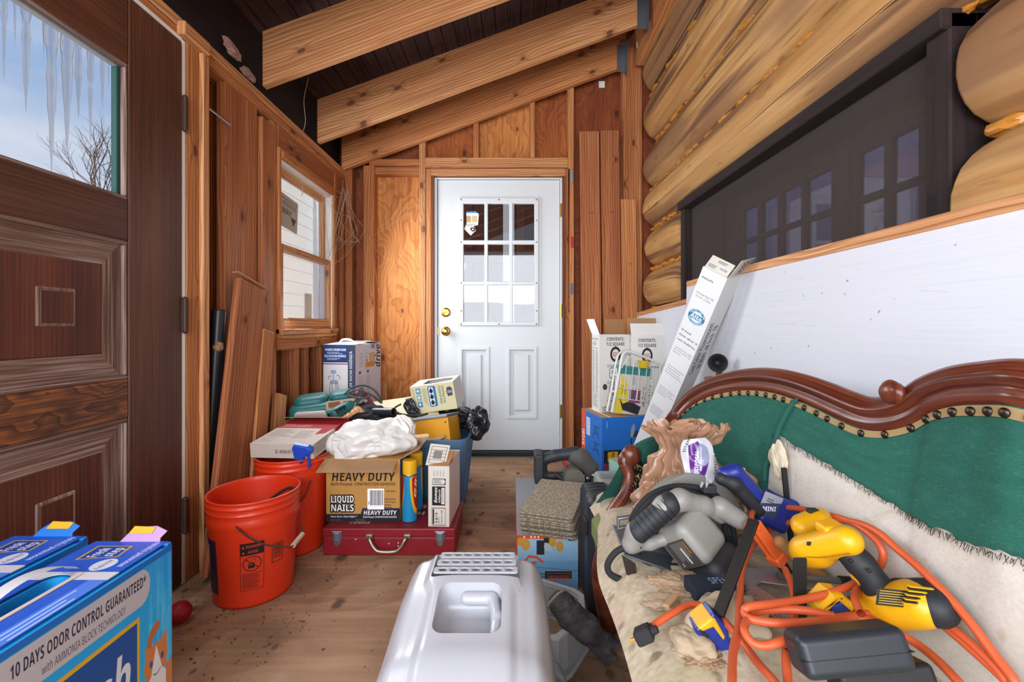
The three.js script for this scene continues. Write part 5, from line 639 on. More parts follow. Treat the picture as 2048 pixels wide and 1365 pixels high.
// cat litter cartons in the foreground
{
  const t = canvasTex(1024, 1024, (g, w, h) => { // face 0..1024 x 0..700, top 0..1024 x 700..1024
    for (let y = 0; y < 700; y += 10) { const k = y / 700; g.fillStyle = `rgb(${Math.round(lerp(24, 40, k))},${Math.round(lerp(150, 178, k))},${Math.round(lerp(222, 226, k))})`; g.fillRect(0, y, w, 10); }
    const q = rng(12); for (let i = 0; i < 60; i++) { g.globalAlpha = 0.12; g.fillStyle = q() > 0.5 ? '#0a62b8' : '#7fdcf4'; g.fillRect(820 + q() * 200, q() * 500, 10 + q() * 24, 200 + q() * 200); } g.globalAlpha = 1; g.fillStyle = '#1668b8'; g.fillRect(0, 0, 1024, 26);
    g.fillStyle = '#b9b6ba'; g.beginPath(); g.roundRect(-60, 30, 900, 150, 70); g.fill(); g.fillRect(-60, 30, 300, 150);
    textAt(g, '10 DAYS ODOR CONTROL GUARANTEED*', 40, 84, 60, { color: '#22223a', max: 770 }); textAt(g, 'with AMMONIA BLOCK TECHNOLOGY', 180, 146, 42, { bold: false, color: '#33334a', max: 480 });
    g.fillStyle = '#d8a820'; g.fillRect(120, 220, 640, 620); g.fillStyle = '#0c4c94'; g.fillRect(138, 238, 604, 600); textAt(g, 'fresh', 440, 420, 250, { align: 'center', color: '#d6d8dc', skew: -0.12, max: 540 }); textAt(g, 'step', 470, 620, 240, { align: 'center', color: '#d6d8dc', skew: -0.12, max: 480 });
    // cat
    g.fillStyle = '#c87844'; g.lineWidth = 44; g.strokeStyle = '#b4683c'; g.lineCap = 'round'; g.beginPath(); g.moveTo(830, 420); g.quadraticCurveTo(830, 330, 900, 320); g.stroke(); g.beginPath(); g.ellipse(890, 470, 96, 80, 0, 0, 7); g.fill(); g.beginPath(); g.moveTo(806, 440); g.lineTo(800, 380); g.lineTo(870, 400); g.fill(); g.beginPath(); g.moveTo(900, 400); g.lineTo(976, 366); g.lineTo(982, 450); g.fill(); g.fillStyle = '#d8dada'; g.beginPath(); g.moveTo(890, 400); g.lineTo(850, 520); g.lineTo(940, 520); g.fill(); g.beginPath(); g.ellipse(895, 620, 100, 110, 0, 0, 7); g.fill(); g.fillStyle = '#8a9aa4'; g.beginPath(); g.ellipse(800, 650, 80, 100, 0.3, 0, 7); g.fill(); g.fillStyle = '#c87844'; g.fillRect(972, 520, 52, 180); g.fillStyle = '#2a5a80'; for (const x of [850, 940]) { g.beginPath(); g.ellipse(x, 468, 13, 15, 0, 0, 7); g.fill(); } g.strokeStyle = '#5a4a40'; g.lineWidth = 5; g.beginPath(); g.moveTo(868, 520); g.quadraticCurveTo(895, 540, 925, 516); g.stroke();
    // top
    g.save(); g.translate(0, 700); g.fillStyle = '#1b57c8'; g.fillRect(0, 0, w, 324); g.fillStyle = '#cfd0d8'; g.fillRect(560, 0, 84, 324); g.fillStyle = '#4a7ee0'; g.fillRect(0, 250, 560, 74);
    g.fillStyle = '#d8a820'; g.beginPath(); g.moveTo(780, 70); g.lineTo(960, 60); g.lineTo(960, 200); g.lineTo(820, 214); g.fill(); g.fillStyle = '#17459a'; g.beginPath(); g.moveTo(790, 78); g.lineTo(952, 68); g.lineTo(952, 192); g.lineTo(826, 206); g.fill(); textAt(g, 'Fresh', 870, 112, 56, { align: 'center', color: '#dde', max: 120 }); textAt(g, 'step', 880, 164, 56, { align: 'center', color: '#dde', max: 110 }); g.fillStyle = '#d4d6e0'; g.beginPath(); g.ellipse(726, 210, 70, 40, 0, 0, 7); g.fill(); textAt(g, 'Febreze', 726, 210, 30, { align: 'center', color: '#5a74b4', skew: -0.3 }); lines(g, 60, 262, 440, 3, 20, '#b8ccf4', 6); textAt(g, 'unscented crystals', 700, 276, 34, { color: '#c8d4f4' }); g.restore(); });
  const m = texMat(t, { rough: 0.4 }), blue = matte(0x1b6fc4, 0.45);
  const litter = (label, x1, z0, strap, tab) => { const W = 0.165, H = 0.33, D = 0.325, o = thing('cat_litter_carton', label, 'carton', [x1 - W / 2, 0.17, z0 + D / 2], 0, 'cat litter cartons');
    const bodyGeo = cartonGeo(W, H, D, { px: [0, 0, 1, 0.683], pz: [0, 0.0, 0.6, 0.683], nz: [0.6, 0.0, 0.99, 0.3] }, [0.9, 0.02, 0.95, 0.1]), well = rbox(0.05, 0.16, 0.15, 0.02).translate(-0.02, H, 0.04);
    if (strap) { const uv = well.attributes.uv; for (let i = 0; i < uv.count; i++) uv.setXY(i, 0.92, 0.93); const ev = new Evaluator(); ev.useGroups = false; const a = new Brush(bodyGeo), b = new Brush(well); a.updateMatrixWorld(); b.updateMatrixWorld(); mesh('body', ev.evaluate(a, b, SUBTRACTION).geometry, m, o); } else mesh('body', bodyGeo, m, o);
    const lid = mesh('lid_sheet', (() => { const g = plate(roundRect(W - 0.008, D, 0.001), 0.002, 0, strap ? [(() => { const h = roundRect(0.05, 0.15, 0.02, THREE.Path); return h.getPoints(8).map((p) => [p.x - 0.02, p.y - 0.04]); })()] : []).rotateX(-Math.PI / 2), p = g.attributes.position, uv = g.attributes.uv; for (let i = 0; i < p.count; i++) uv.setXY(i, 0.5 - p.getZ(i) / D, 1 - (0.69 + 0.305 * (0.5 + p.getX(i) / W))); return g; })(), m, o); lid.position.set(-0.004, H + 0.005, 0);
    mesh('corner_fold', bevelBox(0.012, 0.006, 0.012, 0.002).translate(W / 2 - 0.006, H + 0.003, -D / 2 + 0.006), blue, o);
    if (strap) { mesh('slot_edge', bevelBox(0.008, 0.003, 0.15, 0.001).translate(0.009, H + 0.0075, 0.04), matte(0xd8c8b4, 0.8), o);
      const s = grid(24, 4, (u, v) => { const z = lerp(-0.05, 0.16, u), y = H + 0.008 + 0.032 * Math.sin(Math.PI * clamp(u * 1.15)) ** 0.7; return [lerp(-0.035, -0.008, v) + 0.006 * u, y, z]; }); mesh('handle_strap', s, new THREE.MeshStandardMaterial({ color: 0xd2d4da, roughness: 0.4, side: THREE.DoubleSide }), o); }
    const tt = mesh('torn_tab', plate([[-0.045, 0], [0.05, 0], [0.046, 0.016], [0.056, 0.03], [0.03, 0.04], [-0.01, 0.038], [-0.028, 0.024]], 0.003, 0.001).rotateX(-0.5), tab, o); tt.position.set(tab === blue ? 0.0 : 0.01, H - 0.002, -D / 2 + 0.005); const yt = mesh('yellow_tab', plate([[-0.02, 0], [0.03, 0], [0.036, 0.014], [-0.012, 0.016]], 0.003, 0.001).rotateX(-0.5), matte(0xd2a21c, 0.5), o); yt.position.set(0.005, H + 0.02, -D / 2 - 0.004); return o; };
  for (const [x, lab] of [[-0.8225, 'plain brown carton under the litter carton with the white strap'], [-1.0225, 'plain brown carton under the litter carton by the brown door']]) { const c = thing('plain_carton', lab, 'carton', [x, 0, -0.81]); mesh('body', cartonGeo(0.165, 0.169, 0.32, {}, [0, 0, 1, 1]), mCard, c); box('tape_strip', c, mCardPale, 0.04, 0.001, 0.32, 0, 0.1692, 0, 0.0003); }
  litter('blue cat litter carton with a white carrying strap and a cat picture', -0.74, -0.968, true, matte(0xb08ac4, 0.5)); litter('blue cat litter carton with a torn blue tab, standing against the brown door', -0.945, -0.992, false, blue);
  const rb = thing('red_ball', 'small red ball on the floor behind the litter cartons', 'ball', [-1.09, 0.034, -1.46]); mesh('ball', new THREE.SphereGeometry(0.034, 24, 16), matte(0x9c1420, 0.5), rb); mesh('seam', new THREE.TorusGeometry(0.0338, 0.001, 6, 30).rotateY(0.6), matte(0x6c0c16, 0.6), rb);
}
// ---------------------------------------------------------------- right side: white panels, leaning boards, cartons, settee
{
  const panel = (label, z0, z1, h0, h1, x) => { const o = thing('painted_panel', label, 'panel', [0, 0, 0]); // leans on the logs
    const g = bevelBox(0.012, 1, Math.abs(z1 - z0), 0.001, 2), p = g.attributes.position, uv = g.attributes.uv; for (let i = 0; i < p.count; i++) { const t = p.getY(i) + 0.5, s = p.getZ(i) / Math.abs(z1 - z0) + 0.5, h = lerp(h0, h1, s) - 0.03; p.setXYZ(i, p.getX(i) + lerp(x - 0.02, x, t), t * h, p.getZ(i) + (z0 + z1) / 2); uv.setXY(i, p.getZ(i), p.getY(i)); } g.computeVertexNormals(); mesh('sheet', g, M.panel, o);
    const e = bevelBox(0.013, 0.03, Math.abs(z1 - z0), 0.001, 2), q = e.attributes.position; for (let i = 0; i < q.count; i++) { const s = q.getZ(i) / Math.abs(z1 - z0) + 0.5; q.setXYZ(i, q.getX(i) + x, q.getY(i) + lerp(h0, h1, s) - 0.015, q.getZ(i) + (z0 + z1) / 2); } e.computeVertexNormals(); mesh('raw_edge', e, M.rafter, o); return o; };
  panel('tall white painted panel with a raw wood edge behind the settee', -2.3, 0.15, 1.205, 1.215, 0.908); panel('lower white painted panel behind the shingle cartons', -3.22, -2.31, 1.07, 1.115, 0.908);
  // boards standing on end in the corner
  const Xb = (px, d) => (px - 1024) * d / 890;
  const bd = (label, px0, px1, top, d, lean, mat) => { const x0 = Xb(px0, d), x1 = Xb(px1, d), o = thing('standing_board', label, 'board', [(x0 + x1) / 2, 0, -d], [lean, 0, 0.01]); mesh('board', bevelBox(x1 - x0 - 0.004, top, 0.036, 0.003, 1).translate(0, top / 2, 0), mat, o); box('pencil_mark', o, M.studDark, 0.03, 0.004, 0.001, 0.01, top * 0.75, 0.0185, 0.0003); return o; };
  bd('rough board on end next to the door trim, first of three', 1166, 1206, 2.4, 3.24, -0.012, M.studRed); bd('knotty board on end between its two neighbours in the corner', 1207, 1246, 2.41, 3.25, -0.012, M.studRed); bd('board on end touching the corner post beside the logs', 1247, 1278, 1.9, 3.24, -0.01, M.stud);
  // saw carton
  const t = canvasTex(1024, 512, (g, w, h) => { g.fillStyle = '#1469c0'; g.fillRect(0, 0, w, h); g.scale(1, 0.64);
    g.fillStyle = '#131517'; g.fillRect(20, 330, 240, 130); g.fillStyle = '#d8a018'; g.beginPath(); g.roundRect(60, 346, 110, 106, 14); g.fill(); textAt(g, '13 Amp', 116, 400, 44, { turn: -1.57, align: 'center', max: 96 }); g.fillStyle = '#b81e20'; g.fillRect(20, 466, 250, 46); lines(g, 48, 40, 12, 8, 9, '#bcd6f0', 4);
    g.strokeStyle = '#16242e'; g.lineWidth = 14; g.fillStyle = '#22303c'; g.fillRect(300, 150, 260, 60); for (const [a, b] of [[320, 300], [430, 360], [540, 470]]) { g.beginPath(); g.moveTo(a, 200); g.lineTo(b, 400); g.stroke(); } g.beginPath(); g.moveTo(300, 390); g.lineTo(520, 300); g.stroke(); g.fillStyle = '#8d99a4'; g.beginPath(); g.ellipse(330, 150, 22, 70, 0.2, 0, 7); g.fill(); g.fillStyle = '#d8dfe4'; g.beginPath(); g.ellipse(350, 420, 90, 60, 0, 0, 7); g.fill();
    g.fillStyle = '#d34a26'; g.fillRect(680, 0, 70, 800); textAt(g, 'RYOBI', 716, 300, 60, { turn: -1.57, color: '#f0e4d8', align: 'center', max: 330 }); g.fillStyle = '#d7e2ea'; g.fillRect(770, 60, 60, 190); lines(g, 778, 74, 44, 14, 12, '#4a6a8a', 4); g.lineWidth = 9; g.strokeStyle = '#12314e'; for (const y of [80, 250]) { g.beginPath(); g.moveTo(880, y + 150); g.lineTo(930, y + 40); g.lineTo(970, y + 150); g.moveTo(880, y + 40); g.lineTo(985, y + 40); g.moveTo(890, y + 110); g.lineTo(965, y + 110); g.stroke(); } speck(g, w, h, 120, '#cfe0ee', 0.5, 2); });
  const tt = texMat(t, { rough: 0.45 }), b = thing('table_saw_carton', 'blue table saw carton with a yellow amp label in the corner', 'carton', [0, 0, 0], 0.238), W = 0.385, H = 0.452, D = 0.3; const near = V(0.51, 0, -2.52), c = V(W / 2, 0, -D / 2).applyAxisAngle(V(0, 1, 0), 0.238).add(near); b.position.copy(c);
  mesh('body', cartonGeo(W, H, D, { pz: [0, 0, 0.65, 1], nx: [0.664, 0, 1, 1] }, [0.62, 0.05, 0.64, 0.1]), tt, b); mesh('top_sheet', bevelBox(W, 0.002, D, 0.0005).translate(0, H + 0.001, 0), mCard, b); mesh('packing_strap', bevelBox(0.008, 0.001, D, 0.0003).translate(-W / 2 + 0.05, H + 0.0025, 0), mPaper, b);
  // shingle cartons
  const st = canvasTex(1024, 1024, (g, w, h) => { g.fillStyle = '#d8d7d0'; g.fillRect(0, 0, w, h); textAt(g, 'CONTENTS:', 300, 60, 62, { align: 'center', color: '#222' }); textAt(g, '1/2 SQUARE', 300, 126, 62, { align: 'center', color: '#222' });
    g.lineWidth = 34; g.strokeStyle = '#1c1c1e'; g.beginPath(); g.ellipse(300, 260, 84, 84, 0, 0, 7); g.stroke(); textAt(g, 'SDG', 300, 262, 84, { align: 'center', color: '#b0242c', font: 'serif', max: 120 });
    for (const [y, s] of [[400, 'NATURAL GROOVED'], [620, 'PRIMED'], [860, 'PAINTED']]) { g.strokeStyle = '#333'; g.lineWidth = 5; g.strokeRect(150, y, 34, 26); textAt(g, s, 200, y + 14, 34, { color: '#333' }); if (y < 800) { g.lineWidth = 9; g.beginPath(); g.roundRect(190, y + 40, 190, 130, 24); g.stroke(); barcode(g, 210, y + 58, 150, 92); } } g.fillStyle = '#3a352e'; g.beginPath(); g.ellipse(100, 690, 42, 40, 0, 0, 7); g.fill(); textAt(g, 'CARLISLE', 40, 960, 44, { color: '#333' }); textAt(g, 'PINE CO.', 60, 1000, 44, { color: '#333' });
    textAt(g, 'SPECIFICATIONS', 800, 60, 32, { align: 'center', color: '#444' }); lines(g, 690, 100, 240, 3, 20, '#555', 6); g.fillStyle = '#333'; g.fillRect(680, 180, 260, 5); for (const x of [690, 830]) lines(g, x, 210, 100, 34, 17, '#666', 7); g.fillRect(680, 800, 260, 5); lines(g, 690, 820, 240, 8, 20, '#666', 6); speck(g, w, h, 160, '#6a6458'); });
  const sm = texMat(st, { rough: 0.8 });
  const shingle = (label, pos, turn, W2, H2, D2, flaps, y0) => { const o = thing('shingle_carton', label, 'carton', pos, turn, 'white shingle cartons'), P = [0.6, 0.92, 0.64, 0.95]; for (const [n, w2, d2, x, z, f] of [['front_panel', W2, 0.004, 0, D2 / 2, { pz: [0, y0, 0.6, 1] }], ['back_panel', W2, 0.004, 0, -D2 / 2, {}], ['side_panel', 0.004, D2, -W2 / 2, 0, { nx: [0.64, 0, 0.95, 1] }], ['side_panel', 0.004, D2, W2 / 2, 0, {}]]) mesh(n, cartonGeo(w2, H2, d2, f, P).translate(x, 0, z), sm, o); mesh('base_panel', cartonGeo(W2, 0.004, D2, {}, P), sm, o); span('packing', o, mCard, -W2 / 2 + 0.006, W2 / 2 - 0.006, 0.006, H2 * 0.8, -D2 / 2 + 0.006, D2 / 2 - 0.006); flaps(o, W2, H2, D2); return o; };
  shingle('white shingle carton with open flaps on top of the blue carton', [0.615, 0.455, -2.745], 0.16, 0.205, 0.467, 0.13, (o, w, h, d) => { flapMesh('flap', o, sm.clone(), d, 0.1, [-w / 2, h, 0], -Math.PI / 2, 1.2, 0.004).material.map = null; flapMesh('flap', o, mCardPale, w * 0.62, 0.095, [0.045, h, -d / 2], Math.PI, 1.5, 0.004); }, 0);
  shingle('white shingle carton behind the wire basket, its front flap up', [0.812, 0.455, -2.71], -0.1, 0.19, 0.46, 0.13, (o, w, h, d) => { flapMesh('flap', o, mPaper, w, 0.085, [0, h, d / 2], Math.PI, 1.05, 0.004); flapMesh('flap', o, mCard, w, 0.11, [0, h, -d / 2], Math.PI, 1.35, 0.004); }, 0);
  // wire basket with a package (its own scale: about 0.3 m tall)
  const wb = thing('wire_basket', 'white wire basket frame leaning on the blue carton', 'basket', [0.665, 0.456, -2.625], [-0.1, 0.2, -0.14]), wh = matte(0xd8d8d0, 0.4);
  for (const z of [0.0, 0.075]) mesh('bent_frame', tube([[-0.13, 0, z], [-0.115, 0.15, z], [-0.1, 0.36, z], [-0.085, 0.405, z], [-0.05, 0.42, z], [0.06, 0.4, z], [0.17, 0.37, z], [0.19, 0.33, z], [0.19, 0.0, z]], 0.0085, 70, 10), wh, wb);
  for (const y of [0.14, 0.25]) mesh('cross_bar', rod([-0.118, y, 0], [-0.112, y, 0.075], 0.006), wh, wb); for (let i = 0; i < 5; i++) mesh('wire', rod([-0.06 + i * 0.05, 0.1, 0.075], [-0.06 + i * 0.05, 0.395 - i * 0.01, 0.075], 0.0025, 0.0025, 8), wh, wb); for (const y of [0.1, 0.17]) mesh('wire', rod([-0.11, y, 0.075], [0.19, y, 0.075], 0.003, 0.003, 8), wh, wb); mesh('wire_arch', tube([[-0.1, 0.3, 0.09], [-0.06, 0.38, 0.1], [0.0, 0.36, 0.1], [0.03, 0.25, 0.09], [0.03, 0.1, 0.08]], 0.0028, 30), wh, wb);
  wb.scale.setScalar(0.86);
  const pt = canvasTex(512, 512, (g) => { g.fillStyle = '#c9c6bd'; g.fillRect(0, 0, 512, 512); g.fillStyle = '#2a7f7c'; g.fillRect(0, 0, 512, 60); g.fillStyle = '#dcc630'; g.beginPath(); g.moveTo(0, 60); g.bezierCurveTo(220, 80, 230, 330, 120, 512); g.lineTo(0, 512); g.fill(); barcode(g, 20, 90, 44, 110, true); for (let i = 0; i < 4; i++) textAt(g, ['beautiful', 'coverage', 'in one', 'coat'][i], 90 + i * 22, 290, 24, { turn: -1.57, color: '#6a6420' }); g.fillStyle = '#1f2024'; g.beginPath(); g.moveTo(60, 330); g.lineTo(120, 400); g.lineTo(230, 360); g.lineTo(400, 420); g.lineTo(360, 512); g.lineTo(120, 470); g.fill(); g.fillStyle = '#9a3a5c'; g.fillRect(210, 220, 170, 160); g.fillStyle = '#5a4a6a'; g.beginPath(); g.ellipse(300, 310, 60, 50, 0, 0, 7); g.fill(); textAt(g, 'Sampler', 440, 300, 60, { turn: 1.57, align: 'center', color: '#444' }); lines(g, 240, 80, 60, 8, 12, '#777', 4); });
  const pk = thing('sampler_package', 'yellow and white sampler package standing in the wire basket', 'package', [0.69, 0.456, -2.6], [-0.08, 0.2, -0.1]); mesh('sleeve', cartonGeo(0.21, 0.26, 0.02, { pz: [0, 0, 1, 1] }, [0.6, 0.2, 0.64, 0.24]).translate(0, 0.002, 0), texMat(pt, { rough: 0.5 }), pk);
  mesh('teal_lid', rbox(0.21, 0.018, 0.028, 0.004).translate(0, 0.27, 0), matte(0x2a7f7c, 0.5), pk);
  const yc = thing('yellow_cup', 'small yellow plastic cup on the package in the wire basket', 'cup', [0.765, 0.728, -2.6], [0, 0, -0.1]); mesh('cup', lathe([[0, 0], [0.022, 0], [0.026, 0.003], [0.034, 0.04], [0.036, 0.042], [0.032, 0.042], [0.024, 0.006], [0, 0.005]], 28), matte(0xd8b21c, 0.4), yc);
  const tc = thing('small_teal_carton', 'small mint green carton behind the settee arm', 'carton', [0.56, 0, -2.2], 0.3); mesh('body', cartonGeo(0.09, 0.3, 0.16, {}, [0, 0, 1, 1]), matte(0x8fc6b0, 0.7), tc); box('lid_sheet', tc, matte(0x9a978c, 0.8), 0.091, 0.002, 0.161, 0, 0.301, 0, 0.0005);
  // fluorescent tube carton
  const ft = canvasTex(512, 1536, (g, w, h) => { g.fillStyle = '#dedfdd'; g.fillRect(0, 0, w, h); g.fillStyle = '#c4c3bd'; g.fillRect(300, 0, 212, h); const bl = '#1f3c50'; speck(g, w, h, 90, '#7a4a28', 1, 4, 8); g.scale(1, 0.42);
    textAt(g, 'PHILIPS', 30, 130, 38, { color: bl, skew: -0.15 }); textAt(g, 'Universal T8', 34, 345, 40, { color: bl, bold: false }); textAt(g, 'TL741 COOL', 40, 395, 36, { color: bl, bold: false });
    g.strokeStyle = '#2f7ba0'; g.lineWidth = 30; g.beginPath(); g.ellipse(145, 670, 92, 92, 0, 0, 7); g.stroke(); g.fillStyle = '#2f7ba0'; g.fillRect(62, 634, 166, 74); textAt(g, 'Alto', 145, 672, 82, { align: 'center', color: '#fff', max: 150 }); for (let i = 0; i < 14; i++) { const a = Math.PI * (1.12 + i * 0.06); textAt(g, 'BETTER FOR THE'[i], 145 + Math.cos(a) * 92, 670 + Math.sin(a) * 92, 22, { align: 'center', color: '#fff', turn: a + 1.57 }); } for (let i = 0; i < 11; i++) { const a = Math.PI * (0.86 - i * 0.072); textAt(g, 'ENVIRONMENT'[i], 145 + Math.cos(a) * 92, 670 + Math.sin(a) * 92, 22, { align: 'center', color: '#fff', turn: a - 1.57 }); }
    textAt(g, '10 Pack', 24, 940, 40, { color: bl }); textAt(g, '32watt  48inch  T8', 24, 1020, 40, { color: bl, max: 256 }); textAt(g, 'Lasts 20,000 Hrs.', 24, 1100, 40, { color: bl, max: 260 });
    const para = (y, rows) => rows.forEach((s, i) => textAt(g, s, 30, y + i * 42, 29, { color: '#33505f', bold: false, max: 245 })); para(1230, ['• Full Rated Life on Rapid', 'Start and Instant Start', 'Systems.']); para(1560, ['• The best energy efficient', 'replacement for', 'commercial and', 'industrial grade fixtures.']); para(1960, ['• Hi-Vision™ phosphor', 'improves lumen', 'maintenance and color', 'rendering.']); lines(g, 30, 2330, 240, 10, 18, '#8a98a0', 6); lines(g, 60, 2680, 80, 2, 24, '#8a98a0', 8); para(2840, ['○ Minimum efficiency', 'lamp 32 watt']); g.strokeStyle = '#666'; g.lineWidth = 4; g.strokeRect(70, 3140, 170, 170); lines(g, 84, 3160, 140, 7, 20, '#888', 6);
    textAt(g, 'Cool Color Fluorescent', 372, 1560, 80, { turn: -1.57, color: bl, max: 1010 }); textAt(g, '32 Watt  48 Inch  T8', 456, 1500, 80, { turn: -1.57, color: bl, max: 900 }); });
  const fm = texMat(ft, { rough: 0.7 }), T = at(1430, 545, 1.74), B = at(1272, 932, 2.36), L = T.distanceTo(B), fo = thing('tube_lamp_carton', 'long white fluorescent tube carton leaning on the white panel', 'carton'), y = T.clone().sub(B).normalize(), x = V(0.52, 0, 0.85); x.sub(y.clone().multiplyScalar(x.dot(y))).normalize(); const z = x.clone().cross(y); fo.quaternion.setFromRotationMatrix(new THREE.Matrix4().makeBasis(x, y, z)); fo.position.copy(B); const fw = 0.112, fd = 0.105;
  mesh('body', cartonGeo(fw, L, fd, { pz: [0, 0, 0.58, 1], px: [0.59, 0, 1, 1] }, [0.7, 0.9, 0.75, 0.95]).translate(0, 0, -fd / 2), fm, fo);
  const et = canvasTex(256, 128, (g) => { g.fillStyle = '#cdcabf'; g.fillRect(0, 0, 256, 128); barcode(g, 140, 64, 96, 40); lines(g, 90, 20, 140, 2, 14, '#555', 6); lines(g, 20, 76, 90, 3, 12, '#555', 5); }); const e1 = mesh('end_flap', cartonGeo(fw * 0.9, 0.055, 0.003, { pz: [0, 0, 1, 1] }), texMat(et), fo); e1.position.set(0, L, -0.002); e1.rotation.x = -0.55;
  const et2 = canvasTex(128, 256, (g) => { g.fillStyle = '#b9b5a8'; g.fillRect(0, 0, 128, 256); textAt(g, '38205', 66, 130, 70, { turn: -1.57, align: 'center', color: '#333' }); }); const e2 = mesh('end_flap', cartonGeo(0.003, 0.085, fd * 0.85, { px: [0, 0, 1, 1] }), texMat(et2), fo); e2.position.set(fw / 2, L, -fd / 2); e2.rotation.z = -0.25; 
  // plunger-like rubber cup on a handle behind the settee
  const pl = thing('rubber_cup', 'black rubber cup on a pole standing between the settee and the panel', 'rubber cup', [0.85, 0, -1.86]), cupAt = at(1435, 726, 1.8).sub(pl.position); mesh('pole', rod([0, 0, 0], cupAt.clone().add(V(0.02, -0.02, -0.03)), 0.012), M.studDark, pl); const cup = mesh('cup', lathe([[0.012, -0.03], [0.016, -0.02], [0.036, 0.0], [0.038, 0.012], [0.034, 0.012], [0.017, -0.002], [0.012, -0.02], [0, -0.02]], 32).rotateX(Math.PI / 2).rotateY(-0.35), M.black, pl); cup.position.copy(cupAt);
  const bk = thing('patterned_tin', 'brown patterned tin standing behind the settee rail beside the rubber cup', 'tin', [0.8, 0, -1.72], 0.5); mesh('body', rbox(0.06, 0.775, 0.09, 0.004).translate(0, 0.3875, 0), matte(0x6e3b2c, 0.6), bk); box('lid_band', bk, matte(0x9c7358, 0.6), 0.062, 0.008, 0.092, 0, 0.75, 0, 0.001); 
}
// ---------------------------------------------------------------- settee
const SEAT = 0.42;
const mMahog = texMat(woodTex({ light: [128, 66, 42], mid: [96, 44, 28], dark: [64, 28, 18], rings: 12, warp: 2, knots: 0, seed: 61, mw: 0.3, mh: 1 }), { rough: 0.28, bump: 0.0002 });
const mVelvet = (() => { const t = pixelTex(512, 512, (u, v) => { const n = fbm(u * 160, v * 160, 160, 160, 3, 2), b = fbm(u * 7, v * 7, 7, 7, 9, 4), l = fbm(u * 30, v * 60, 30, 60, 14, 3); let c = mix3([20, 78, 66], [34, 100, 84], clamp(0.5 + (n - 0.5) * 1.1 + (b - 0.5) * 0.8)); return mix3(c, [120, 150, 136], smooth(0.68, 0.85, l) * 0.25); }); t.repeat.set(2, 2); return new THREE.MeshPhysicalMaterial({ map: t, roughness: 0.95, sheen: 0.35, sheenColor: new THREE.Color(0x7fb8a0), sheenRoughness: 0.5, bumpMap: asBump(t), bumpScale: 0.001, side: THREE.DoubleSide }); })();
const mLining = (() => { const t = pixelTex(512, 512, (u, v) => { const n = fbm(u * 90, v * 90, 90, 90, 5, 3), b = fbm(u * 8, v * 8, 8, 8, 19, 4), s = fbm(u * 12, v * 12, 12, 12, 29, 3); let c = mix3([212, 207, 196], [194, 188, 174], clamp(0.5 + (n - 0.5) + (b - 0.5))); return mix3(c, [180, 160, 128], smooth(0.68, 0.85, s) * 0.4); }); t.repeat.set(1.6, 1.6); return texMat(t, { rough: 0.95, bump: 0.0015, side: THREE.DoubleSide }); })();
const mSeat = (() => { const t = pixelTex(768, 768, (u, v) => { const n = fbm(u * 120, v * 120, 120, 120, 6, 3), b = fbm(u * 6, v * 6, 6, 6, 27, 5), p = fbm(u * 9, v * 9, 9, 9, 37, 4), h = fbm(u * 30, v * 30, 30, 30, 47, 3); let c = mix3([202, 190, 164], [170, 155, 128], clamp(0.5 + (n - 0.5) * 1.2 + (b - 0.5) * 1.2)); c = mix3(c, [190, 152, 132], smooth(0.6, 0.78, p) * 0.4); c = mix3(c, [98, 80, 60], smooth(0.7, 0.85, h) * 0.5); return mix3(c, [150, 158, 96], smooth(0.66, 0.8, 1 - p) * 0.25); }); t.repeat.set(1.1, 1.1); return texMat(t, { rough: 0.95, bump: 0.004, side: THREE.DoubleSide }); })();
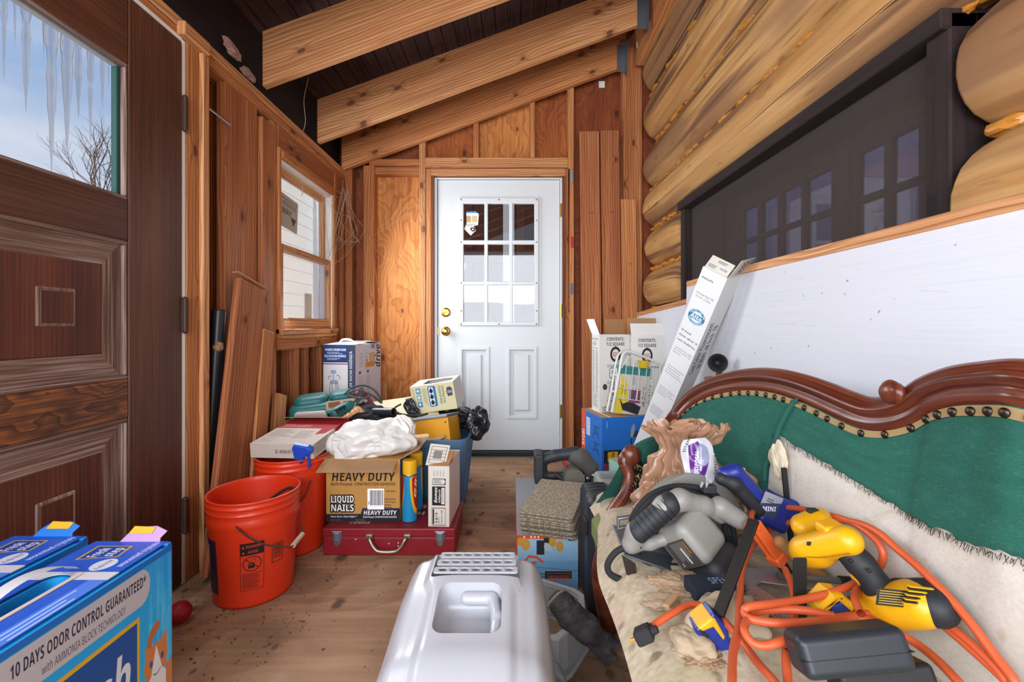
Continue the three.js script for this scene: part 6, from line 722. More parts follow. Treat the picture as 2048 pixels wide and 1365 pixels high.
{
  const o = thing('settee', 'antique settee with carved mahogany rail and torn green velvet', 'settee');
  // top edge of the back from the far end to the crest: pixel, height, distance of the back from the eye line
  const tr = [[1322, 886, 0.53], [1327, 858, 0.565], [1345, 826, 0.605], [1375, 790, 0.645], [1415, 764, 0.675], [1462, 749, 0.7], [1510, 742, 0.715], [1560, 744, 0.722], [1610, 755, 0.727], [1660, 772, 0.73], [1705, 790, 0.73], [1748, 803, 0.73], [1795, 795, 0.73], [1845, 764, 0.73], [1900, 744, 0.725], [1965, 734, 0.72], [2048, 730, 0.71]];
  const half = tr.map(([px, py, x]) => onX(px, py, x)), zc = half[half.length - 1].z, pts = [...half, ...half.slice(0, -1).reverse().map((p) => V(p.x, p.y, 2 * zc - p.z))];
  const curve = new THREE.CatmullRomCurve3(pts, false, 'centripetal'), N = 240, top = Array.from({ length: N + 1 }, (_, i) => curve.getPoint(i / N));
  // carved rail: a moulded section swept along the edge
  const sec = [[-0.012, -0.062], [-0.02, -0.052], [-0.024, -0.042], [-0.016, -0.036], [-0.02, -0.03], [-0.026, -0.02], [-0.022, -0.012], [-0.012, -0.008], [-0.014, 0.0], [-0.004, 0.008], [0.012, 0.006], [0.02, -0.004], [0.02, -0.062]];
  const FR = V(-1, 0.12, 0.3).normalize(), frame = (t) => { const p = curve.getPoint(t), tg = curve.getTangent(t), up = FR.clone().cross(tg).normalize(), out = tg.clone().cross(up).negate(); return { p, up, out }; };
  const sweep = (section) => grid(N, section.length, (u, v) => { const { p, up, out } = frame(u), s = section[Math.round(v * section.length) % section.length]; return p.clone().addScaledVector(out, s[0]).addScaledVector(up, s[1]); }, false, [2, 0.4]);
  const under = []; for (let i = 0; i <= N; i++) { const { p, up, out } = frame(i / N); under.push(p.addScaledVector(up, -0.056).addScaledVector(out, -0.008)); }
  const railGeo = sweep(sec); { const uv = railGeo.attributes.uv; for (let i = 0; i < uv.count; i++) uv.setXY(i, uv.getY(i) * 0.5, uv.getX(i) * 1.4); }
  mesh('carved_rail', railGeo, (() => { const m = mMahog.clone(); m.side = THREE.DoubleSide; return m; })(), o);
  const scroll = (px, py, x, flip) => { const c = onX(px, py, x - 0.02), g = new THREE.Group(); g.name = 'carved_scroll'; o.add(g); g.position.copy(c); g.rotation.y = -Math.PI / 2; const sp = []; for (let i = 0; i < 40; i++) { const a = i / 39 * Math.PI * 3.2, r = 0.022 * (1 - i / 48); sp.push(V(flip * Math.cos(a) * r, Math.sin(a) * r, 0.006 * i / 39)); } mesh('scroll_line', tube(sp, 0.005, 90, 8), mMahog, g); mesh('scroll_knob', new THREE.SphereGeometry(0.022, 20, 16).scale(1.2, 1, 0.7), mMahog, g); };
  scroll(1785, 786, 0.73, -1); 
  // upholstered back: from under the rail down to the seat
  const bot = (p) => { const far = smooth(-1.62, -1.35, p.z) * smooth(-1.62, -1.35, 2 * zc - p.z); return V(lerp(0.5, 0.68, far), SEAT - 0.02, lerp(p.z < zc ? -1.5 : 2 * zc + 1.5, p.z, lerp(0.6, 1, far))); };
  const surf = (u, t, lift = 0) => { const i = u * N, k = Math.min(N - 1, Math.floor(i)), p = under[k].clone().lerp(under[k + 1], i - k); if (p.y < SEAT + 0.02) p.y = SEAT + 0.02; const b = bot(p), bulge = 0.016 * Math.sin(Math.PI * clamp(t)) * smooth(0, 0.12, u) * smooth(0, 0.12, 1 - u); return V(lerp(p.x, b.x, t) - bulge - lift, lerp(p.y, b.y, t), lerp(p.z, b.z, t)); };
  const tear = (z) => { const d = -z; return d > 1.115 ? 1 : d > 1.105 ? lerp(0.3, 1, (d - 1.105) / 0.01) : null; };
  const edge = [[1556, 868], [1620, 902], [1700, 951], [1755, 986], [1850, 1041], [1950, 1086], [2048, 1114], [2200, 1150]]; const edgeY = (px) => { for (let i = 0; i < edge.length - 1; i++) if (px <= edge[i + 1][0]) return lerp(edge[i][1], edge[i + 1][1], clamp((px - edge[i][0]) / (edge[i + 1][0] - edge[i][0]))); return 1150; };
  const tb = []; for (let i = 0; i <= N; i++) { let best = 1; for (let t = 0.02; t < 1; t += 0.01) { const p = surf(i / N, t), d = -p.z; if (d < 0.45) { best = tb.length ? tb[tb.length - 1] : 0.62; break; } const px = 1024 + p.x * 890 / d, py = 652 + (EYE - p.y) * 890 / d; if (px < 1548) continue; if (py > edgeY(px)) { best = t; break; } } tb.push(best); }
  mesh('lining', grid(N, 20, (u, v) => surf(u, v), false, [3, 1]), mLining, o);
  mesh('velvet_cover', grid(N, 24, (u, v) => { const i = u * N, k = Math.min(N - 1, Math.floor(i)), e = lerp(tb[k], tb[k + 1], i - k) + (v > 0.99 ? 0.006 * noise3(u * 160, 1, 2) : 0); return surf(u, v * e, 0.007 + (v > 0.97 && e < 0.99 ? -0.002 : 0)); }, false, [3, 1]), mVelvet, o);
  // braid and nails under the rail
  const braid = matte(0x9c8458, 0.9), br = mesh('braid', grid(N, 2, (u, v) => surf(u, 0.006 + v * 0.035, 0.0095)), new THREE.MeshStandardMaterial({ color: 0x9c8458, roughness: 0.9, side: THREE.DoubleSide }), o), nm = metal(0x4c463e, 0.4), ng = new THREE.SphereGeometry(0.0075, 10, 8).scale(0.6, 1, 1);
  for (let k = 0, d = 0; k < N; k++) { d += top[k].distanceTo(top[k + 1]); if (d > 0.034 && k > 14 && top[k].z < 0.0) { d = 0; const p = surf(k / N, 0.026, 0.011), m = mesh('nail_head', ng, nm, br); m.position.copy(p); } }
  // seam with piping where the velvet changes
  const seam = [[1603, 788], [1590, 806], [1570, 836], [1556, 862], [1545, 900], [1533, 935], [1528, 960]].map(([px, py]) => { let best = null, bd = 1e9; for (let u = 0.1; u < 0.5; u += 0.004) for (let t = 0; t < 1; t += 0.02) { const p = surf(u, t, 0.012), d = -p.z, e = Math.hypot(1024 + p.x * 890 / d - px, 652 + (EYE - p.y) * 890 / d - py); if (e < bd) { bd = e; best = p; } } return best; }); mesh('piping', tube(seam, 0.006, 40), mVelvet, o);
  const wad = mesh('wadding', crumple(0.012, 0.045, 0.03, { seed: 81, amp: 0.2, freq: 3, detail: 3, flat: -1.2 }), matte(0xcfc3a8, 0.95), o); wad.position.copy(seam[4]).add(V(-0.004, -0.07, 0.03));
  // frayed threads along the tear
  const fr = []; for (let k = 0; k < N; k++) if (tb[k] < 0.99 && top[k].z < 0) for (let j = 0; j < 3; j++) { const a = surf((k + R()) / N, tb[k], 0.007), b = a.clone().add(V(-0.003 + R() * 0.002, -0.006 - R() * 0.008, (R() - 0.5) * 0.012)); fr.push(rod(a, b, 0.0005, 0.0003, 4)); } const fm = mesh('frayed_threads', merged(fr), matte(0x3c3a30, 0.95), o); fm.userData.kind = 'stuff';
  // seat: sagging torn cloth over a green edge
  const zf = -1.5, zn = 2 * zc + 1.5, seatX0 = (z) => 0.2 + 0.09 * smooth(-1.0, -1.42, z) + 0.02 * Math.sin((z + 1.2) * 5), seatGeo = grid(50, 90, (u, v) => { const z = lerp(zf, zn, v), x0 = seatX0(z), x = lerp(x0, 0.7, u), e = Math.min(1, u * 9); return [x - 0.012 * (1 - e) ** 2, SEAT - 0.05 * (1 - e) ** 2 + (0.012 * noise3(x * 7, z * 7, 2) + 0.005 * noise3(x * 24, z * 24, 5)) * e, z]; }); { const p = seatGeo.attributes.position, uv = seatGeo.attributes.uv; for (let i = 0; i < p.count; i++) uv.setXY(i, p.getX(i) + 0.3, p.getZ(i)); } mesh('seat_cloth', seatGeo, mSeat, o);
  span('seat_box', o, matte(0x6f7a44, 0.9), 0.25, 0.69, 0.3, SEAT - 0.035, -1.42, zn, 0.02); const apron = grid(2, 60, (u, v) => { const z = lerp(zf, zn, v); return [seatX0(z) - 0.004 + 0.01 * u, lerp(SEAT - 0.045, 0.34, u), z]; }); mesh('green_edge', apron, new THREE.MeshStandardMaterial({ color: 0x8c9460, roughness: 0.9, side: THREE.DoubleSide }), o);
  mesh('front_rail', tube(Array.from({ length: 20 }, (_, i) => { const z = lerp(zf, zn, i / 19); return [seatX0(z) + 0.045, 0.31 + 0.01 * Math.sin(i * 0.7), z]; }), 0.026, 80, 12), mMahog, o);
  for (const z of [-1.42, zn - 0.08]) { mesh('leg', tube([[0.31, 0.3, z], [0.28, 0.2, z], [0.29, 0.1, z], [0.31, 0.0, z]], 0.026, 30, 12), mMahog, o); mesh('leg', tube([[0.6, 0.4, z], [0.62, 0.2, z], [0.66, 0.0, z]], 0.024, 30, 12), mMahog, o); }
  // torn lumps of wadding on the seat
  for (const [px, py, s, sd] of [[1345, 1168, 0.034, 3], [1375, 1158, 0.026, 5], [1322, 1208, 0.024, 7], [1352, 1188, 0.022, 9], [1410, 1325, 0.026, 11], [1385, 1300, 0.022, 13]]) { const q = onY(px, py, SEAT), m = mesh('torn_wadding', crumple(s * 1.6, s * 0.4, s, { seed: 90 + sd, amp: 0.3, freq: 4, detail: 3, flat: -0.2, fine: 0.2 }), matte([0xa88e70, 0xb09a80, 0x9c8264][sd % 3], 0.97), o); m.position.copy(q); }
  // far arm: curved post, pad, braid
  const A = (px, py, d) => at(px, py, d);
  const post = tube([A(1300, 968, 1.52), A(1262, 900, 1.44), A(1248, 922, 1.43), A(1258, 950, 1.42), A(1252, 985, 1.4), A(1228, 1022, 1.38), A(1206, 1060, 1.36), A(1204, 1100, 1.36), A(1212, 1150, 1.36)].slice(1), 0.02, 80, 14); mesh('arm_post', post, mMahog, o); mesh('post_scroll', new THREE.SphereGeometry(0.032, 20, 16).scale(1, 1.15, 0.8).translate(...A(1262, 913, 1.43).toArray()), mMahog, o);
  mesh('arm_pad', tube([A(1268, 922, 1.455), A(1285, 905, 1.48), A(1310, 893, 1.52), A(1345, 880, 1.58)], 0.034, 40, 16), mVelvet, o);
  const inner = grid(20, 14, (u, v) => { const a = V(0.37, lerp(0.57, SEAT - 0.02, v), -1.44), b = V(0.56, lerp(0.6, SEAT - 0.02, v), -1.56), p = a.lerp(b, u); p.z += 0.02 * Math.sin(Math.PI * v); p.x -= 0.1 * v * (1 - u); return p; }); mesh('arm_panel', inner, mVelvet, o);
  const ab = tube([A(1268, 932, 1.415), A(1290, 945, 1.42), A(1272, 960, 1.41), A(1262, 985, 1.4), A(1245, 1015, 1.38), A(1225, 1045, 1.36)], 0.009, 50, 8); const ag = mesh('arm_braid', ab, braid, o); for (const [px, py] of [[1270, 936], [1280, 941], [1290, 945], [1282, 953], [1273, 961], [1266, 973], [1263, 986], [1255, 1000], [1246, 1014]]) { const m = mesh('nail_head', ng, nm, ag); m.position.copy(A(px, py, 1.395)); m.scale.setScalar(1.3); }
  span('arm_back', o, M.studDark, 0.4, 0.6, 0.26, 0.5, -1.585, -1.56, 0.01);
}
// ---------------------------------------------------------------- floor middle: litter box, frame, carpet samples, saw, cases
{
  // hooded litter box, its sloping front towards the photographer
  const o = thing('hooded_litter_box', 'pale grey hooded cat litter box with slotted vents and a carry handle', 'litter box', [-0.085, 0, -0.86]);
  const pl = new THREE.MeshPhysicalMaterial({ color: 0xb2b5ba, roughness: 0.32, clearcoat: 0.2, clearcoatRoughness: 0.3 });
  const hgt = (z) => { const d = 0.86 - z; return d > 1.0 ? 0.42 : d > 0.8 ? lerp(0.392, 0.42, smooth(0.8, 1.0, d)) : d > 0.6 ? lerp(0.3, 0.392, smooth(0.58, 0.8, d)) : 0.3; };
  const nu = 72, nv = 64, hood = grid(nu, nv, (u, v) => {
    const e = Math.min(v, 1 - v), z = lerp(-0.245, 0.27, v), H = hgt(z), end = v < 0.5 ? smooth(0, 0.07, v) : smooth(0, 0.1, 1 - v), a = (u - 0.5) * 2, s = Math.abs(a), sg = Math.sign(a) || 1;
    // section: flat top, round shoulder, flaring side
    const top = 0.118, wide = lerp(0.19, 0.2, v); let x, y; if (s < 0.5) { x = top * s / 0.5; y = H - 0.012 * (s / 0.5) ** 4; } else { const t = (s - 0.5) / 0.5, sh = Math.sin(Math.min(1, t / 0.4) * Math.PI / 2); const q = 1 - Math.cos(Math.min(1, t / 0.4) * Math.PI / 2); x = top + 0.034 * sh + (wide - top - 0.034) * Math.max(0, (t - 0.25) / 0.75); y = H - 0.012 - 0.05 * q - (H - 0.062 - 0.13) * Math.max(0, (t - 0.4) / 0.6); }
    const pan = smooth(0.098, 0.092, Math.abs(x) + (z > -0.17 ? 0.0 : -0.01)) * 0.0; const neck = 0.1 - 0.016 * smooth(-0.12, -0.07, z), rid = smooth(neck + 0.006, neck - 0.002, x); y += 0.008 * rid * (s < 0.6 ? 1 : 0);
    const shrinkX = lerp(0.93, 1, end), drop = 0.05 * (1 - end) ** 1.5; return [sg * x * shrinkX, Math.max(0.13, y - drop * (y > 0.14 ? 1 : 0)), z];
  });
  // close the shell so that the handle well can be cut out of it
  const close = (g) => { const p = g.attributes.position, pos = [], P = (i) => [p.getX(i), p.getY(i), p.getZ(i)], W = nu + 1, idx = g.index.array; for (let i = 0; i < idx.length; i += 3) pos.push(...P(idx[i]), ...P(idx[i + 1]), ...P(idx[i + 2])); const c0 = [0, 0.13, -0.245], c1 = [0, 0.13, 0.27]; for (let i = 0; i < nu; i++) { pos.push(...c0, ...P(i + 1), ...P(i)); const b = nv * W; pos.push(...c1, ...P(b + i), ...P(b + i + 1)); } for (let j = 0; j < nv; j++) { const a = j * W, b = a + W, l0 = P(a), l1 = P(b), r0 = P(a + nu), r1 = P(b + nu), m0 = [0, 0.13, l0[2]], m1 = [0, 0.13, l1[2]]; pos.push(...m0, ...l1, ...m1, ...m0, ...l0, ...l1, ...m0, ...m1, ...r1, ...m0, ...r1, ...r0); }
    const q = new THREE.BufferGeometry(); q.setAttribute('position', new THREE.Float32BufferAttribute(pos, 3)); let m = mergeVertices(q, 1e-5); m.computeVertexNormals(); return m; };
  let body = close(hood); { let up = 0; const n = body.attributes.normal, p = body.attributes.position; for (let i = 0; i < p.count; i++) if (p.getY(i) > 0.38) up += n.getY(i); if (up < 0) { const id = body.index.array; for (let i = 0; i < id.length; i += 3) { const t = id[i]; id[i] = id[i + 1]; id[i + 1] = t; } body.computeVertexNormals(); } }
  const uvz = (g) => { g.setAttribute('uv', new THREE.BufferAttribute(new Float32Array(g.attributes.position.count * 2), 2)); return g; };
  const ev = new Evaluator(); ev.useGroups = false; let br = new Brush(uvz(body)); br.updateMatrixWorld();
  const cut = (g) => { const b = new Brush(uvz(g)); b.updateMatrixWorld(); br = ev.evaluate(br, b, SUBTRACTION); br.updateMatrixWorld(); };
  cut(rbox(0.132, 0.11, 0.125, 0.024, 5).translate(-0.002, 0.415, -0.032)); cut(rbox(0.196, 0.16, 0.1, 0.006, 2).translate(0.004, 0.434, -0.168));
  mesh('hood', br.geometry, pl, o);
  const hd = mesh('carry_handle', skin([[[-0.01, 0.395, -0.085], [0.04, 0.395, -0.085], 0.013, 0.013], [[0.045, 0.395, -0.08], [0.055, 0.39, -0.03], 0.012, 0.011], [[0.055, 0.39, -0.03], [0.052, 0.385, 0.02], 0.011, 0.01]], 0.008, 44), pl, o);
  span('vent_floor', o, pl, -0.094, 0.102, 0.352, 0.356, -0.217, -0.119, 0.001);
  for (let i = 0; i < 3; i++) { const z = -0.2 + i * 0.0325, w = 0.176 + i * 0.006, holes = []; for (let k = 0; k < 7; k++) { const p = new THREE.Path(); p.absellipse((k - 3) * w / 7.6, 0.001, 0.0098, 0.0072, 0, Math.PI * 2, true); holes.push(p); } const s = mesh('vent_slat', plate(roundRect(w, 0.024, 0.006), 0.0032, 0.0006, holes, 1, 12).rotateX(-Math.PI / 2), pl, o); s.position.set(0.004, 0.428, z); }
  const pan = grid(60, 6, (u, v) => { const a = u * Math.PI * 2, c = Math.cos(a), s = Math.sin(a), k = [0.001, 0.92, 0.94, 1.0, 1.045, 1.045, 1.02][Math.round(v * 6)], y = [0.002, 0.002, 0.01, 0.13, 0.132, 0.146, 0.15][Math.round(v * 6)], p = 0.3; return [Math.sign(c) * Math.abs(c) ** p * 0.205 * k, y, 0.012 + Math.sign(s) * Math.abs(s) ** p * 0.268 * k]; }, true); mesh('pan', pan, (() => { const m = pl.clone(); m.side = THREE.DoubleSide; return m; })(), o);
  for (const x of [-0.206, 0.206]) mesh('clip', rbox(0.014, 0.06, 0.05, 0.005).translate(x, 0.15, -0.03), pl, o);

  // grey bottomless frame
  const f = thing('litter_tray_surround', 'grey bottomless plastic frame lying open on the floor beside the litter box', 'tray surround'), gp = matte(0xa3a5a3, 0.5);
  const ring = [[-0.06, 1.49], [0.07, 1.525], [0.2, 1.455], [0.226, 1.42], [0.217, 1.35], [0.155, 1.252], [0.128, 1.225], [-0.06, 1.21]], off = (k) => { const c = [0.08, 1.36]; return ring.map(([x, y]) => { const dx = x - c[0], dy = y - c[1], l = Math.hypot(dx, dy); return [x + dx / l * k, y + dy / l * k]; }); };
  const rg = (ko, ki, y0, h, bev) => plate(off(ko), h, bev, [off(ki)], 2).translate(0, 0, h / 2).rotateX(-Math.PI / 2).translate(0, y0, 0);
  mesh('side_wall', rg(0.002, -0.008, 0.006, 0.105, 0.002), gp, f); mesh('rim', rg(0.006, -0.012, 0.106, 0.01, 0.003), gp, f); mesh('foot_flange', rg(0.024, -0.008, 0, 0.014, 0.004), gp, f);

  // grey glove draped over the frame
  const k = 1.26 / 890, C = at(1170, 1255, 1.26), G = (u, v, w) => [(u - 1170) * k, (1255 - v) * k, w * k];
  const gl = thing('work_glove', 'grey fabric work glove hanging over the edge of the plastic frame', 'glove', C.toArray()), gm = (() => { const t = pixelTex(256, 256, (u, v) => { const n = fbm(u * 60, v * 60, 60, 60, 8, 3), b = fbm(u * 5, v * 5, 5, 5, 2, 3); return mix3([88, 84, 82], [44, 42, 42], clamp(0.5 + (n - 0.5) + (b - 0.5) * 1.4)); }); return texMat(t, { rough: 0.95 }); })();
  const gg = skin([[G(1122, 1206, 4), G(1138, 1226, 4), 24, 25], [G(1138, 1226, 4), G(1172, 1258, 2), 26, 27], [G(1150, 1212, 20), G(1178, 1232, 18), 11, 11], [G(1178, 1232, 18), G(1192, 1250, 10), 11, 9], [G(1172, 1262, 4), G(1192, 1296, -4), 13, 11], [G(1192, 1296, -4), G(1213, 1326, -2), 11, 8], [G(1180, 1262, 6), G(1206, 1292, 2), 13, 11], [G(1206, 1292, 2), G(1226, 1316, 0), 10, 8], [G(1186, 1258, 4), G(1212, 1278, 0), 12, 11], [G(1212, 1278, 0), G(1238, 1294, -4), 10, 8], [G(1168, 1268, -8), G(1196, 1310, -12), 11, 8]].map(([a, b, r, s]) => [a, b, r * k, s * k]), 0.012, 72, (x, y, z) => 0.0022 * noise3(x * 60, y * 60, z * 60) + 0.0012 * noise3(x * 150, y * 150, z * 150)); { const p = gg.attributes.position, uv = new Float32Array(p.count * 2); for (let i = 0; i < p.count; i++) { uv[i * 2] = p.getX(i) * 7; uv[i * 2 + 1] = p.getY(i) * 7; } gg.setAttribute('uv', new THREE.BufferAttribute(uv, 2)); } mesh('glove', gg, gm, gl); mesh('cuff_edge', new THREE.TorusGeometry(22 * k, 0.003, 8, 30).rotateY(0.9).rotateZ(-0.7).translate(...G(1112, 1196, 5)), matte(0x8a8580, 0.9), gl);

  // chainsaw carton
  const t = canvasTex(1024, 512, (g, w, h) => { g.fillStyle = '#6fa3c8'; g.fillRect(0, 0, w, h); g.scale(1, 0.8); for (let y = 40; y < 300; y += 8) { g.fillStyle = `rgb(${Math.round(lerp(168, 128, y / 300))},${Math.round(lerp(198, 176, y / 300))},${Math.round(lerp(220, 210, y / 300))})`; g.fillRect(0, y, w, 8); } g.fillStyle = '#d2531e'; g.fillRect(0, 0, w, 44); g.fillRect(0, 0, 14, 400); g.fillStyle = '#c89a3c'; for (const [x, y, r] of [[150, 110, 72], [60, 80, 50], [600, 80, 60], [720, 130, 64], [540, 70, 40]]) { g.beginPath(); g.arc(x, y, r, 0, 7); g.fill(); g.fillStyle = '#9a6c26'; g.lineWidth = 4; g.strokeStyle = '#a87a2c'; g.beginPath(); g.arc(x, y, r * 0.6, 0, 7); g.stroke(); g.fillStyle = '#c89a3c'; }
    g.fillStyle = '#22252a'; g.fillRect(330, 60, 130, 170); g.fillRect(450, 30, 90, 60); g.strokeStyle = '#d2531e'; g.lineWidth = 30; g.beginPath(); g.moveTo(100, 340); g.lineTo(200, 250); g.lineTo(330, 260); g.lineTo(440, 320); g.moveTo(110, 350); g.lineTo(330, 320); g.stroke(); g.fillStyle = '#b8bcc0'; g.beginPath(); g.ellipse(520, 150, 70, 34, 0.3, 0, 7); g.fill(); g.strokeStyle = '#3a4a58'; g.lineWidth = 5; g.beginPath(); g.moveTo(0, 360); g.lineTo(1024, 420); g.stroke();
    g.fillStyle = '#22262c'; g.fillRect(470, 426, 450, 86); g.strokeStyle = '#d2531e'; g.lineWidth = 8; g.strokeRect(510, 450, 380, 80); textAt(g, 'BLACK+DECKER', 700, 492, 54, { align: 'center', color: '#d2531e', turn: Math.PI, max: 340 }); textAt(g, 'Chainsaw', 400, 460, 34, { align: 'center', turn: Math.PI, color: '#234' }); textAt(g, 'Tronçonneuse', 380, 494, 34, { align: 'center', turn: Math.PI, color: '#234' }); textAt(g, 'LB', 100, 22, 34, { color: '#fff' }); for (const x of [240, 300, 360]) { g.fillStyle = '#eee'; g.beginPath(); g.arc(x, 22, 14, 0, 7); g.fill(); } g.fillStyle = '#222'; g.fillRect(860, 4, 110, 60); });
  const cb = thing('chainsaw_carton', 'blue and orange saw carton under the stack of carpet samples', 'carton', [0.131, 0, -1.955]), W = 0.226, H = 0.2; mesh('body', cartonGeo(W, H, 0.62, { pz: [0, 0, 1, 1] }, [0.0, 0.3, 0.01, 0.5]), texMat(t, { rough: 0.5 }), cb); box('grey_top', cb, matte(0x8f9296, 0.7), W, 0.002, 0.62, 0, H + 0.001, 0, 0.0005);
  const ct = pixelTex(256, 256, (u, v) => { const n = fbm(u * 110, v * 110, 110, 110, 5, 2), m = fbm(u * 60, v * 60, 60, 60, 15, 2); let c = mix3([170, 156, 134], [96, 84, 68], clamp(0.5 + (n - 0.5) * 2.6)); return mix3(c, [210, 198, 176], smooth(0.62, 0.75, m)); }); ct.repeat.set(6, 6); const cm = texMat(ct, { rough: 1, bump: 0.0012 });
  for (let i = 0; i < 9; i++) { const a = thing('carpet_sample', i === 8 ? 'speckled tan carpet sample, topmost of the stack on the saw carton' : i === 7 ? 'speckled tan carpet sample, second from the top of its stack' : i === 1 ? 'speckled tan carpet sample, second from the bottom of its stack' : i === 0 ? 'speckled tan carpet sample, lowest of the stack, resting on the saw carton' : 'speckled tan carpet sample in the middle of the stack', 'carpet sample', [0.178 + rr(-0.008, 0.008), 0.2025 + i * 0.0083, -1.815 + rr(-0.008, 0.008)], -0.3 + rr(-0.05, 0.05), 'stacked carpet samples'); const g = plate(roundRect(0.21, 0.38, 0.012), 0.0068, 0.0018, [], 1, 4).rotateX(-Math.PI / 2).translate(0, 0.0042, 0); { const p = g.attributes.position, uv = g.attributes.uv; for (let j = 0; j < p.count; j++) uv.setXY(j, p.getX(j) + p.getY(j), p.getZ(j)); } mesh('pile', g, cm, a); }

  // cordless circular saw at the end of the carton
  const k2 = 2.12 / 890, S = (u, v, w = 0) => [(u - 1130) * k2, (968 - v) * k2, w * k2], dk = matte(0x2c2f33, 0.55), du = matte(0x6c675c, 0.8), sw = thing('cordless_saw', 'dusty black cordless circular saw at the end of the carpet samples', 'saw', at(1130, 968, 2.12).toArray());
  const sc = (l) => l.map(([a, b, r, s]) => [a, b, r * k2, s * k2]);
  mesh('handle', skin(sc([[S(1084, 920), S(1110, 912), 11, 11], [S(1110, 912), S(1150, 906), 11, 13], [S(1084, 920), S(1086, 952), 10, 9], [S(1086, 952), S(1125, 952), 8, 8]]), 0.012, 60), dk, sw); mesh('battery_foot', rbox(18 * k2, 58 * k2, 46 * k2, 0.01).translate(...S(1077, 933)), dk, sw); mesh('trigger', rbox(6 * k2, 12 * k2, 14 * k2, 0.003).translate(...S(1129, 924, 6)), matte(0xb81e22, 0.4), sw);
  mesh('motor', rod(S(1145, 950, -26), S(1145, 950, 30), 22 * k2, 20 * k2, 28), du, sw); mesh('head', skin(sc([[S(1148, 912), S(1165, 915), 16, 17], [S(1160, 915, 6), S(1180, 935, 4), 17, 16], [S(1180, 935, 4), S(1190, 958, 0), 14, 10]]), 0.014, 54), matte(0x54534e, 0.75), sw); mesh('blade_guard', (() => { const s = new THREE.Shape(); s.absarc(0, 0, 36 * k2, 0, Math.PI); return plate(s, 14 * k2, 0.004, [], 2, 20); })().translate(...S(1165, 958, -30)), du, sw); mesh('shoe', rbox(120 * k2, 5 * k2, 60 * k2, 0.003).translate(...S(1140, 966, -6)), M.galv, sw); mesh('lever', rod(S(1110, 945, 12), S(1130, 958, 16), 4 * k2), dk, sw); for (const [u, v] of [[1172, 952], [1184, 946]]) mesh('knob', new THREE.SphereGeometry(6 * k2, 12, 10).translate(...S(u, v, 14)), M.steel, sw);

  // black hard case on edge
  const bc = thing('black_hard_case', 'dusty black hard plastic case standing on edge beside the settee', 'tool case', [0.306, 0, -1.565]); mesh('shell', rbox(0.108, 0.4, 0.19, 0.03, 5).translate(0, 0.2, 0), matte(0x23272e, 0.5), bc); for (const z of [-0.06, -0.03, 0.0]) mesh('ridge', tube([[-0.0545, 0.05, z], [-0.0545, 0.36, z], [-0.045, 0.39, z], [-0.02, 0.401, z], [0.03, 0.401, z]], 0.003, 30, 6), matte(0x2c3036, 0.5), bc); mesh('latch', rbox(0.012, 0.05, 0.04, 0.004).translate(-0.056, 0.3, 0.06), M.black, bc);
  const gcs = thing('grey_hard_case', 'grey plastic case top showing behind the black hard case', 'tool case', [0.4, 0, -1.78]); mesh('shell', rbox(0.12, 0.37, 0.18, 0.02, 4).translate(0, 0.185, 0), matte(0x8f9290, 0.6), gcs); mesh('ridge', rbox(0.1, 0.012, 0.03, 0.004).translate(0, 0.372, 0), matte(0x7c7f7e, 0.6), gcs);
}
// ---------------------------------------------------------------- tools heaped on the settee
const yellow = matte(0xe0a50c, 0.38), gripBlk = matte(0x1f2226, 0.6), navy = matte(0x1a2c7c, 0.4), sawGrey = new THREE.MeshPhysicalMaterial({ color: 0x86867f, roughness: 0.42 });
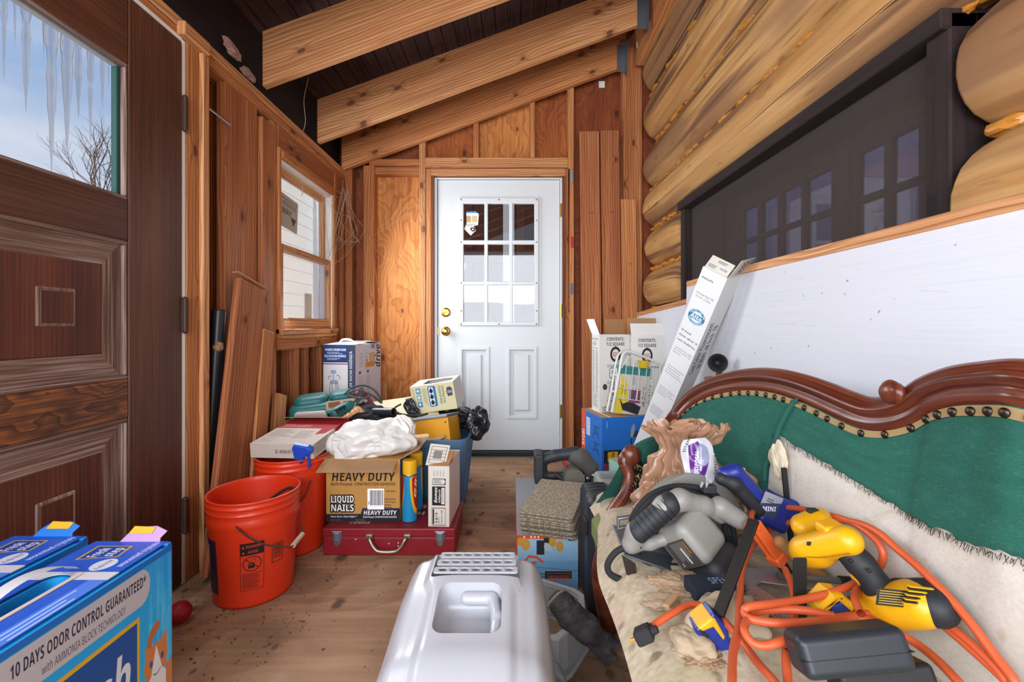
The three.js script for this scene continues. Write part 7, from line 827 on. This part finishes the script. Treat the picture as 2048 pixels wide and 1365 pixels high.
// local drafting frame at a place: lengths in photograph pixels at that depth, w towards the eye
function draft(px, py, d, skew = 0) { const k = d / FOCAL, o = at(px, py, d), L = (u, v, w = 0) => at(u, v, d - (w + (u - px) * skew) * k).sub(o).toArray(); return { k, pos: o.toArray(), L, poly: (pts) => pts.map(([u, v]) => [(u - px) * k, (py - v) * k]), caps: (l) => l.map(([a, b, r, s]) => [L(...a), L(...b), r * k, s * k]) }; }
{ // grey circular saw
  const { k, pos, L, caps } = draft(1380, 1090, 1.02), o = thing('corded_circular_saw', 'grey corded circular saw with a black ribbed grip on the settee', 'saw', pos);
  const mot = new THREE.Group(); mot.name = 'motor_housing'; o.add(mot); const a = V(...L(1352, 1040, 0)), b = V(...L(1452, 1160, 40)); mot.position.copy(a); orient(mot, b.clone().sub(a), V(0.35, 0.5, 0.8)); const len = a.distanceTo(b);
  mesh('housing', rbox(len * 0.66, 92 * k, 84 * k, 20 * k, 5).translate(len * 0.3, 0, 0), sawGrey, mot); mesh('end_cap', rbox(len * 0.42, 96 * k, 88 * k, 22 * k, 5).translate(len * 0.79, 0, 0), gripBlk, mot);
  const lt = canvasTex(256, 192, (g) => { g.fillStyle = '#3a3834'; g.fillRect(0, 0, 256, 192); g.fillStyle = '#8a5a28'; g.fillRect(16, 16, 120, 16); lines(g, 16, 44, 210, 8, 14, '#8c8a80', 4); g.fillStyle = '#c8c4b8'; g.fillRect(70, 70, 150, 14); textAt(g, 'UL', 200, 160, 30, { color: '#aaa' }); }); const lb = mesh('rating_label', new THREE.BoxGeometry(len * 0.42, 62 * k, 0.001).translate(len * 0.36, 4 * k, 42.6 * k), texMat(lt), mot);
  mesh('upper_handle', skin(caps([[[1262, 1088, 10], [1272, 1066, 12], 17, 19], [[1272, 1066, 12], [1330, 1014, 20], 19, 20], [[1330, 1014, 20], [1360, 1000, 18], 20, 20], [[1360, 1000, 18], [1408, 1012, 8], 19, 17], [[1408, 1012, 8], [1440, 1030, 0], 16, 17], [[1262, 1090, 10], [1300, 1088, 8], 14, 11], [[1300, 1088, 8], [1350, 1072, 4], 11, 14]]), 0.012, 72), sawGrey, o);
  const gr = mesh('rubber_grip', skin(caps([[[1276, 1064, 14], [1340, 1008, 22], 22, 22]]), 0.004, 44), gripBlk, o); for (let i = 0; i < 7; i++) { const t = (i + 0.5) / 7, c = L(lerp(1280, 1338, t), lerp(1060, 1010, t), lerp(14, 22, t)); mesh('grip_groove', new THREE.TorusGeometry(22.4 * k, 0.0012, 6, 30).rotateY(Math.PI / 2).rotateZ(0.72).translate(...c), M.black, gr); }
  mesh('front_knob', skin(caps([[[1440, 1016, 6], [1478, 1040, 16], 21, 18], [[1425, 1022, 0], [1440, 1016, 6], 14, 18]]), 0.01, 44), sawGrey, o); for (const [u, v] of [[1280, 1094], [1470, 1048], [1398, 1022]]) mesh('screw', new THREE.SphereGeometry(4 * k, 10, 8).translate(...L(u, v, 22)), M.black, o);
  const gs = new THREE.Shape(); gs.absarc(0, 0, 128 * k, 0.15, Math.PI * 0.98); gs.absarc(0, 0, 24 * k, Math.PI * 0.98, 0.15, true); const gd = mesh('blade_guard', plate(gs, 34 * k, 0.006, [], 3, 40), sawGrey, o); gd.position.set(...L(1388, 1072, -64)); gd.rotation.set(-0.25, 0.25, 0.05);
  const bl = mesh('blade', new THREE.CylinderGeometry(100 * k, 100 * k, 0.002, 48).rotateX(Math.PI / 2), M.steel, o); bl.position.set(...L(1388, 1074, -66)); bl.rotation.set(-0.25, 0.25, 0);
  mesh('base_shoe', bevelBox(210 * k, 4 * k, 110 * k, 0.002).rotateZ(-0.35).rotateX(0.1).translate(...L(1330, 1112, -40)), M.galv, o); mesh('shoe_bracket', plate([[0, 0], [30 * k, 6 * k], [30 * k, 30 * k], [0, 26 * k]], 10 * k, 0.002, [[[5 * k, 6 * k], [25 * k, 10 * k], [25 * k, 24 * k], [5 * k, 21 * k]]]).translate(...L(1234, 1060, -40)), M.galv, o);
  const cord = mesh('power_cord', tube([L(1258, 1092, 10), L(1232, 1105, 12), L(1216, 1128, 14), L(1220, 1148, 16), L(1245, 1160, 18), L(1290, 1162, 16), L(1335, 1150, 10), L(1385, 1136, -10)], 6.4 * k, 90, 10), M.rubber, o);
  mesh('coiled_cord', tube([L(1262, 1066, -20), L(1268, 1030, -24), L(1300, 992, -30), L(1350, 974, -34), L(1410, 980, -30), L(1438, 1004, -24), L(1420, 1000, -18), L(1370, 984, -14), L(1310, 998, -12), L(1272, 1040, -10), L(1262, 1078, -12), L(1275, 1110, -6), L(1310, 1130, -4), L(1360, 1134, -12)], 6.4 * k, 150, 10), M.rubber, o); mesh('coiled_cord', tube([L(1380, 978, -40), L(1430, 990, -36), L(1448, 1030, -34), L(1452, 1070, -30), L(1470, 1090, -34), L(1460, 1030, -44)], 6.4 * k, 70, 10), M.rubber, o);
  const plug = mesh('plug', rbox(26 * k, 16 * k, 16 * k, 0.004).translate(...L(1418, 978, 2)), gripBlk, o); for (const u of [1404, 1414]) mesh('prong', rbox(3 * k, 12 * k, 7 * k, 0.0008).rotateZ(-0.4).translate(...L(u, 970, 8)), M.steel, plug);
}
{ // brown bag with a purple pouch
  const b = thing('brown_plastic_bag', 'crinkled brown plastic shopping bag in the corner of the settee', 'plastic bag', [0.5, SEAT + 0.005, -1.265]), mb = new THREE.MeshPhysicalMaterial({ color: 0xbd9272, roughness: 0.22, transmission: 0.3, thickness: 0, side: THREE.DoubleSide });
  mesh('bag', pleatBag([[0.02, 0.0], [0.1, 0.004], [0.125, 0.05], [0.115, 0.12], [0.085, 0.17], [0.05, 0.2], [0.06, 0.235], [0.085, 0.27]], { pleats: 19, seed: 121, depth: 0.2, squash: 0.7, lean: [-0.035, 0.01] }), mb, b);
  mesh('bag_handle', pleatBag([[0.03, 0.2], [0.05, 0.23], [0.062, 0.26], [0.045, 0.275]], { pleats: 9, seed: 127, depth: 0.35, squash: 0.5, lean: [0.03, 0.0] }).rotateZ(-0.12), mb, b); mesh('bag_fold', pleatBag([[0.02, 0.0], [0.07, 0.01], [0.075, 0.06], [0.05, 0.12], [0.02, 0.15], [0.004, 0.155]], { pleats: 11, seed: 131, depth: 0.25, squash: 0.8, lean: [0.02, 0] }).translate(0.1, 0, 0.045), mb, b); mesh('bag_fold', pleatBag([[0.02, 0.0], [0.06, 0.01], [0.065, 0.05], [0.04, 0.1], [0.015, 0.12], [0.004, 0.125]], { pleats: 11, seed: 137, depth: 0.25, squash: 0.8, lean: [-0.02, 0] }).translate(-0.085, 0, 0.05), mb, b);
  const t = canvasTex(256, 320, (g, w, h) => { g.fillStyle = '#bfc0c6'; g.fillRect(0, 0, w, h); g.fillStyle = '#5a2878'; g.beginPath(); g.moveTo(60, 40); g.lineTo(150, 20); g.lineTo(190, 180); g.lineTo(120, 310); g.lineTo(40, 240); g.fill(); g.fillStyle = '#8a90a8'; g.beginPath(); g.ellipse(160, 120, 50, 80, 0.2, 0, 7); g.fill(); textAt(g, 'DISPOSAL', 78, 250, 38, { turn: -1.3, color: '#f0e8f4', max: 170 }); textAt(g, 'del Triturador', 112, 230, 26, { turn: -1.3, color: '#e0d4ea' }); textAt(g, 'GARBAGE DISP', 226, 270, 34, { turn: -1.35, color: '#333', max: 220 }); textAt(g, 'TITAN', 26, 90, 34, { turn: -1.2, color: '#333' }); });
  const p = thing('purple_pouch', 'white and purple disposal pouch poking out of the brown bag', 'pouch', at(1398, 922, 1.14).toArray(), [-0.25, -0.2, 0.12]); mesh('pouch', grid(20, 24, (u, v) => { const x = (u - 0.5) * 0.082 * (1 - 0.35 * (2 * v - 1) ** 4), y = (v - 0.5) * 0.11; return [x, y, 0.014 * Math.cos((u - 0.5) * 3) + 0.004 * noise3(u * 6, v * 6, 3)]; }), texMat(t, { rough: 0.25, side: THREE.DoubleSide }), p);
}
{ // blue handled clamp gun
  const { k, pos, L, caps } = draft(1490, 985, 1.06), o = thing('blue_pistol_clamp', 'blue and black pistol grip bar clamp lying against the velvet', 'clamp', pos);
  mesh('handle', skin(caps([[[1448, 948, 0], [1470, 944, 0], 14, 15], [[1470, 944, 0], [1525, 1008, 0], 15, 18]]), 0.008, 50), navy, o); mesh('black_side', skin(caps([[[1442, 958, 8], [1468, 968, 10], 12, 14], [[1468, 968, 10], [1516, 1020, 10], 14, 14]]), 0.008, 50), gripBlk, o);
  mesh('head', rbox(64 * k, 66 * k, 40 * k, 10 * k, 4).rotateZ(-0.5).translate(...L(1548, 1022, 0)), navy, o); const t = canvasTex(128, 128, (g) => { g.fillStyle = '#8d8f96'; g.fillRect(0, 0, 128, 128); g.fillStyle = '#2a3350'; g.beginPath(); g.moveTo(0, 70); g.lineTo(128, 30); g.lineTo(128, 128); g.lineTo(0, 128); g.fill(); lines(g, 30, 30, 60, 2, 12, '#3a3c44', 5); textAt(g, 'MINI', 24, 96, 36, { turn: -0.3, color: '#dde' }); }); mesh('label_sheet', new THREE.BoxGeometry(38 * k, 46 * k, 0.001).rotateZ(-0.4).translate(...L(1540, 1012, 21)), texMat(t), o);
  mesh('bar', bevelBox(10 * k, 150 * k, 6 * k, 0.001).rotateZ(0.1).translate(...L(1575, 1010, -10)), M.black, o); mesh('rear_handle', skin(caps([[[1580, 1010, 0], [1620, 1030, 4], 12, 13]]), 0.006, 36), navy, o);
}
{ // yellow drill
  const { k, pos, L, caps } = draft(1740, 1150, 0.755, 0.75), o = thing('cordless_drill', 'yellow and black cordless drill lying on its side on the torn seat', 'drill', pos);
  const bt = mesh('battery', skin(caps([[[1612, 1100, 0], [1690, 1082, 0], 26, 28], [[1612, 1100, 22], [1694, 1082, 24], 26, 28], [[1610, 1108, 10], [1640, 1112, 10], 24, 22]]), 0.02, 54), yellow, o); mesh('battery_lug', rbox(44 * k, 22 * k, 40 * k, 8 * k).rotateZ(0.18).translate(...L(1660, 1056, 12)), yellow, bt); mesh('battery_slot', rbox(9 * k, 8 * k, 3 * k, 0.001).translate(...L(1618, 1088, 46)), M.black, bt); mesh('seam', tube([L(1590, 1112, 40), L(1640, 1116, 48), L(1700, 1108, 46)], 0.0008, 20, 6), matte(0x8a6408, 0.6), bt);
  const gp = mesh('grip', skin(caps([[[1694, 1100, 14], [1722, 1130, 14], 27, 25], [[1722, 1130, 14], [1756, 1176, 10], 25, 28]]), 0.01, 48), gripBlk, o); mesh('trigger', skin(caps([[[1714, 1148, 22], [1730, 1166, 22], 13, 12]]), 0.004, 30), yellow, gp); for (const [u, v] of [[1702, 1122], [1738, 1142]]) mesh('screw', new THREE.SphereGeometry(4 * k, 10, 8).translate(...L(u, v, 38)), M.black, gp);
  mesh('body', skin(caps([[[1752, 1218, 0], [1830, 1206, 0], 34, 38], [[1752, 1222, 14], [1840, 1212, 14], 30, 34]]), 0.016, 60), yellow, o); mesh('rear_cap', skin(caps([[[1852, 1210, 0], [1872, 1216, 4], 38, 32], [[1800, 1180, -8], [1858, 1188, -8], 20, 24]]), 0.01, 44), gripBlk, o);
  for (let i = 0; i < 9; i++) mesh('vent_rib', rbox(44 * k, 2.6 * k, 6 * k, 0.001).rotateZ(-0.12).translate(...L(1842 - i * 1.5, 1176 + i * 4.2, 24 + i * 2)), i % 2 ? M.black : yellow, o);
  const t = canvasTex(256, 96, (g) => { g.fillStyle = '#26241c'; g.fillRect(0, 0, 256, 96); lines(g, 12, 10, 225, 6, 14, '#b89a3c', 5); }); mesh('rating_label', new THREE.BoxGeometry(84 * k, 30 * k, 0.001).rotateZ(-0.1).translate(...L(1800, 1198, 48.5)), texMat(t), o);
  mesh('gear_case', rod(L(1748, 1222, 6), L(1706, 1230, 6), 36 * k, 28 * k, 32), metal(0x8d8c88, 0.4), o); mesh('chuck', rod(L(1706, 1230, 6), L(1680, 1236, 6), 24 * k, 16 * k, 24), gripBlk, o); for (let i = 0; i < 3; i++) mesh('torque_ring', new THREE.TorusGeometry((34 - i * 2) * k, 0.0014, 6, 32).rotateY(Math.PI / 2).rotateZ(-0.19).translate(...L(1742 - i * 10, 1223 + i * 2, 6)), M.steel, o);
}
{ // yellow battery, hammer, square, rod, second clamp, black case, small scraps
  let q = draft(1615, 1050, 0.9), o = thing('spare_battery', 'spare yellow tool battery behind the cordless drill', 'battery', q.pos); mesh('pack', skin(q.caps([[[1604, 1050], [1640, 1036], 20, 20], [[1604, 1056, 16], [1640, 1044, 16], 18, 20]]), 0.012, 40), yellow, o); mesh('contacts', rbox(20 * q.k, 8 * q.k, 14 * q.k, 0.002).translate(...q.L(1625, 1022, 8)), gripBlk, o);
  q = draft(1620, 1130, 0.93); o = thing('hammer', 'hammer with a worn wooden handle under the yellow drill', 'hammer', q.pos); mesh('handle', skin(q.caps([[[1560, 1085], [1600, 1118], 12, 14], [[1600, 1118], [1690, 1195], 14, 10]]), 0.006, 56), (() => { const m = M.rafter.clone(); m.map = null; m.bumpMap = null; m.color.set(0xa87848); return m; })(), o); mesh('head', skin(q.caps([[[1672, 1210, -30], [1708, 1180, -30], 13, 12], [[1664, 1216, -30], [1672, 1210, -30], 15, 15]]), 0.003, 36), M.steel, o); mesh('claw', plate(q.poly([[1700, 1180], [1726, 1160], [1734, 1164], [1712, 1190]]), 16 * q.k, 0.002).translate(0, 0, -30 * q.k), M.steel, o);
  const st = canvasTex(256, 256, (g) => { g.fillStyle = '#b9bcbc'; g.fillRect(0, 0, 256, 256); g.fillStyle = '#44484a'; for (let i = 0; i < 42; i++) { g.fillRect(i * 6, 0, 1.4, i % 4 ? 14 : 28); g.fillRect(0, i * 6, i % 4 ? 14 : 28, 1.4); } for (let i = 0; i < 6; i++) textAt(g, String(i + 1), 30 + i * 38, 42, 20, { color: '#333' }); });
  const sq = thing('framing_square', 'silver marked framing square lying among the tools', 'square', onY(1590, 1170, SEAT + 0.022).toArray(), [0.08, 0.5, 0.05]); { const g = plate([[-0.12, -0.08], [0.12, -0.08], [0.12, -0.055], [-0.05, 0.1], [-0.12, 0.1]], 0.003, 0.0006, [[[-0.07, -0.04], [0.03, -0.04], [-0.05, 0.04], [-0.07, 0.04]]]).rotateX(-Math.PI / 2), p = g.attributes.position, uv = g.attributes.uv; for (let i = 0; i < p.count; i++) uv.setXY(i, (p.getX(i) + 0.12) / 0.24, (p.getZ(i) + 0.1) / 0.18); mesh('blade', g, new THREE.MeshStandardMaterial({ map: st, metalness: 0.8, roughness: 0.4 }), sq); mesh('fence', bevelBox(0.24, 0.012, 0.006, 0.001).translate(0, 0, 0.08), M.steel, sq); }
  q = draft(1620, 1158, 0.86); o = thing('steel_rod', 'short grey steel rod across the hammer handle', 'rod', q.pos); mesh('rod', rod(q.L(1556, 1153), q.L(1680, 1162), 6.5 * q.k), metal(0x8a8b84, 0.5), o); mesh('rod_tip', rod(q.L(1680, 1162), q.L(1700, 1160), 9 * q.k, 6 * q.k), M.black, o);
  q = draft(1655, 1220, 0.76); o = thing('clamp_jaw', 'blue clamp jaw with a yellow pad between the drill and the cord', 'clamp', q.pos); mesh('jaw', plate(q.poly([[1642, 1270], [1650, 1200], [1672, 1192], [1690, 1214], [1680, 1270]]), 40 * q.k, 0.004), navy, o); mesh('pad', plate(q.poly([[1622, 1214], [1624, 1204], [1650, 1176], [1672, 1178], [1694, 1196], [1696, 1206], [1688, 1212], [1662, 1190], [1632, 1222]]), 46 * q.k, 0.005), yellow, o);
  mesh('bar', bevelBox(26 * q.k, 150 * q.k, 6 * q.k, 0.001).translate(...q.L(1600, 1190, -20)), M.black, o);
  q = draft(1692, 1298, 0.62); o = thing('black_battery_case', 'rounded black plastic case with a seam, lying over the orange cord', 'case', q.pos, [-0.35, -0.12, 0.12]); mesh('shell', rbox(205 * q.k, 76 * q.k, 80 * q.k, 17 * q.k, 6), new THREE.MeshPhysicalMaterial({ color: 0x22272d, roughness: 0.42 }), o); mesh('seam', bevelBox(206 * q.k, 1.6 * q.k, 81 * q.k, 0.0004).translate(0, -3 * q.k, 0), M.black, o);
  mesh('lower_case', rbox(180 * q.k, 50 * q.k, 70 * q.k, 12 * q.k, 4).translate(0.04, -60 * q.k, -30 * q.k), M.black, o);
  q = draft(1440, 1250, 0.77); o = thing('bar_clamp', 'blue and yellow bar clamp with a long black bar on the torn seat', 'clamp', q.pos); { const a = V(...q.L(1508, 1040, -100)), b = V(...q.L(1436, 1232, 0)), g = new THREE.Group(); g.name = 'bar'; o.add(g); g.position.copy(a.clone().add(b).multiplyScalar(0.5)); orient(g, b.clone().sub(a), V(0, 0.4, 1)); mesh('steel_bar', bevelBox(a.distanceTo(b), 7 * q.k, 24 * q.k, 0.001).rotateX(1.0), matte(0x26221f, 0.45, { metalness: 0.5 }), g); }
  const jw = mesh('jaw', plate(q.poly([[1384, 1246], [1398, 1234], [1418, 1214], [1448, 1240], [1450, 1268], [1512, 1318], [1506, 1328], [1470, 1322], [1432, 1296], [1412, 1294], [1386, 1262]]), 46 * q.k, 0.006, [], 3), navy, o); mesh('pad', plate(q.poly([[1386, 1240], [1412, 1220], [1420, 1222], [1440, 1258], [1436, 1266], [1416, 1240], [1392, 1250]]), 50 * q.k, 0.004), yellow, o); mesh('slot', rbox(22 * q.k, 6 * q.k, 4 * q.k, 0.001).rotateZ(-0.7).translate(...q.L(1408, 1268, 23)), M.black, jw); mesh('trigger', skin(q.caps([[[1480, 1322, 8], [1520, 1350, 8], 9, 7]]), 0.003, 30), yellow, o);
  o = thing('leather_glove', 'stiff tan leather glove under the bar clamp', 'glove', onY(1440, 1258, SEAT + 0.002).toArray(), 0.6); mesh('glove', skin([[[-0.05, 0.018, 0], [0.02, 0.02, 0], 0.032, 0.036], [[0.02, 0.02, 0.02], [0.09, 0.014, 0.03], 0.014, 0.011], [[0.02, 0.02, 0.0], [0.1, 0.014, 0.004], 0.014, 0.011], [[0.02, 0.02, -0.02], [0.09, 0.014, -0.024], 0.014, 0.011], [[0.0, 0.018, -0.03], [0.05, 0.014, -0.055], 0.013, 0.01], [[0.0, 0.018, 0.03], [0.04, 0.014, 0.06], 0.014, 0.011]], 0.014, 56, (x, y, z) => 0.004 * noise3(x * 45, y * 45, z * 45)), matte(0xb5a58a, 0.9), o); mesh('cuff', crumple(0.035, 0.02, 0.04, { seed: 141, amp: 0.2, detail: 3, flat: -0.6 }).translate(-0.085, 0, 0), matte(0xa9987c, 0.9), o);
  o = thing('navy_box', 'flat navy box lid under the saw', 'box', onY(1428, 1188, SEAT + 0.004).toArray(), 0.12); const nt = canvasTex(256, 64, (g) => { g.fillStyle = '#1d2836'; g.fillRect(0, 0, 256, 64); textAt(g, 'SPEED', 100, 34, 40, { color: '#7d93b0', max: 140 }); }); mesh('lid', cartonGeo(0.105, 0.028, 0.05, { py: [0, 0, 1, 1], pz: [0, 0, 1, 1] }), texMat(nt), o);
  q = draft(1260, 1135, 0.99); o = thing('metal_scrap', 'dark torn metal scrap beside the saw cord', 'scrap', q.pos); mesh('scrap', plate(q.poly([[1243, 1110], [1271, 1128], [1275, 1158], [1253, 1150]]), 0.002, 0.0005), matte(0x3a322c, 0.5, { metalness: 0.6 }), o);
  o = thing('wooden_stick', 'short flat wooden stick on the torn wadding', 'stick', onY(1342, 1203, SEAT + 0.02).toArray(), [0, 0.9, -0.1]); mesh('stick', bevelBox(0.055, 0.006, 0.012, 0.001), matte(0xc09a70, 0.7), o);
}
{ // orange extension cord
  const o = thing('extension_cord', 'orange extension cord tangled over the tools on the settee', 'extension cord'), mo = matte(0xc9582f, 0.42), run = (pts, y0, y1 = y0, r = 0.0062) => tube(pts.map(([px, py], i) => { const y = lerp(y0, y1, i / (pts.length - 1)) + 0.004 * Math.sin(i * 1.7); return at(px, py, Math.min((EYE - y) * FOCAL / (py - 652), 0.645 * FOCAL / (px - 1024))); }), r, pts.length * 9, 10);
  mesh('cable_run', run([[1304, 1254], [1340, 1230], [1378, 1211], [1410, 1214], [1437, 1233], [1463, 1259], [1493, 1297], [1517, 1329], [1549, 1365], [1570, 1400]], 0.44, 0.49), mo, o);
  mesh('cable_run', run([[1463, 1390], [1464, 1365], [1466, 1307], [1477, 1254], [1480, 1187], [1487, 1128], [1509, 1088], [1541, 1061], [1581, 1045], [1635, 1037], [1679, 1040], [1723, 1049], [1760, 1068], [1791, 1096], [1838, 1136], [1900, 1198], [1947, 1254], [1991, 1314], [2025, 1357], [2040, 1390]], 0.5, 0.47), mo, o);
  mesh('cable_run', run([[1570, 1139], [1583, 1170], [1589, 1205], [1587, 1239], [1576, 1276], [1572, 1314], [1576, 1365], [1580, 1400]], 0.5, 0.47), mo, o);
  mesh('cable_run', run([[1503, 1043], [1503, 1030], [1514, 1018], [1542, 1013], [1605, 1019], [1654, 1030], [1698, 1043], [1729, 1061], [1754, 1083], [1766, 1108], [1760, 1133], [1735, 1155], [1698, 1173], [1654, 1189], [1604, 1200], [1542, 1209], [1499, 1214], [1488, 1225], [1502, 1239], [1558, 1247], [1620, 1245], [1682, 1236], [1745, 1228], [1807, 1223], [1854, 1233], [1900, 1254], [1947, 1292], [1994, 1339], [2020, 1375]], 0.54, 0.5), mo, o);
  mesh('cable_run', run([[1722, 1228], [1710, 1198], [1717, 1177], [1738, 1167], [1776, 1173], [1810, 1189], [1841, 1211], [1872, 1239], [1916, 1276], [1966, 1320], [2006, 1357], [2025, 1380]], 0.535, 0.49), mo, o);
  mesh('cable_run', run([[1667, 1233], [1611, 1222], [1558, 1220], [1511, 1226], [1492, 1245], [1489, 1264], [1505, 1286], [1530, 1292], [1567, 1282], [1611, 1258], [1654, 1242], [1714, 1236], [1754, 1245], [1791, 1264], [1838, 1292], [1879, 1326], [1916, 1365], [1935, 1390]], 0.51, 0.5), mo, o);
  const { k, pos, L, caps } = draft(1528, 1082, 0.95), c = new THREE.Group(); c.name = 'socket_end'; c.position.set(...pos); o.add(c); const a = V(...L(1504, 1046)), b = V(...L(1558, 1122)); const sk = new THREE.Group(); sk.name = 'socket'; sk.position.copy(a.clone().add(b).multiplyScalar(0.5)); c.add(sk); orient(sk, b.clone().sub(a), V(0.3, 0.2, 1)); const len = a.distanceTo(b);
  o.remove(c); sk.position.add(c.position); o.add(sk); const so = matte(0xe2632a, 0.45); for (const y of [-8.5, 8.5]) mesh('cheek', rbox(len, 9 * k, 24 * k, 0.003).translate(0, y * k, 0), so, sk); mesh('web', rbox(len * 0.96, 12 * k, 8 * k, 0.001).translate(0, 0, -6 * k), so, sk); mesh('collar', rbox(20 * k, 32 * k, 30 * k, 0.005).translate(len / 2 - 6 * k, 0, 0), so, sk); mesh('catch', rbox(10 * k, 34 * k, 10 * k, 0.002).translate(-len / 2 + 6 * k, 0, 4 * k), so, sk); for (let i = 0; i < 8; i++) mesh('strain_ring', new THREE.TorusGeometry((9.5 - i * 0.4) * k, 2.2 * k, 8, 20).rotateY(Math.PI / 2).translate(len / 2 + (6 + i * 3.6) * k, 0, 0), M.black, sk);
  const p2 = draft(1288, 1270, 0.775), pg = new THREE.Group(); pg.name = 'plug'; o.add(pg); pg.position.set(...p2.pos); orient(pg, V(0.78, 0.5, 0.2), V(0, 0.4, 1)); mesh('plug_body', rbox(36 * p2.k, 34 * p2.k, 28 * p2.k, 6 * p2.k, 4), M.rubber, pg); mesh('plug_neck', rod([17 * p2.k, 0, 0], [30 * p2.k, 0, 0], 9 * p2.k, 7 * p2.k), M.rubber, pg); for (const y of [-6, 6]) mesh('prong', rbox(14 * p2.k, 2 * p2.k, 6 * p2.k, 0.0004).translate(-24 * p2.k, y * p2.k, 0), M.brass, pg);
}
{ // cobwebs and litter
  const cw = matte(0xb9a58c, 0.95), web = (label, pts, n, jit, r) => { const o = thing('cobweb', label, 'cobweb'), gs = [], q = rng(n * 31 + pts.length); for (let i = 0; i < n; i++) { const a = pts[Math.floor(q() * pts.length)], b = pts[Math.floor(q() * pts.length)], A = V(...a).add(V((q() - 0.5) * jit, (q() - 0.5) * jit, (q() - 0.5) * jit)), B = V(...b).add(V((q() - 0.5) * jit, (q() - 0.5) * jit, (q() - 0.5) * jit)), m = A.clone().lerp(B, 0.5); m.y -= 0.03 * q() + 0.01; gs.push(tube([A, m, B], r * (0.6 + q() * 0.8), 8, 4)); } const m = mesh('strands', merged(gs), cw, o); m.userData.kind = 'stuff'; return o; };
  const P = (px, py, d) => at(px, py, d).toArray();
  web('tangled cobweb between the sash window and the corner stud', [P(655, 395, 2.9), P(672, 470, 3.0), P(700, 430, 3.15), P(725, 455, 3.22), P(690, 380, 3.08), P(660, 520, 2.9), P(712, 480, 3.18)], 34, 0.06, 0.0009);
  web('thin cobweb strands on the studs beside the white door', [P(800, 420, 3.29), P(845, 400, 3.29), P(770, 520, 3.3), P(845, 560, 3.29), P(760, 600, 3.3), P(740, 470, 3.29)], 12, 0.05, 0.0007);
  const s = thing('hanging_string', 'thin pale string hanging from the rafter past the sash window', 'string'); mesh('string', tube([P(617, 155, 2.6), P(608, 200, 2.62), P(610, 250, 2.65), P(590, 300, 2.66), P(592, 330, 2.67), P(602, 365, 2.68)], 0.0016, 50, 6), cw, s); mesh('frayed_end', tube([P(602, 365, 2.68), P(606, 380, 2.68), P(603, 392, 2.68)], 0.0024, 10, 5), cw, s);
  const rs = thing('red_string', 'red chalk line string looped on the corner post', 'string'); mesh('string', tube([P(1243, 275, 3.2), P(1262, 150, 3.2), P(1270, 57, 3.2), P(1283, 57, 3.2), P(1270, 120, 3.2), P(1245, 270, 3.19)], 0.0014, 60, 5), matte(0xb0503c, 0.8), rs); box('clip', rs, M.white, 0.02, 0.04, 0.006, ...P(1276, 90, 3.2), 0.002);
  const g0 = new THREE.TetrahedronGeometry(1), n = 420, im = new THREE.InstancedMesh(g0, matte(0x4a3a2c, 0.95), n), q = rng(77), mx = new THREE.Matrix4(); for (let i = 0; i < n; i++) { const e = q(), x = e < 0.4 ? -1.2 + q() * 0.5 : -1.1 + q() * 1.9, z = e < 0.4 ? -0.9 - q() * 1.2 : -0.7 - q() * 2.5, r = 0.0015 + q() * q() * 0.006; mx.compose(V(x, r * 0.4, z), new THREE.Quaternion().setFromEuler(new THREE.Euler(q() * 6, q() * 6, q() * 6)), V(r * (1 + q()), r * 0.6, r)); im.setMatrixAt(i, mx); } im.name = 'floor_grit'; im.userData = { kind: 'stuff', label: 'dirt crumbs and chips scattered over the plywood floor', category: 'grit' }; im.castShadow = im.receiveShadow = true; scene.add(im);
  const lf = thing('dry_leaf', 'curled dry brown leaf on the floor by the brown door', 'leaf', [-1.08, 0.02, -1.36], [0.4, 0.5, 0.2]); mesh('blade', grid(10, 14, (u, v) => { const w = 0.035 * Math.sin(Math.PI * v) ** 0.8; return [(u - 0.5) * 2 * w, 0.02 * (u - 0.5) ** 2 * 4 + 0.01 * Math.sin(v * 5), (v - 0.5) * 0.1]; }), new THREE.MeshStandardMaterial({ color: 0x7a5636, roughness: 0.9, side: THREE.DoubleSide }), lf); mesh('stem', rod([0, 0, 0.05], [0.01, 0.01, 0.085], 0.0012), matte(0x5a3c26, 0.9), lf);
}
renderer.render(scene, camera);
